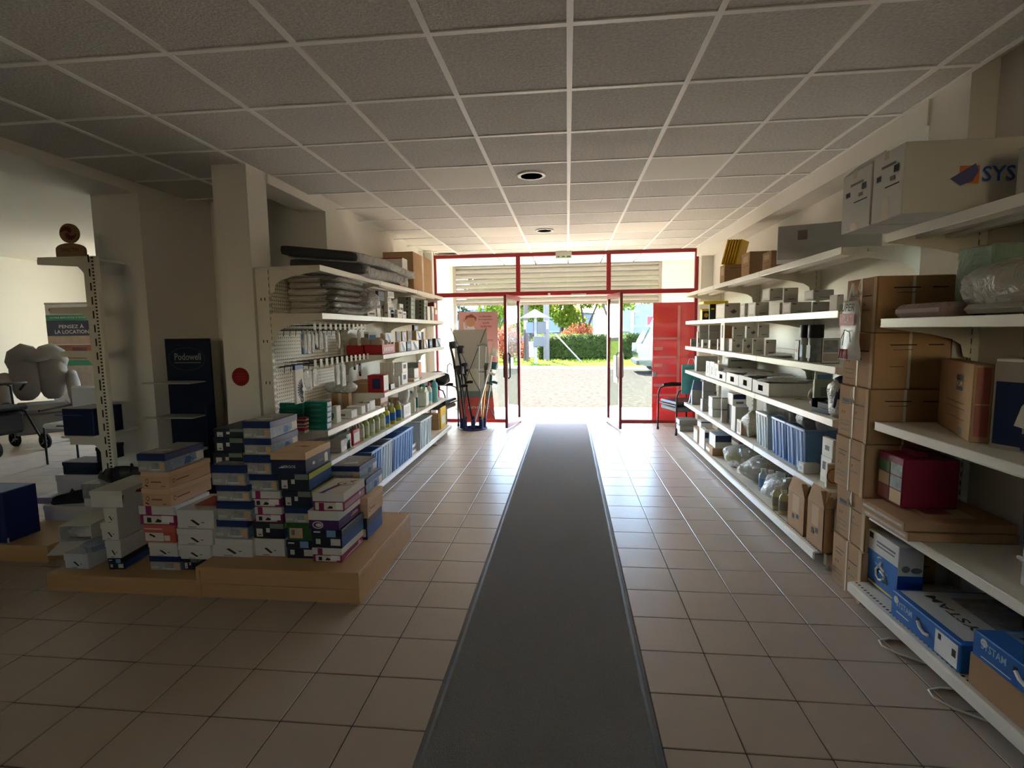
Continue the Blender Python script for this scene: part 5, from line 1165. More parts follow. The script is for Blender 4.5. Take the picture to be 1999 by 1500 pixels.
for j in range(5): k.tube([(-.036, .05 - .022 * j, .005), (-.036, .035 - .016 * j, .06)], .004, G['red'], 5)
o = k.build('bag_print', t); o['kind'] = 'stuff'
MB().tube([(-.015, .02, .33), (-.01, .0, .40), (-.015, -.02, .43), (-.012, -.03, .36)], .006, M_paper, 6).build('tie', t)
# ---------------------------------------------------------------- near shelving bay
z = ZN['n1'] + .001
for i, (y0, y1, lab) in enumerate(((2.445, 2.675, 'large white carton with an orange and blue logo overhanging the top near shelf'), (2.685, 2.945, 'large white carton behind the logo carton on the top near shelf'))):
    h = .296 - .01 * i
    o = pbox('large_carton', lab, 'box', 'large white cartons on the top near shelf', (1.41, 2.08, y0, y1, z + h), z, M_gwhite,
             [('N', .35, .6, .0, .33 - .2 * i, M_tape), ('N', .38, .52, .88, 1, M_tape), ('N', .3, .75, .76, .80, M_greyink), ('N', .15, .3, .6, .68, M_ink), ('N', .7, .85, .64, .74, M_ink), ('N', .6, .75, .54, .6, M_greyink), ('N', .45, .9, .46, .48, M_ink)] +
             ([('C', 'poly', [(.32, .40), (.435, .38), (.435, .63), (.32, .63)], mat('logo_orange', (206, 110, 48), .6)), ('C', 'poly', [(.268, .46), (.33, .36), (.40, .42), (.43, .56), (.41, .66), (.34, .56)], mat('logo_violet', (84, 84, 130), .6)), ('C', 'text', .545, .51, .21, 'SYS', mat('logo_blue', (44, 84, 170), .6))] if i == 0 else []), bev=.004, part='print')
    if i:
        MB().add([(-.335, .115, h), (-.335, -.115, h), (-.27, -.115, h + .055), (-.27, .115, h + .055), (-.332, .115, h - .003), (-.332, -.115, h - .003), (-.267, -.115, h + .052), (-.267, .115, h + .052)], [(0, 1, 2, 3), (7, 6, 5, 4), (0, 3, 7, 4), (1, 5, 6, 2), (3, 2, 6, 7)], M_gwhite).build('flap', o)
o = pbox('small_box', 'small white box in front of the logo carton at the right frame edge', 'box', None, (1.72, 1.98, 2.06, 2.28, z + .20), z, M_wbox, [('C', 0, 1, .48, .5, M_ink), ('N', .2, .8, .1, .3, M_greyink)])
z = ZN['n2'] + .001
t = thing('seat_cushion', 'burgundy seat cushion in clear film on the second near shelf', 'cushion', (1.80, 2.66, z))
MB().box(-.155, .16, -.15, .2, .002, .062, mat('burgundy_cloth', (86, 40, 44), .8, noise=.12), b=.02).build('cushion', t, 60)
MB().box(-.162, .0, -.155, .205, .0005, .067, filmmat('pink_film', (222, 196, 190), .5, .15, 1.0, 40), b=.024).build('film_cover', t, 60)
t = thing('bagged_textile', 'heap of folded white textile in a clear plastic bag on the second near shelf', 'bag', (1.87, 2.34, z))
for i in range(3): MB().box(-.19 + .01 * i, .12, -.2, .12, .01 + .045 * i, .05 + .045 * i, mat('grey_white_textile', (170, 162, 152), .9, noise=.06), b=.018).build('folded_layer', t, 60)
MB().blob((-.03, -.02, .11), (.17, .20, .12), M_film, 30, 16, .16, 151).build('plastic_bag', t, 60)
t = thing('foam_board', 'green foam block in clear film at the back of the second near shelf', 'foam', (2.0, 2.62, z), R(5))
MB().box(-.15, .075, -.06, .12, .001, .31, mat('green_foam', (42, 116, 84), .7, noise=.08), b=.006).build('foam', t)
MB().box(-.158, .0, -.067, .127, .0005, .318, filmmat('green_film', (190, 214, 196), .55, .12, .9, 12), b=.008).build('film_cover', t)
z = ZN['n3'] + .001
t = thing('upright_carton', 'kraft carton with a black emblem standing askew on the third near shelf', 'box', (1.853, 2.655, z), R(-20.5))
MB().box(-.035, .035, -.25, .25, 0, .34, M_kraft, b=.004).build('body', t)
k = MB()
for d in (('N', .56, .74, .62, .82, M_ink), ('N', .3, .8, .44, .46, M_greyink), ('N', .3, .84, .37, .385, M_greyink), ('N', .34, .84, .23, .245, M_greyink), ('N', .68, .8, .04, .13, M_greyink), ('N', 'text', .65, .72, .1, 'VSM', M_kraft2), ('C', .15, .85, .5, .96, G['rust']), ('C', .15, .85, .08, .48, G['rust'])): decal(k, .035, .25, .34, d, .001 + .0002 * len(k.v) / 10)
o = k.build('print', t); o['kind'] = 'stuff'
t = thing('picture_box', 'box printed with a seated person in a white shirt on the third near shelf', 'box', (1.868, 2.205, z), R(24))
MB().box(-.05, .05, -.175, .175, 0, .37, M_wbox, b=.004).build('body', t)
k = MB()
for d in (('C', .0, 1, 0, .97, mat('photo_grey_ground', (150, 142, 132), .5)), ('C', .02, .3, .05, .75, G['dkblue']), ('C', 'poly', [(.22, .28), (.5, .22), (.8, .25), (.8, .62), (.62, .72), (.36, .62), (.28, .5)], mat('photo_white_shirt', (214, 208, 196), .5)), ('C', 'disc', .62, .78, .09, G['skin'], .75), ('C', 'poly', [(.52, .8), (.56, .9), (.68, .91), (.72, .82), (.66, .86), (.56, .85)], G['black']), ('C', 'poly', [(.3, .02), (.85, .04), (.85, .24), (.5, .26), (.3, .2)], G['navy']), ('C', 'poly', [(.45, .24), (.9, .2), (.9, .3), (.5, .32)], G['skin'])): decal(k, .05, .175, .37, ('N',) + d[1:], .001 + .0004 * len(k.f))
o = k.build('printed_photo', t); o['kind'] = 'stuff'
z = ZN['n4'] + .001
fl = atx(1600 + .2 * 805, 940 + .2 * 420, 1.66)
for i in range(2):
    o = pbox('flat_carton', ('Lower', 'Upper')[i] + ' flat kraft carton of two taped together on the fourth near shelf', 'box', 'flat cartons on the fourth near shelf', (1.575 - .015 * i, 2.05, 2.53 + .01 * i, 2.91 - .01 * i, z + .045 * i + .043), z + .045 * i + .0005, M_kraft,
             [('N', .05, .95, .3, .6, mat('glossy_tape', (196, 184, 166), .12, noise=.3, scale=40, bump=.5)), ('T', .3, .75, .2, .8, M_kraft2), ('T', .35, .6, .35, .55, G['rust'])][:2 + i])
t = thing('photo_box', 'crimson gift box with a panel of food photos on the fourth near shelf', 'box', (1.77, 2.82, z + .0925))
MB().box(-.11, .15, -.085, .12, 0, .25, G['crimson'], b=.004).build('body', t)
MB().box(-.03, .03, -.04, .08, .25, .28, G['crimson'], b=.004).build('carry_handle', t)
k = MB()
for i, (c, v0, v1, u0_, u1) in enumerate(((G['dgreen'], .62, .86, .03, .48), (M_photo, .62, .86, .52, .97), (M_kraft2, .34, .6, .03, .48), (M_photo, .34, .6, .52, .97), (G['rust'], .05, .32, .03, .48), (G['tan'], .05, .32, .52, .97))): decal(k, .13, .1025, .25, ('N', u0_, u1, v0, v1, c), .002)
o = k.build('photo_panel', t); o.location = (.02, .0175, 0); o['kind'] = 'stuff'
t = thing('white_case', 'pale blue and white moulded case at the right frame edge on the fourth near shelf', 'case', (1.90, 2.03, z))
MB().box(-.2, .15, -.12, .08, 0, .22, mat('pale_grey_plastic', (190, 196, 200), .35), b=.03).build('lower_shell', t, 50)
MB().box(-.19, .15, -.11, .07, .225, .41, mat('pale_blue_plastic', (160, 180, 206), .35), b=.03).build('upper_shell', t, 50)
MB().tube([(-.205, -.05, .12), (-.23, -.05, .14), (-.23, .03, .14), (-.205, .03, .12)], .008, G['lgrey'], 6).build('handle', t)
z = ZN['n5'] + .001
pb_ = mat('pack_blue', (38, 104, 178), .45, noise=.04)
s = span(*QH(480, 778, 1030, 650), 1.65)
o = pbox('chair_box', 'white and blue box with a wheelchair figure on the base shelf of the near bay', 'box', None, s, z, M_gwhite, [('N', 0, 1, 0, .64, pb_), ('C', 0, 1, .26, .5, mat('pack_dark_blue', (22, 70, 128), .45)), ('C', 0, 1, 0, .26, pb_), ('C', .02, .9, .03, .24, M_photob), ('C', 'disc', .3, .62, .06, M_greyink, 1.1), ('C', 'disc', .72, .6, .05, M_greyink, 1.8), ('N', .06, .2, .86, .97, M_ink), ('N', .32, .92, .84, .88, M_greyink), ('N', .32, .9, .78, .81, M_greyink), ('N', .1, .95, .04, .075, G['amber'])])
k = MB(); a, b, h = (s[1] - s[0]) / 2, (s[3] - s[2]) / 2, s[4] - z
def wc(pts, r): k.tube([(-a - .004, b - u * 2 * b, v * h) for u, v in pts], r, M_paper, 6)
wc([(.46, .60), (.46, .612)], .012); wc([(.5, .53), (.46, .46), (.52, .42), (.62, .40)], .006); wc([(.42, .42), (.34, .34), (.36, .24), (.46, .2), (.56, .22), (.6, .27)], .006); wc([(.48, .37), (.62, .33), (.7, .2)], .006)
for i, st in enumerate(('Premium',)):
    k.quad((-a - .004, b - .3 * 2 * b, .44 * h), (-a - .004, b - .72 * 2 * b, .36 * h), (-a - .004, b - .72 * 2 * b, .40 * h), (-a - .004, b - .3 * 2 * b, .48 * h), G['lblue'])
k.build('figure_print', o)
def longbox(label, x0, x1, y0, y1, zb, h, gtop, word, dec, rz=0):
    o = pbox('wheelchair_box', label, 'box', 'blue boxes on the base shelf of the near bay', (x0, x1, y0, y1, zb + h), zb, pb_, dec, rz, .004, 'print')
    a, b = (x1 - x0) / 2, (y1 - y0) / 2
    k = MB(); put_text(k, word, (-a * .45, 0, h + .004), (0, 1, 0), (-1, 0, 0), .045, mat('dark_lettering', (48, 52, 66), .6), width=.34); k.build('lettering', o)
    k = MB(); put_text(k, word, (-a - .0035, b * .55, h * .66), (0, -1, 0), (0, 0, 1), .03, mat('pale_lettering', (170, 196, 216), .5), width=b * .5); k.build('side_lettering', o)
    MB().tube([(-a - .004, b * .12, h * .62), (-a - .012, 0, h * .5), (-a - .012, -b * .12, h * .42), (-a - .004, -b * .2, h * .42)], .007, M_paper, 6).build('carry_handle', o)
    MB().box(-a - .003, -a - .0006, b * .1, b * .17, h * .5, h * .74, M_dark).build('handle_slot', o)
    return o
longbox('long blue box with dark lettering on its pale lid on the near base shelf', 1.57, 2.05, 2.16, 2.615, z, .125, 0, 'SYSTAM', [('T', .06, 1, .06, .97, M_gwhite), ('T', .45, .95, .25, .85, M_photo), ('N', .68, .97, .08, .88, M_paper), ('N', .72, .76, .6, .8, M_ink), ('N', .9, .95, .4, .66, M_ink), ('N', .1, .3, .3, .34, M_paper), ('N', 'disc', .09, .75, .14, M_paper)])
o = pbox('plain_carton', 'plain brown carton under the second blue box on the near base shelf', 'box', None, (1.568, 2.05, 1.65, 2.112, z + .13), z, M_kraft, [('N', .6, .75, .3, .34, M_greyink)])
longbox('second blue box with white outlined lettering on the plain brown carton', 1.562, 2.06, 1.64, 2.095, z + .1315, .10, 0, 'SYSTAM', [('T', .2, 1, .06, .97, M_photob), ('N', 'disc', .12, .75, .16, M_paper), ('N', .1, .4, .16, .2, M_paper)])
for i, (y, lab) in enumerate(((2.60, 'farther loop of white cable on the tiles under the near shelving bay'), (2.24, 'nearer loop of white cable on the tiles under the near shelving bay'))):
    t = thing('cable', lab, 'cable', (1.6, y, .0045), 0, 'white cable loops')
    MB().tube([(.25, .02, 0), (.10, .03, 0), (-.02, .035, 0), (-.075, .015, 0), (-.085, -.03, 0), (-.05, -.09, 0), (.03, -.15, 0), (.12, -.19, 0), (.25, -.2, 0)], .0042, M_wbox, 7).build('lead', t, 60)
# ================================================================ SHOE BOXES ON THE BEECH PODIUMS
def podium(label, x0, x1, y0, y1, h, groove=True, rz=0):
    t = thing('podium', label, 'podium', ((x0 + x1) / 2, (y0 + y1) / 2, 0), rz, 'beech display podiums')
    a, b = (x1 - x0) / 2, (y1 - y0) / 2
    MB().box(-a, a, -b, b, h - .022, h, M_oak, b=.002).build('top_board', t)
    for s in (-1, 1): MB().box(min(s * a, s * (a - .02)), max(s * a, s * (a - .02)), -b, b, 0, h - .0225, M_oak, b=.001).build('side_panel', t)
    if groove:
        MB().box(-a + .02, a - .02, -b + .012, -b + .03, h * .46, h - .0225, M_oak).build('front_panel', t)
        MB().box(-a + .02, a - .02, -b + .004, -b + .03, h * .40, h * .46, M_oak).build('front_rail', t)
        MB().box(-a + .02, a - .02, -b + .016, -b + .03, 0, h * .40, M_oak).build('plinth', t)
    else: MB().box(-a + .02, a - .02, -b + .002, -b + .02, 0, h - .0225, M_oak).build('front_panel', t)
    return t
PZ1, PZ2 = .191, .104
podium('taller beech podium with a grooved front under the shoe boxes', -2.178, -1.182, 2.735, 3.72, PZ1)
podium('lower beech podium left of the taller one', -3.175, -2.182, 2.748, 3.70, PZ2, False)
podium('third beech podium at the left frame edge under the big navy box', -4.7, -3.55, 3.10, 3.56, .12, False)
sc = mat('white_script', (214, 214, 214), .5, noise=0)
def script(f, u, v, w, h):
    """illegible white brand script: tall first stroke, low run and swash"""
    return [(f, 'poly', [(u, v - .1 * h), (u + .06 * w, v - .1 * h), (u + .12 * w, v + h), (u + .07 * w, v + h)], sc), (f, 'poly', [(u + .12 * w, v), (u + .95 * w, v), (u + w, v + .42 * h), (u + .2 * w, v + .38 * h)], sc), (f, 'poly', [(u + .25 * w, v - .25 * h), (u + .75 * w, v - .25 * h), (u + .9 * w, v - .12 * h), (u + .3 * w, v - .16 * h)], sc)]
M_wb = mat('white_shoe_box', (214, 208, 198), .6, noise=.04)
M_dk = mat('dark_shoe_box', (26, 34, 46), .45, noise=.1)
M_navyl = mat('navy_lid', (26, 44, 92), .4, noise=.06)
M_sticker = mat('box_sticker', (214, 206, 192), .6, noise=.05)
STY = {
 'blue': (M_photo, M_navyl, .38, lambda: [('C', .02, .98, .04, .56, mat('pale_shoe_photo', (168, 166, 156), .5, noise=.35, scale=18)), ('C', .5, .78, .1, .52, M_photo), ('C', .8, .96, .1, .52, G['tan']), ('C', .06, .3, .14, .3, G['lgrey']), ('P', .0, .98, .04, .58, M_photob), ('P', 'poly', [(.45, .1), (.75, .1), (.6, .5), (.5, .5)], G['midblue']), ('P', .78, .98, .08, .58, M_wbox)], lambda: script('C', .42, .3, .42, .42) + script('P', .62, .3, .3, .42) + [('T', .04, .96, .04, .96, M_photo), ('T', 'poly', [(.3, .2), (.8, .3), (.7, .4), (.35, .3)], M_wbox)]),
 'white': (M_wb, M_wb, .36, lambda: [('C', 'poly', [(.36, .44), (.56, .16), (.62, .22), (.44, .48)], M_ink), ('C', .66, .74, .3, .36, M_greyink), ('C', .3, .52, .06, .1, M_greyink)], lambda: []),
 'magenta': (G['magenta'], M_wb, .46, lambda: [('C', .1, .82, .06, .48, M_sticker), ('C', .2, .32, .12, .38, M_ink), ('C', 'poly', [(.42, .14), (.58, .14), (.62, .24), (.5, .34)], M_ink), ('C', .62, .95, .16, .5, M_paper), ('P', 'poly', [(.05, .1), (.95, .1), (.95, .26), (.3, .22)], G['pink']), ('P', 'disc', .8, .34, .14, G['pink'], 1.6)], lambda: [('C', .2, .36, 0, 1, G['magenta'])]),
 'purple': (G['purple'], M_wb, .5, lambda: [('C', 'disc', .3, .24, .2, M_sticker, 1.5), ('C', 'disc', .3, .24, .15, G['purple'], 1.6), ('C', 'disc', .33, .24, .1, M_sticker, 1.7), ('P', .55, .9, .2, .26, G['pink']), ('P', .6, .85, .3, .35, G['pink']), ('P', .02, .98, .06, .09, G['mauve'])], lambda: []),
 'dark': (M_dk, M_dk, .34, lambda: [('C', .1, .3, .12, .62, M_sticker), ('C', .16, .26, .2, .3, M_greyink), ('C', .42, .54, .4, .7, M_sticker), ('P', .0, 1, .02, .64, G['midblue'])], lambda: [('C', .55, .98, 0, .95, G['greengrey']), ('P', 0, 1, 0, 1, G['lime'])]),
 'dark2': (M_dk, M_dk, .4, lambda: [('C', .62, .95, .14, .5, M_sticker), ('C', .12, .28, .2, .48, M_sticker), ('P', .0, 1, .02, .6, G['midblue'])], lambda: [('C', .5, .8, .0, .9, G['lblue']), ('C', .08, .3, .55, .75, sc)]),
 'green': (G['dgreen'], G['dgreen'], .3, lambda: [('C', .08, .62, .12, .72, M_kraft2), ('C', .16, .3, .3, .6, M_greyink)], lambda: []),
 'tan': (mat('tan_shoe_box', (206, 166, 128), .6, noise=.05), mat('tan_shoe_lid', (216, 178, 138), .6, noise=.05), .3, lambda: [('C', 'disc', .2, .42, .15, G['rust'], .7), ('C', 'disc', .2, .42, .1, G['tan'], .7), ('C', .34, .72, .34, .42, G['rust']), ('C', 'poly', [(.1, .16), (.24, .06), (.22, .16), (.12, .22)], M_ink), ('C', .72, .86, .1, .16, M_greyink), ('P', 'disc', .1, .4, .14, G['rust'], .7), ('P', 'disc', .1, .4, .09, G['tan'], .7), ('P', .15, .45, .35, .42, G['rust'])], lambda: []),
 'salmon': (mat('salmon_shoe_box', (190, 84, 66), .6, noise=.06), mat('salmon_shoe_lid', (196, 96, 84), .6, noise=.05), .4, lambda: [('C', .04, .62, .06, .54, M_sticker), ('C', 'poly', [(.16, .4), (.34, .26), (.36, .36), (.2, .48)], M_ink), ('C', .64, .82, .1, .4, M_sticker)], lambda: [('C', .05, .6, .3, .5, G['pink'])]),
 'hergos': (mat('hergos_navy', (30, 36, 66), .5, noise=.06), mat('hergos_tan_lid', (214, 178, 134), .55, noise=.04), .34, lambda: [('C', 'text', .5, .34, .13, 'HERGOS', sc), ('C', 'poly', [(.2, .27), (.34, .27), (.36, .33), (.25, .32)], sc), ('P', 'disc', .3, .34, .08, sc, 1.6), ('P', 'poly', [(.74, .1), (.88, .1), (.88, .5), (.81, .58), (.74, .5)], M_paper), ('P', .5, .66, .3, .32, G['lgrey'])], lambda: [('T', 'poly', [(.4, .5), (.6, .46), (.78, .5), (.62, .56), (.5, .58)], G['rust']), ('T', .3, .5, .5, .53, G['rust'])]),
 'oval': (G['magenta'], M_wb, .46, lambda: [('C', .06, .97, .06, .48, M_sticker), ('C', .2, .32, .12, .38, M_ink), ('C', 'poly', [(.44, .14), (.62, .14), (.64, .24), (.54, .3)], M_ink), ('C', .74, .97, .1, .5, M_paper), ('P', 'poly', [(.03, .1), (.97, .1), (.97, .44), (.03, .4)], mat('lilac_side', (176, 130, 150), .5)), ('P', 'disc', .75, .36, .12, M_paper, .6)], lambda: [('C', .2, .36, 0, 1, G['magenta']), ('T', 'poly', [(.2, 0), (.36, 0), (.4, .2), (.55, .5), (.9, .9), (.7, .8), (.38, .5)], G['purple']), ('T', 'disc', .62, .62, .13, G['magenta'], 1.3), ('T', 'disc', .64, .63, .105, M_wb, 1.35), ('T', 'poly', [(.5, .56), (.72, .6), (.84, .66), (.68, .6), (.6, .66)], G['magenta'])]),
}
def z3(a, b): return 380 + .2801 * a, 780 + .28 * b
def zl(a, b): return .2667 * a, 780 + .2667 * b
def stack(conv, rows, zb, Y0, where, group, depth=.31, jit=.012):
    """rows from the bottom: style, left column, right column, row of the top front edge, what it looks like"""
    for i, (sty, a, b, yt, look, *ex) in enumerate(rows):
        yy = Y0 + random.uniform(-jit, jit) * .6
        pa, y = conv(a, yt); pb, _ = conv(b, yt)
        x0, x1 = aty(pa, y, yy).x, aty(pb, y, yy).x; zt = aty((pa + pb) / 2, y, yy).z
        mb_, ml, lf, dec, ldec = STY[sty]; h = zt - zb; d = ex[0] if ex else depth; rz = ex[1] if len(ex) > 1 else random.uniform(-.02, .02)
        lidbox('shoe_box', '%s, %s from bottom, %s' % (look, ORD[i], where), 'box', group, ((x0 + x1) / 2, yy + d / 2, zb + .0005), (x1 - x0) / 2 - .003, d / 2, h, rz, mb_, ml, h * lf, dec(), ldec())
        zb = zt
    return zb
stack(z3, [('magenta', 820, 1030, 1040, 'white and magenta shoe box'), ('dark2', 815, 1030, 908, 'navy shoe box with white stickers'), ('purple', 790, 1005, 778, 'white and purple shoe box'), ('oval', 820, 1040, 655, 'white-lidded shoe box with an oval emblem')], PZ1, 2.862, 'front right stack', 'shoe boxes in the front right stack')
stack(z3, [('dark2', 635, 830, 985, 'dark shoe box with a pale blue label'), ('green', 640, 815, 862, 'green shoe box with a beige label'), ('blue', 622, 800, 755, 'navy-lidded photo shoe box'), ('dark', 608, 815, 640, 'dark shoe box with stickers'), ('dark', 575, 792, 520, 'dark shoe box with a lime lid edge'), ('hergos', 525, 770, 372, 'navy shoe box lettered HERGOS under a tan lid', .33)], PZ1, 2.897, 'HERGOS-topped stack', 'shoe boxes in the HERGOS stack')
stack(z3, [('white', 400, 628, 972, 'white shoe box with a pictured shoe'), ('dark', 405, 628, 862, 'dark shoe box with a pale label'), ('magenta', 400, 610, 752, 'white and magenta shoe box'), ('magenta', 382, 598, 640, 'second white and magenta shoe box'), ('blue', 365, 572, 520, 'navy-lidded photo shoe box'), ('blue', 340, 530, 393, 'navy-lidded photo shoe box'), ('blue', 340, 535, 275, 'navy-lidded photo shoe box'), ('blue', 330, 527, 157, 'navy-lidded photo shoe box with a printed top')], PZ1, 2.915, 'tallest stack', 'shoe boxes in the tallest stack')
stack(z3, [('white', 108, 400, 975, 'wide white shoe box with a black pictured boot', .31), ('blue', 122, 372, 842, 'navy-lidded photo shoe box'), ('blue', 150, 395, 716, 'navy-lidded photo shoe box'), ('blue', 145, 380, 597, 'navy-lidded photo shoe box'), ('blue', 110, 352, 462, 'navy-lidded photo shoe box')], PZ1, 2.89, 'left stack, taller podium', 'shoe boxes in the left stack of the taller podium')
stack(z3, [('dark', 124, 340, 372, 'dark shoe box with stickers'), ('dark', 130, 342, 268, 'dark shoe box with two stickers'), ('dark', 130, 342, 205, 'thin dark shoe box with a lime edge')], aty(440, 780 + .28 * 462, 2.98).z, 2.98, 'dark pile topping a stack', 'dark shoe boxes topping the left stack')
# boxes behind the front stacks, by the base shelf
zt_ = stack(z3, [('dark2', 1000, 1200, 830, 'navy shoe box with a brown side'), ('tan', 1000, 1205, 690, 'navy shoe box under a tan lid')], PZ1, 3.20, 'low rear right stack', 'shoe boxes behind the front right stack', .28)
stack(z3, [('blue', 960, 1195, 560, 'navy-lidded photo shoe box'), ('blue', 945, 1150, 470, 'navy-lidded photo shoe box')], zt_, 3.28, 'pair beside the blue bins', 'shoe boxes beside the blue bins', .3)
# lower podium
stack(zl, [('dark', 1335, 1445, 1165, 'black shoe box with a sticker', .28), ('white', 1300, 1535, 1066, 'white shoe box with a pictured shoe'), ('white', 1292, 1555, 950, 'white shoe box with a pictured shoe'), ('white', 1285, 1562, 810, 'white shoe box under a red slip')], PZ2, 2.865, 'white stack at podium joint', 'shoe boxes in the white stack')
cw_ = aty(*zl(1430, 805), 2.88); o = MB().box(-.10, .10, -.08, .1, 0, .004, mat('red_card', (176, 64, 52), .5, noise=.04)).build('card_slip'); o.location = (cw_.x + .05, 3.02, cw_.z + .004); tag(o, 'red card slip lying on the white shoe box stack', 'card')
stack(zl, [('blue', 1090, 1315, 1152, 'navy-lidded photo shoe box'), ('white', 1085, 1300, 1052, 'white shoe box with a pictured shoe'), ('salmon', 1045, 1285, 918, 'salmon red shoe box'), ('magenta', 1015, 1285, 782, 'white and magenta shoe box', .3), ('tan', 1035, 1248, 655, 'tan shoe box with a round emblem', .36, -.02), ('tan', 1030, 1240, 532, 'tan shoe box with a round emblem', .36, -.02), ('blue', 998, 1205, 402, 'navy-lidded photo shoe box on tan boxes', .34)], PZ2, 2.86, 'tan box stack', 'shoe boxes in the tan stack')
stack(zl, [('dark2', 775, 885, 1165, 'navy shoe box with a sticker', .32, .1), ('white', 752, 858, 1035, 'white shoe box with a pictured shoe', .34, .1), ('white', 720, 840, 905, 'white shoe box with a pictured shoe', .34, .1), ('white', 738, 830, 795, 'white shoe box with a pictured shoe', .34, .1)], PZ2, 2.84, 'far left white stack', 'shoe boxes in the far left stack')
p = aty(*zl(735, 790), 2.86)
o = lidbox('shoe_box', 'white shoe box with red and blue print lying askew on the far left stack', 'box', None, (p.x + .04, 3.03, p.z + .003), .10, .18, .105, .08, M_wb, M_wb, .03, [('P', 'poly', [(.35, .8), (.7, .5), (.65, .3), (.3, .6)], G['crimson']), ('P', 'poly', [(.9, .2), (1, .1), (1, .8)], G['midblue']), ('P', 'poly', [(0, .0), (.04, 1), (.0, 1)], M_ink)])
p = aty(*zl(570, 1255), 2.83)
o = lidbox('shoe_box', 'single white shoe box with a pictured shoe at the left end of the lower podium', 'box', None, (p.x, 2.97, PZ2 + .0005), .082, .14, .098, -.03, mat('bluish_white_box', (206, 208, 210), .6), mat('bluish_white_box', (206, 208, 210), .6), .05, STY['white'][3]())
t = thing('open_shoe_box', 'open white shoe box tipped on its side with paper spilling out', 'box', (aty(158, 1030, 3.05).x, 3.13, PZ2 + .106), R(10))
k = MB()
for q in ((-.1, .1, -.15, .15, 0, .004), (-.1, .1, -.15, .15, .106, .11), (-.1, -.096, -.15, .15, 0, .11), (.096, .1, -.15, .15, 0, .11), (-.1, .1, .146, .15, 0, .11)): k.box(*q, M_wb)
k.build('walls', t); MB().box(-.1, .1, -.27, -.15, .0, .004, M_wb, T=Matrix.Translation((0, -.15, 0)) @ Matrix.Rotation(R(20), 4, 'X') @ Matrix.Translation((0, .15, 0))).build('flap', t)
MB().blob((0, -.02, .05), (.085, .12, .045), M_milk, 16, 9, .3, 171).build('tissue_paper', t, 60)
lidbox('shoe_box', 'blue and white shoe box under the tipped open box', 'box', None, (p.x + .0, 3.30, PZ2 + .0005), .1, .15, .1, R(4), M_wb, M_navyl, .03)
sack('film_wrap', 'pale blue plastic film crumpled on the single white shoe box', 'film', None, (p.x + .075, 2.93, PZ2 + .099), (.075, .1, .03), filmmat('blue_film', (170, 186, 206), .25, .2, .9, 20), 172, 0, .3)
zb_ = PZ2
pl, pr_ = aty(*zl(312, 780), 3.57), aty(*zl(735, 800), 3.57)
lidbox('large_shoe_box', 'large white boot box behind the far left stack carrying black shoes', 'box', None, ((pl.x + pr_.x) / 2, 3.745, PZ2 + .0005), (pr_.x - pl.x) / 2, .17, pl.z - PZ2, 0, M_wb, M_wb, .04)
zt_ = pl.z + .001
lidbox('shoe_box', 'flat white box at the left end of the large boot box', 'box', None, (pl.x + .02, 3.76, zt_), .13, .14, .05, .1, M_wb, M_wb, .02)
def shoe(label, c, rz, m=M_black, L_=.26):
    t = thing('shoe', label, 'shoe', c, rz, 'black shoes on the boot boxes')
    MB().prism([(-.13, -.03), (-.06, -.036), (.02, -.034), (.1, -.042), (.135, -.02), (.135, .02), (.1, .042), (.02, .034), (-.06, .036), (-.13, .03)], 0, .022, M_black).build('sole', t, 40)
    vs = []; fs = []; n = 10
    for i, (x, w, h) in enumerate(((-.128, .02, .07), (-.11, .031, .085), (-.06, .034, .08), (-.01, .034, .07), (.04, .037, .055), (.09, .04, .045), (.125, .024, .03))):
        for j in range(n):
            a = PI * j / (n - 1); vs.append((x, w * math.cos(a), .02 + h * math.sin(a) ** .7))
    for i in range(6):
        for j in range(n - 1): fs.append((i * n + j, i * n + j + 1, (i + 1) * n + j + 1, (i + 1) * n + j))
    fs.append(tuple(range(n))); fs.append(tuple(range(6 * n, 7 * n))[::-1])
    MB().add(vs, fs, m).build('upper', t, 50)
    MB().tube([(-.02, -.036, .05), (-.01, 0, .105), (0, .036, .05)], .009, M_dk, 6).build('strap', t, 50)
    return t
shoe('black shoe lying toe left on the large boot box', (aty(140, 975, 3.66).x, 3.66, zt_), R(195), mat('black_suede', (22, 22, 24), .9, noise=.2))
tw = MB().blob((0, 0, .05), (.15, .1, .055), mat('black_suede', (22, 22, 24), .9, noise=.2), 18, 9, .25, 5).build('cloth_bag'); tw.location = (aty(196, 960, 3.78).x, 3.78, zt_); tag(tw, 'black crumpled shoe bag beside the black shoe on the boot box', 'bag')
q = aty(*zl(900, 590), 3.5)
lidbox('shoe_box', 'grey patterned box under the black sandals', 'box', None, (q.x - .04, 3.55, .36), .2, .15, q.z - .36, .05, M_photo, M_photo, .04)
lidbox('shoe_box', 'white box supporting the grey patterned box behind the far left stack', 'box', None, (q.x - .02, 3.55, PZ2 + .0005), .2, .16, .36 - PZ2 - .002, 0, M_wb, M_wb, .05)
shoe('black sandal with a high strap, left of a pair on the patterned box', (q.x - .11, 3.5, q.z + .002), R(150))
shoe('black sandal, right of a pair on the patterned box', (q.x + .04, 3.56, q.z + .002), R(40))
q = aty(*zl(620, 540), 3.8)
for i, (w, dz) in enumerate(((.19, .10), (.07, .12))):
    lidbox('dark_box', ('wide black shoe box behind the shoes at the gondola foot', 'small upright black box beside the perforated post')[i], 'box', None, (q.x + .17 * i, 3.86 + .02 * i, (q.z - .0) if not i else q.z + .101), w - .04, .1, dz, 0, M_dk, M_dk, .03)
o = lidbox('shoe_box', 'white carton under the wide black shoe box', 'box', None, (q.x, 3.86, .0005), .2, .12, q.z - .002, 0, M_wb, M_wb, .05)
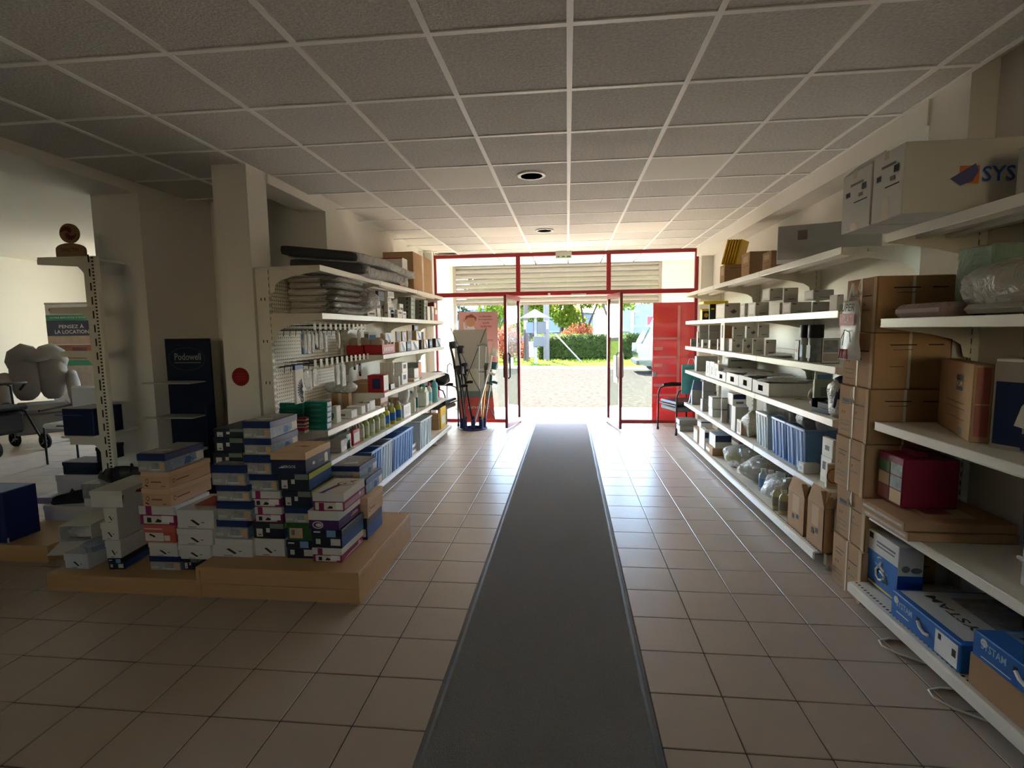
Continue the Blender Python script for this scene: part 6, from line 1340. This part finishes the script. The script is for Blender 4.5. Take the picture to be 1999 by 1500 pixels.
# big navy box on the third podium
o = MB().box(-.32, .32, -.118, .118, 0, .36, mat('plain_navy_box', (22, 36, 96), .6, noise=.06), b=.004).build('navy_box'); o.location = (-4.20, 3.238, .1205); tag(o, 'large plain navy box at the left frame edge on the third podium', 'box')
marks(o, .32, .118, .36, [('T', .02, .98, .05, .95, mat('pale_blue_lid', (120, 130, 150), .5)), ('P', .0, .06, .0, .1, M_paper)])
# ================================================================ BY THE SHOP DOOR
def easel_text(k, st, x, y, zc, h, w, m): put_text(k, st, (x, y, zc), (1, 0, 0), (0, 0, 1), h, m, width=w)
# pink window poster
pa, pb = aty(895, 612, 8.70), aty(971, 606, 8.70); zb = aty(975, 720, 8.70).z
t = thing('window_poster', 'pink stocking poster with a waving person hung in the left shop window', 'poster', ((pa.x + pb.x) / 2, 8.70, zb))
a = (pb.x - pa.x) / 2; h = (pa.z + pb.z) / 2 - zb
MB().box(-a, a, 0, .004, 0, h, mat('pink_poster', (214, 160, 158), .5, noise=.03)).build('sheet', t)
k = MB(); y = -.002
for i, (s_, u, v, w) in enumerate((('La chaussette', .38, .92, .62), ('de compression', .38, .865, .72), ('QUI NE', .40, .80, .34), ('GLISSE PAS', .40, .745, .56))):
    easel_text(k, s_, u * a, y, v * h, .028 * h / .9, w * a, G['crimson'])
for s_, v, w in (('NEUFTIC', .50, .5),): easel_text(k, s_, .52 * a, y, v * h, .03, w * a, G['magenta'])
k.add([(.35 * a, y, .46 * h), (.42 * a, y, .46 * h), (.46 * a, y, .3 * h), (.8 * a, y, .28 * h), (.8 * a, y, .24 * h), (.38 * a, y, .24 * h)], [(0, 1, 2, 3, 4, 5)], M_kraft2)
k.add([(.72 * a, y, .45 * h), (.8 * a, y, .45 * h), (.78 * a, y, .31 * h), (.9 * a, y, .29 * h), (.88 * a, y, .25 * h), (.66 * a, y, .26 * h)], [(0, 1, 2, 3, 4, 5)], M_kraft2)
for v in (.19, .165, .14): k.quad((.3 * a, y, v * h), (.85 * a, y, v * h), (.85 * a, y, (v + .01) * h), (.3 * a, y, (v + .01) * h), G['crimson'])
o = k.build('lettering', t); o['kind'] = 'stuff'
k = MB(); y = -.0025
k.add([(-.78 * a, y, .58 * h), (-.1 * a, y, .58 * h), (-.15 * a, y, .7 * h), (-.28 * a, y, .78 * h), (-.5 * a, y, .78 * h), (-.62 * a, y, .70 * h), (-.7 * a, y, .82 * h), (-.77 * a, y, .82 * h), (-.74 * a, y, .68 * h)], [tuple(range(9))], mat('pale_blouse', (206, 206, 212), .6))
k.add([(-.38 * a + .09 * math.cos(i * .628) * .9, y - .001, .84 * h + .1 * math.sin(i * .628)) for i in range(10)], [tuple(range(10))], G['skin'])
k.add([(-.38 * a - .1, y - .002, .85 * h), (-.38 * a - .08, y - .002, .93 * h), (-.38 * a + .02, y - .002, .96 * h), (-.38 * a + .1, y - .002, .9 * h), (-.38 * a + .09, y - .002, .83 * h), (-.38 * a + .06, y - .002, .9 * h), (-.38 * a - .04, y - .002, .9 * h)], [tuple(range(7))], G['rust'])
k.add([(-.75 * a, y - .001, .82 * h), (-.7 * a, y - .001, .82 * h), (-.66 * a, y - .001, .87 * h), (-.73 * a, y - .001, .89 * h), (-.79 * a, y - .001, .86 * h)], [tuple(range(5))], G['skin'])
o = k.build('printed_person', t); o['kind'] = 'stuff'
# x-banner seen from behind, red foot
Yb = 8.45
p1, p2, p3, p4 = aty(884, 644, Yb), aty(949, 637, Yb), aty(897, 822, Yb), aty(967, 819, Yb)
t = thing('x_banner', 'grey-backed X-frame banner with a coral red foot standing in front of the pink poster', 'banner', ((p3.x + p4.x) / 2, Yb, 0))
def lerp(v): return p3.x + (p1.x - p3.x) * v, p4.x + (p2.x - p4.x) * v
k = MB(); zs = [.04, .30, .40, .62, 0]; ztop = p1.z
def strip(k, za, zb_, m, y):
    va, vb = (za - p3.z) / (ztop - p3.z), (zb_ - p3.z) / (ztop - p3.z); (a0, a1), (b0, b1) = lerp(va), lerp(vb)
    k.add([(a0, y, za), (a1, y, za), (b1, y, zb_), (b0, y, zb_), (a0, y + .003, za), (a1, y + .003, za), (b1, y + .003, zb_), (b0, y + .003, zb_)], [(0, 1, 2, 3), (7, 6, 5, 4), (0, 4, 5, 1), (3, 2, 6, 7)], m)
zr = aty(930, 776, Yb).z; zg = aty(930, 720, Yb).z; zm = aty(930, 764, Yb).z
strip(k, p3.z + .01, zr, mat('coral_red_banner', (226, 92, 80), .5), Yb + .01); k.build('red_foot', t, world=True)
k = MB(); strip(k, zr, zm, G['greengrey'], Yb + .01); strip(k, zm, zg, mat('pale_print_band', (206, 200, 180), .5), Yb + .01); k.build('print_band', t, world=True)
k = MB(); strip(k, zg, ztop, mat('banner_grey_back', (180, 174, 162), .7, noise=.03), Yb + .01); k.build('grey_back', t, world=True)
k = MB(); easel_text(k, 'nnovic', (p3.x + p4.x) / 2 + .03, Yb + .004, aty(930, 795, Yb).z, .055, .36, M_paper); o = k.build('lettering', t, world=True)
for a_, b_ in (((880, 641), (921, 735)), ((949, 641), (912, 735)), ((921, 735), (967, 818)), ((912, 735), (904, 816))):
    A_, B_ = aty(*a_, Yb - .02), aty(*b_, Yb - .05 + (-.03 if b_[1] > 800 else 0)); MB().tube([A_, B_], .006, M_black, 6).build('rod', t, world=True)
MB().box((A_.x + B_.x) / 2 - .02, (A_.x + B_.x) / 2 + .03, Yb - .05, Yb - .02, aty(918, 733, Yb).z, aty(918, 722, Yb).z, M_black, b=.004).build('hub', t, world=True)
# crutch stand and crutches
cx_, cy_ = -1.50, 8.12
t = thing('crutch_stand', 'navy blue floor stand with upright tubes holding the crutches', 'stand', (cx_, cy_, 0))
MB().lathe([(.22, 0), (.23, .012), (.21, .022), (.14, .024), (.13, .0)], mat('navy_plastic', (28, 38, 92), .4, noise=.05), 28).build('base_ring', t, 40)
slots = []
for i in range(8):
    a = 2 * PI * i / 8 + .2; x, y = .178 * math.cos(a), .178 * math.sin(a); slots.append((x, y))
    MB().lathe([(.032, .02), (.032, .17), (.022, .17), (.022, .03)], mat('navy_plastic', (28, 38, 92), .4, noise=.05), 12, (x, y, 0)).build('tube_socket', t, 40)
M_crut = mat('black_crutch', (34, 34, 36), .4, .2, noise=.05)
def crutch(label, slot, top, m, mp, under=False):
    b = Vector((cx_ + slots[slot][0], cy_ + slots[slot][1], .035)); top = Vector(top); d = (top - b)
    L_ = d.length; d.normalize(); side = Vector((1, 0, 0)) - d * d.x; side.normalize(); fw = d.cross(side)
    t = thing('crutch', label, 'crutch', tuple(b), 0, 'crutches in the stand')
    Z = lambda q, s=0, f=0: d * q + side * s + fw * f
    if not under:
        MB().tube([Z(.0), Z(L_ * .72)], .0145, m, 8).build('shaft', t, 50)
        MB().tube([Z(L_ * .70), Z(L_ * .8, .0), Z(L_ * .9, -.015), Z(L_, -.035)], [.021, .022, .02, .017], mp, 8).build('forearm_piece', t, 50)
        MB().tube([Z(L_ * .72), Z(L_ * .725, .06), Z(L_ * .715, .115)], [.021, .024, .021], mp, 8).build('hand_grip', t, 50)
        k = MB(); vs = []; fs = []; n = 8
        for i in range(n):
            a = -2.3 + 4.6 * i / (n - 1)
            for q in (-.06, .05):
                vs.append(Z(L_ - .01 + q, .055 * math.cos(a), .06 * math.sin(a)) + side * .01)
        for i in range(n - 1): fs.append((2 * i, 2 * i + 1, 2 * i + 3, 2 * i + 2))
        k.add(vs, fs, mp); o = k.build('arm_cuff', t, 60); sm = o.modifiers.new('thickness', 'SOLIDIFY'); sm.thickness = .012
    else:
        MB().tube([Z(0), Z(L_ * .45)], .013, m, 8).build('lower_tube', t, 50)
        for s in (-1, 1): MB().tube([Z(L_ * .4, 0), Z(L_ * .48, s * .045), Z(L_ * .97, s * .055)], .0105, m, 7).build('side_tube', t, 50)
        MB().tube([Z(L_ * .98, -.085), Z(L_, 0), Z(L_ * .98, .085)], [.016, .022, .016], mp, 8).build('underarm_pad', t, 50)
        MB().tube([Z(L_ * .66, -.055), Z(L_ * .66, .055)], .013, mp, 8).build('hand_grip', t, 50)
    MB().lathe([(.018, 0), (.018, .03), (.012, .045)], M_black, 8).build('rubber_tip', t, 40)
def tp(x, y, Y): return aty(x, y, Y)
crutch('black forearm crutch leaning farthest left', 4, tp(882, 672, 8.05), M_crut, M_crut)
crutch('black forearm crutch, second from the left, cuff high', 3, tp(897, 681, 8.12), M_crut, M_crut)
crutch('black forearm crutch with its cuff low by the chair', 5, tp(896, 722, 7.95), M_crut, M_crut)
crutch('black forearm crutch leaning right with a long hand grip', 2, tp(904, 715, 8.2), M_crut, M_crut)
crutch('tall aluminium underarm crutch with a grey top pad', 1, tp(942, 672, 8.26), M_alu, mat('grey_crutch_pad', (140, 138, 130), .7), True)
crutch('aluminium forearm crutch with a yellow band and grey grip', 7, tp(951, 714, 8.08), mat('gold_tube', (196, 150, 70), .35, .6), mat('dark_grey_grip', (84, 86, 82), .6))
crutch('grey crutch with a broad dark teal cuff', 0, tp(962, 712, 8.15), mat('grey_tube', (120, 128, 130), .35, .5), mat('dark_teal_grip', (34, 92, 96), .6))
crutch('slim white-topped crutch rising behind the teal one', 6, tp(964, 685, 8.0), M_alu, M_wbox)
# shower / commode chairs on both sides of the door
def frame_chair(label, x, y, rz, bag=False):
    t = thing('frame_chair', label, 'chair', (x, y, 0), rz, 'tubular armchairs by the door')
    m = mat('bronze_tube', (58, 40, 38), .35, .4, noise=.05)
    for s in (-1, 1):
        sd_ = MB().tube([(s * .26, -.24, .0), (s * .26, -.24, .56), (s * .26, -.21, .64), (s * .26, -.13, .67), (s * .26, .16, .67), (s * .26, .22, .63), (s * .26, .24, .55), (s * .26, .26, 0)], .0125, m, 8).build('side_frame', t, 60)
        MB().tube([(s * .26, -.16, .69), (s * .26, .0, .70), (s * .26, .18, .69)], [.02, .026, .02], M_black, 8).build('armrest', t, 60)
        for yy in (-.24, .26): MB().lathe([(.018, 0), (.019, .03), (.014, .04)], M_black, 10, (s * .26, yy, 0)).build('rubber_foot', sd_, 40)
    MB().box(-.24, .24, -.23, .22, .43, .48, mat('black_vinyl', (34, 36, 38), .4, noise=.06), b=.02).build('seat', t, 50)
    MB().box(-.23, .23, -.22, .2, .33, .40, mat('grey_pan', (96, 98, 98), .5), b=.02).build('pan', t, 50)
    for yy in (-.22, .22): MB().tube([(-.26, yy, .42), (.26, yy, .42)], .011, m, 8).build('cross_tube', t, 60)
    MB().box(-.24, .24, .22, .26, .60, .88, mat('black_vinyl', (34, 36, 38), .4, noise=.06), b=.018).build('backrest', t, 50)
    return t
frame_chair('bronze tubed armchair with black seat in front of the red panel', 1.70, 8.02, R(-70))
frame_chair('black tubed armchair at the door end of the left shelves under black bags', -2.06, 8.1, R(80))
sack('black_bag', 'black padded bag lying on the left armchair', 'bag', None, (-2.04, 8.1, .70), (.18, .22, .11), mat('black_nylon', (28, 30, 34), .35, noise=.1), 201, .3, .15)
t = thing('walking_stick', 'grey crook handled stick leaning on the left armchair', 'stick', (-2.02, 8.50, 0))
MB().tube([(0, 0, 0), (.03, .02, .9), (.035, .02, .98), (.08, .02, 1.02), (.12, .02, .98)], .011, G['greengrey'], 8).build('stick', t, 60)
# red glazed panel in the right window
M_redpan = mat('red_gloss_panel', (222, 84, 88), .08, noise=.04, scale=3, spec=.8, coat=.6)
n_ = M_redpan.node_tree; b_ = n_.nodes['Principled BSDF']; tr = n_.nodes.new('ShaderNodeBsdfTranslucent'); tr.inputs[0].default_value = lin((180, 54, 58)) + (1,)
mx = n_.nodes.new('ShaderNodeMixShader'); mx.inputs[0].default_value = .42; n_.links.new(b_.outputs[0], mx.inputs[1]); n_.links.new(tr.outputs[0], mx.inputs[2]); n_.links.new(mx.outputs[0], n_.nodes['Material Output'].inputs[0])
t = thing('red_window_film', 'glossy red lettered panel covering the right end of the shop window', 'panel', (1.68, 8.70, .05))
x0 = aty(1274, 700, 8.7).x - 1.68; zt = aty(1290, 591, 8.7).z - .05
MB().box(x0, .34, 0, .008, 0, zt, M_redpan).build('sheet', t)
k = MB()  # pale bands paint in the reflection of the shelves on the glossy red
for zc in (.40, .72, 1.02, 1.32): k.box(x0 + .01, .1, -.003, 0, zc, zc + .035, mat('red_reflection_band', (226, 140, 138), .3))
for zc in (.55, .88, 1.15): k.box(x0 + .02, x0 + .16, -.003, 0, zc, zc + .05, mat('red_reflection_band', (226, 140, 138), .3))
k.box(.08, .12, -.003, 0, .2, zt - .05, mat('red_reflection_band', (226, 140, 138), .3)); o = k.build('painted_reflection', t); o['kind'] = 'stuff'
MB().box(x0 - .005, x0 + .07, -.03, 0, .72, .80, mat('lock_metal', (150, 150, 150), .4, .6), b=.01).build('lock', t)
# ================================================================ LEFT ROOM AND ALCOVE
# perforated gondola post with bracket arms
t = thing('gondola_post', 'bare shelving post with bracket arms standing in the left opening', 'shelving', (-3.41, 3.5, 0))
k = MB().box(-.05, .05, -.02, .02, 0, 2.12, M_shelf, b=.003); k.build('upright', t)
k = MB(); z = .1
while z < 2.1:
    k.box(.02, .036, -.0206, -.02, z, z + .012, M_dark); 
    if int(z * 20) % 2: k.box(-.006, .006, -.0206, -.02, z, z + .03, M_dark)
    z += .025
o = k.build('slots', t); o['kind'] = 'stuff'
def arm(z0, L_, d0, d1, th=.03):
    MB().prism([(-.05, z0), (-L_, z0), (-L_, z0 - d1), (-.10, z0 - d0), (-.07, z0 - d0 - .03), (-.05, z0 - d0 - .06)], -.012, .012, M_shelf, axis='y').build('bracket_arm', t)
arm(2.105, .42, .055, .035); arm(1.76, .36, .05, .045); arm(1.44, .31, .05, .04); arm(.80, .3, .06, .06)
MB().box(-.42, -.05, -.01, .36, 2.105, 2.122, M_shelf, b=.002).build('top_shelf', t)
MB().box(-.32, -.05, -.06, .36, .80, .815, M_shelf, b=.002).build('lower_shelf', t)
MB().box(-.06, .05, -.06, .05, 0, .04, M_shelf, b=.01).build('foot', t)
pl = aty(130, 815, 3.5)
o = MB().box(-.125, .125, -.06, .2, 0, .20, G['dkblue'], b=.004).build('navy_carton'); o.location = (-3.60, 3.52, .8165); tag(o, 'dark navy carton on the lower arm of the bare post', 'box')
marks(o, .125, .13, .2, [('C', .08, .92, .4, .44, G['black']), ('C', .08, .92, .8, .84, G['midblue'])])
t = thing('display_topper', 'wooden display topper with a swirl disc standing on the bare post', 'topper', (-3.62, 3.56, 2.123), R(6))
M_ply = mat('pale_plywood', (150, 120, 88), .6, noise=.08)
arch = [(-.105, 0), (.105, 0), (.105, .06)] + [(.105 * math.cos(a * PI / 10), .06 + .045 * math.sin(a * PI / 10)) for a in range(1, 10)] + [(-.105, .06)]
MB().prism(arch, -.012, .012, M_ply, axis='y').build('arched_foot', t)
k = MB(); put_text(k, 'SANCTIN', (0, -.0135, .055), (1, 0, 0), (0, 0, 1), .028, mat('brown_print', (90, 56, 44), .6), width=.13); k.build('lettering', t)
dc = MB(); T = Matrix.Translation((0, 0, .175)) @ Matrix.Rotation(PI / 2, 4, 'X'); dc.lathe([(.068, -.01), (.070, -.008), (.070, .008), (.068, .01)], M_ply, 28, T=T); d_ = dc.build('disc', t, 40)
k = MB()
for s in (0, PI):
    pts = []
    for i in range(9):
        u = i / 8; a = s + u * 3.0; r_ = .004 + .052 * u; pts.append((r_ * math.cos(a), -.0125, .175 + r_ * math.sin(a)))
    for i in range(8):
        w = .004 + .014 * math.sin(PI * (i + .5) / 8); p, q = Vector(pts[i]), Vector(pts[i + 1]); n = (q - p).normalized().cross(Vector((0, 1, 0))); k.quad(p - n * w, q - n * w, q + n * w, p + n * w, mat('dark_red_print', (104, 28, 32), .5, noise=0))
o = k.build('swirl', d_); o['kind'] = 'stuff'
# navy cardboard display with three shelves
p1, p2 = aty(312, 662, 4.32), aty(408, 660, 4.32)
t = thing('cardboard_display', 'tall navy cardboard display stand lettered Podowell in the alcove', 'display', ((p1.x + p2.x) / 2, 4.32, 0))
a = (p2.x - p1.x) / 2; h = p1.z
MB().box(-a, a, 0, .02, 0, h, mat('navy_display_card', (16, 28, 54), .55, noise=.08), b=.002).build('back_board', t)
for s in (-1, 1): MB().box(min(s * a, s * (a - .015)), max(s * a, s * (a - .015)), -.10, 0, 0, h * .62, mat('navy_display_side', (26, 40, 66), .6), b=.002).build('side_board', t)
for zz in (1.13, .83, .53): MB().box(-a - .04, a - .06, -.20, 0, zz, zz + .012, mat('dusty_white_shelf', (196, 190, 178), .6), b=.002).build('shelf', t); 
k = MB(); put_text(k, 'Podowell', (.02, -.0025, h - .16), (1, 0, 0), (0, 0, 1), .062, mat('silver_print', (176, 172, 160), .5), width=.25); k.box(-.11, .14, -.002, 0, h - .215, h - .21, mat('silver_print', (176, 172, 160), .5))
for i in range(28):
    b0, b1 = 6.2832 * i / 28, 6.2832 * (i + 1) / 28; k.quad((.01 + .17 * math.cos(b0), -.002, h - .18 + .1 * math.sin(b0)), (.01 + .17 * math.cos(b1), -.002, h - .18 + .1 * math.sin(b1)), (.01 + .175 * math.cos(b1), -.002, h - .18 + .104 * math.sin(b1)), (.01 + .175 * math.cos(b0), -.002, h - .18 + .104 * math.sin(b0)), mat('teal_grey_print', (70, 88, 96), .5))
o = k.build('lettering', t); o['kind'] = 'stuff'
# red scalloped sticker on the pillar
bc = aty(470, 736, 3.81); t = thing('scalloped_sticker', 'dark red scalloped round sticker on the white pillar', 'sticker', (bc.x, 3.809, bc.z))
n = 48; pts = [((.068 + .006 * (i % 2)) * math.cos(6.2832 * i / n), (.068 + .006 * (i % 2)) * math.sin(6.2832 * i / n)) for i in range(n)]
MB().prism(pts, -.003, 0, mat('dark_red_sticker', (140, 24, 30), .5, noise=.05), axis='y').build('disc', t)
k = MB(); [k.quad((-w, -.004, q), (w, -.004, q), (w, -.004, q + .01), (-w, -.004, q + .01), mat('faded_sticker_print', (158, 44, 48), .5)) for w, q in ((.03, .018), (.042, -.002), (.034, -.022))]; o = k.build('faded_print', t); o['kind'] = 'stuff'
# roll-up banner PENSEZ A LA LOCATION
YB = 7.9
a1, a2 = aty(90, 594, YB), aty(186, 590, YB); zf = 0.02
t = thing('roll_up_banner', 'roll-up rental banner lettered PENSEZ A LA LOCATION in the left room', 'banner', ((a1.x + a2.x) / 2, YB, 0), R(4))
w = (a2.x - a1.x) / 2; hT = a1.z
MB().box(-w, w, 0, .004, .08, hT, M_paper).build('sheet', t)
MB().box(-w - .02, w + .02, -.12, .12, 0, .08, M_alu, b=.02).build('base_case', t); MB().box(-w, w, -.012, .012, hT - .01, hT + .02, M_alu, b=.004).build('top_bar', t)
MB().tube([(0, .02, .08), (0, .02, hT)], .01, M_alu, 8).build('pole', t)
k = MB(); y = -.002
def zz(yp): return aty(130, yp, YB).z
def band(y0, y1, m, u0=-1, u1=1): k.quad((u0 * w, y, zz(y1)), (u1 * w, y, zz(y1)), (u1 * w, y, zz(y0)), (u0 * w, y, zz(y0)), m)
gr_ = mat('banner_green', (70, 150, 116), .5, noise=.03); bl_ = mat('banner_slate', (70, 72, 92), .5, noise=.06)
band(615, 626, gr_); band(626, 656, bl_); band(656, 672, mat('banner_photo_beige', (206, 180, 156), .5, noise=.3, scale=8)); band(674, 702, mat('banner_photo_warm', (176, 116, 96), .5, noise=.5, scale=6)); band(703, 714, gr_); band(714, 760, mat('banner_photo_pale', (200, 184, 170), .5, noise=.35, scale=8))
band(676, 700, G['orange'], .55, .95); band(678, 700, mat('banner_photo_mauve', (140, 104, 116), .5), -.1, .45)
k.add([(-.78 * w + .035 * math.cos(i * .524), y - .001, zz(605) + .035 * math.sin(i * .524)) for i in range(12)], [tuple(range(12))], G['crimson'])
y = -.004
put_text(k, 'VOTRE BIEN-ÊTRE À DOMICILE !', (0, y, zz(620)), (1, 0, 0), (0, 0, 1), .03, M_paper, width=1.7 * w)
put_text(k, 'PENSEZ À', (-.05 * w, y, zz(637)), (1, 0, 0), (0, 0, 1), .072, M_paper, width=.95 * w); put_text(k, 'LA LOCATION', (-.05 * w, y, zz(648)), (1, 0, 0), (0, 0, 1), .062, M_paper, width=1.3 * w)
o = k.build('banner_print', t); o['kind'] = 'stuff'
# grey padded lift armchair
M_arm = mat('grey_microfibre', (128, 122, 116), .85, noise=.12, scale=6)
YA = 6.9
c = aty(82, 790, YA)
t = thing('armchair', 'grey padded recliner armchair with a curved headrest in the left room', 'chair', (c.x, YA, 0), R(48))
k = lambda *a_, **b__: MB().blob(*a_, **b__)
for s in (-1, 1): k((s * .15, .2, 1.0), (.18, .12, .4), M_arm, 14, 10, .04, 300).build('back_cushion', t, 70)
T = Matrix.Rotation(0, 4, 'X'); MB().tube([(-.30, .2, 1.08), (-.28, .2, 1.16), (-.23, .17, 1.27), (-.15, .14, 1.33), (-.07, .11, 1.30), (.0, .1, 1.27), (.07, .11, 1.30), (.15, .14, 1.33), (.23, .17, 1.27), (.28, .2, 1.16), (.30, .2, 1.08)], [.03, .085, .115, .125, .115, .10, .115, .125, .115, .085, .03], M_arm, 12).build('headrest', t, 70)
for s in (-1, 1):
    MB().tube([(s * .37, .22, .98), (s * .38, .04, .84), (s * .38, -.16, .68), (s * .37, -.30, .60)], [.07, .085, .08, .055], M_arm, 12).build('armrest', t, 70)
    MB().box(s * .38 - .05, s * .38 + .05, -.32, .28, .28, .62, M_arm, b=.04).build('arm_panel', t, 50)
MB().box(-.33, .33, -.36, .26, .40, .58, M_arm, b=.07).build('seat', t, 50); MB().box(-.32, .32, -.38, -.30, .16, .44, M_arm, b=.03).build('leg_flap', t, 50)
MB().box(-.33, .33, -.25, .28, .18, .24, M_black, b=.01).build('under_frame', t)
for x in (-.3, .3):
    for yy in (-.22, .25):
        o = MB().tube([(x, yy, .2), (x, yy, .1)], .014, M_black, 8).build('castor_stem', t); MB().lathe([(.02, -.018), (.045, -.015), (.045, .015), (.02, .018)], M_black, 14, T=Matrix.Translation((x, yy, .046)) @ Matrix.Rotation(PI / 2, 4, 'Y')).build('castor_wheel', o, 40)
# rollator at the left frame edge
YR = 6.2
c = aty(2, 800, YR)
t = thing('rollator', 'black walking frame with a bag and spoked wheels at the left frame edge', 'rollator', (c.x, YR, 0), R(-10))
for s in (-1, 1): MB().tube([(-.28, s * .26, .12), (-.2, s * .26, .55), (-.22, s * .26, .86), (-.34, s * .26, .90)], .014, M_black, 8).build('rear_frame', t, 60); MB().tube([(.30, s * .26, .12), (.02, s * .26, .52), (-.2, s * .26, .55)], .014, M_black, 8).build('front_frame', t, 60)
MB().tube([(-.05, -.27, .82), (.08, -.27, .92), (.14, 0, .93), (.08, .27, .92), (-.05, .27, .82)], .018, M_black, 8).build('back_strap', t, 60)
MB().box(-.22, .14, -.24, .24, .56, .62, M_black, b=.02).build('seat', t, 50); MB().box(-.2, .12, -.2, .2, .24, .54, mat('black_nylon', (28, 30, 34), .35, noise=.1), b=.04).build('bag', t, 50)
for x in (-.28, .32):
    for s in (-1, 1):
        T = Matrix.Translation((x, s * .28, .11)) @ Matrix.Rotation(PI / 2, 4, 'X')
        o = MB().lathe([(.085, -.016), (.108, -.014), (.11, 0), (.108, .014), (.085, .016), (.085, -.016)], M_black, 24, T=T).build('wheel', t, 40)
        q = MB().lathe([(.02, -.017), (.02, .017)], M_alu, 10, T=T)
        for j in range(5): a_ = 6.2832 * j / 5; q.tube([(0, 0, 0), (.085 * math.cos(a_), .085 * math.sin(a_), 0)], .01, M_alu, 6, T=T)
        q.build('spoked_rim', o)
# white padded chair back glimpsed beside the banner
c = aty(165, 735, 6.0); t = thing('white_chair', 'white shiny chair back partly hidden behind the bare post', 'chair', (c.x, 6.0, 0))
MB().box(-.2, .22, -.03, .03, .58, .92, mat('white_vinyl', (214, 212, 208), .3), b=.025).build('backrest', t, 50); MB().box(-.22, .24, -.42, .0, .44, .50, mat('white_vinyl', (214, 212, 208), .3), b=.025).build('seat', t, 50)
for x in (-.2, .22):
    for yy in (-.4, 0): MB().tube([(x, yy, 0), (x, yy, .46)], .012, M_black, 8).build('leg', t, 60)
MB().tube([(-.22, -.42, .66), (-.22, 0, .68)], .014, M_black, 8).build('arm', t); MB().tube([(.24, -.42, .66), (.24, 0, .68)], .014, M_black, 8).build('arm', t)
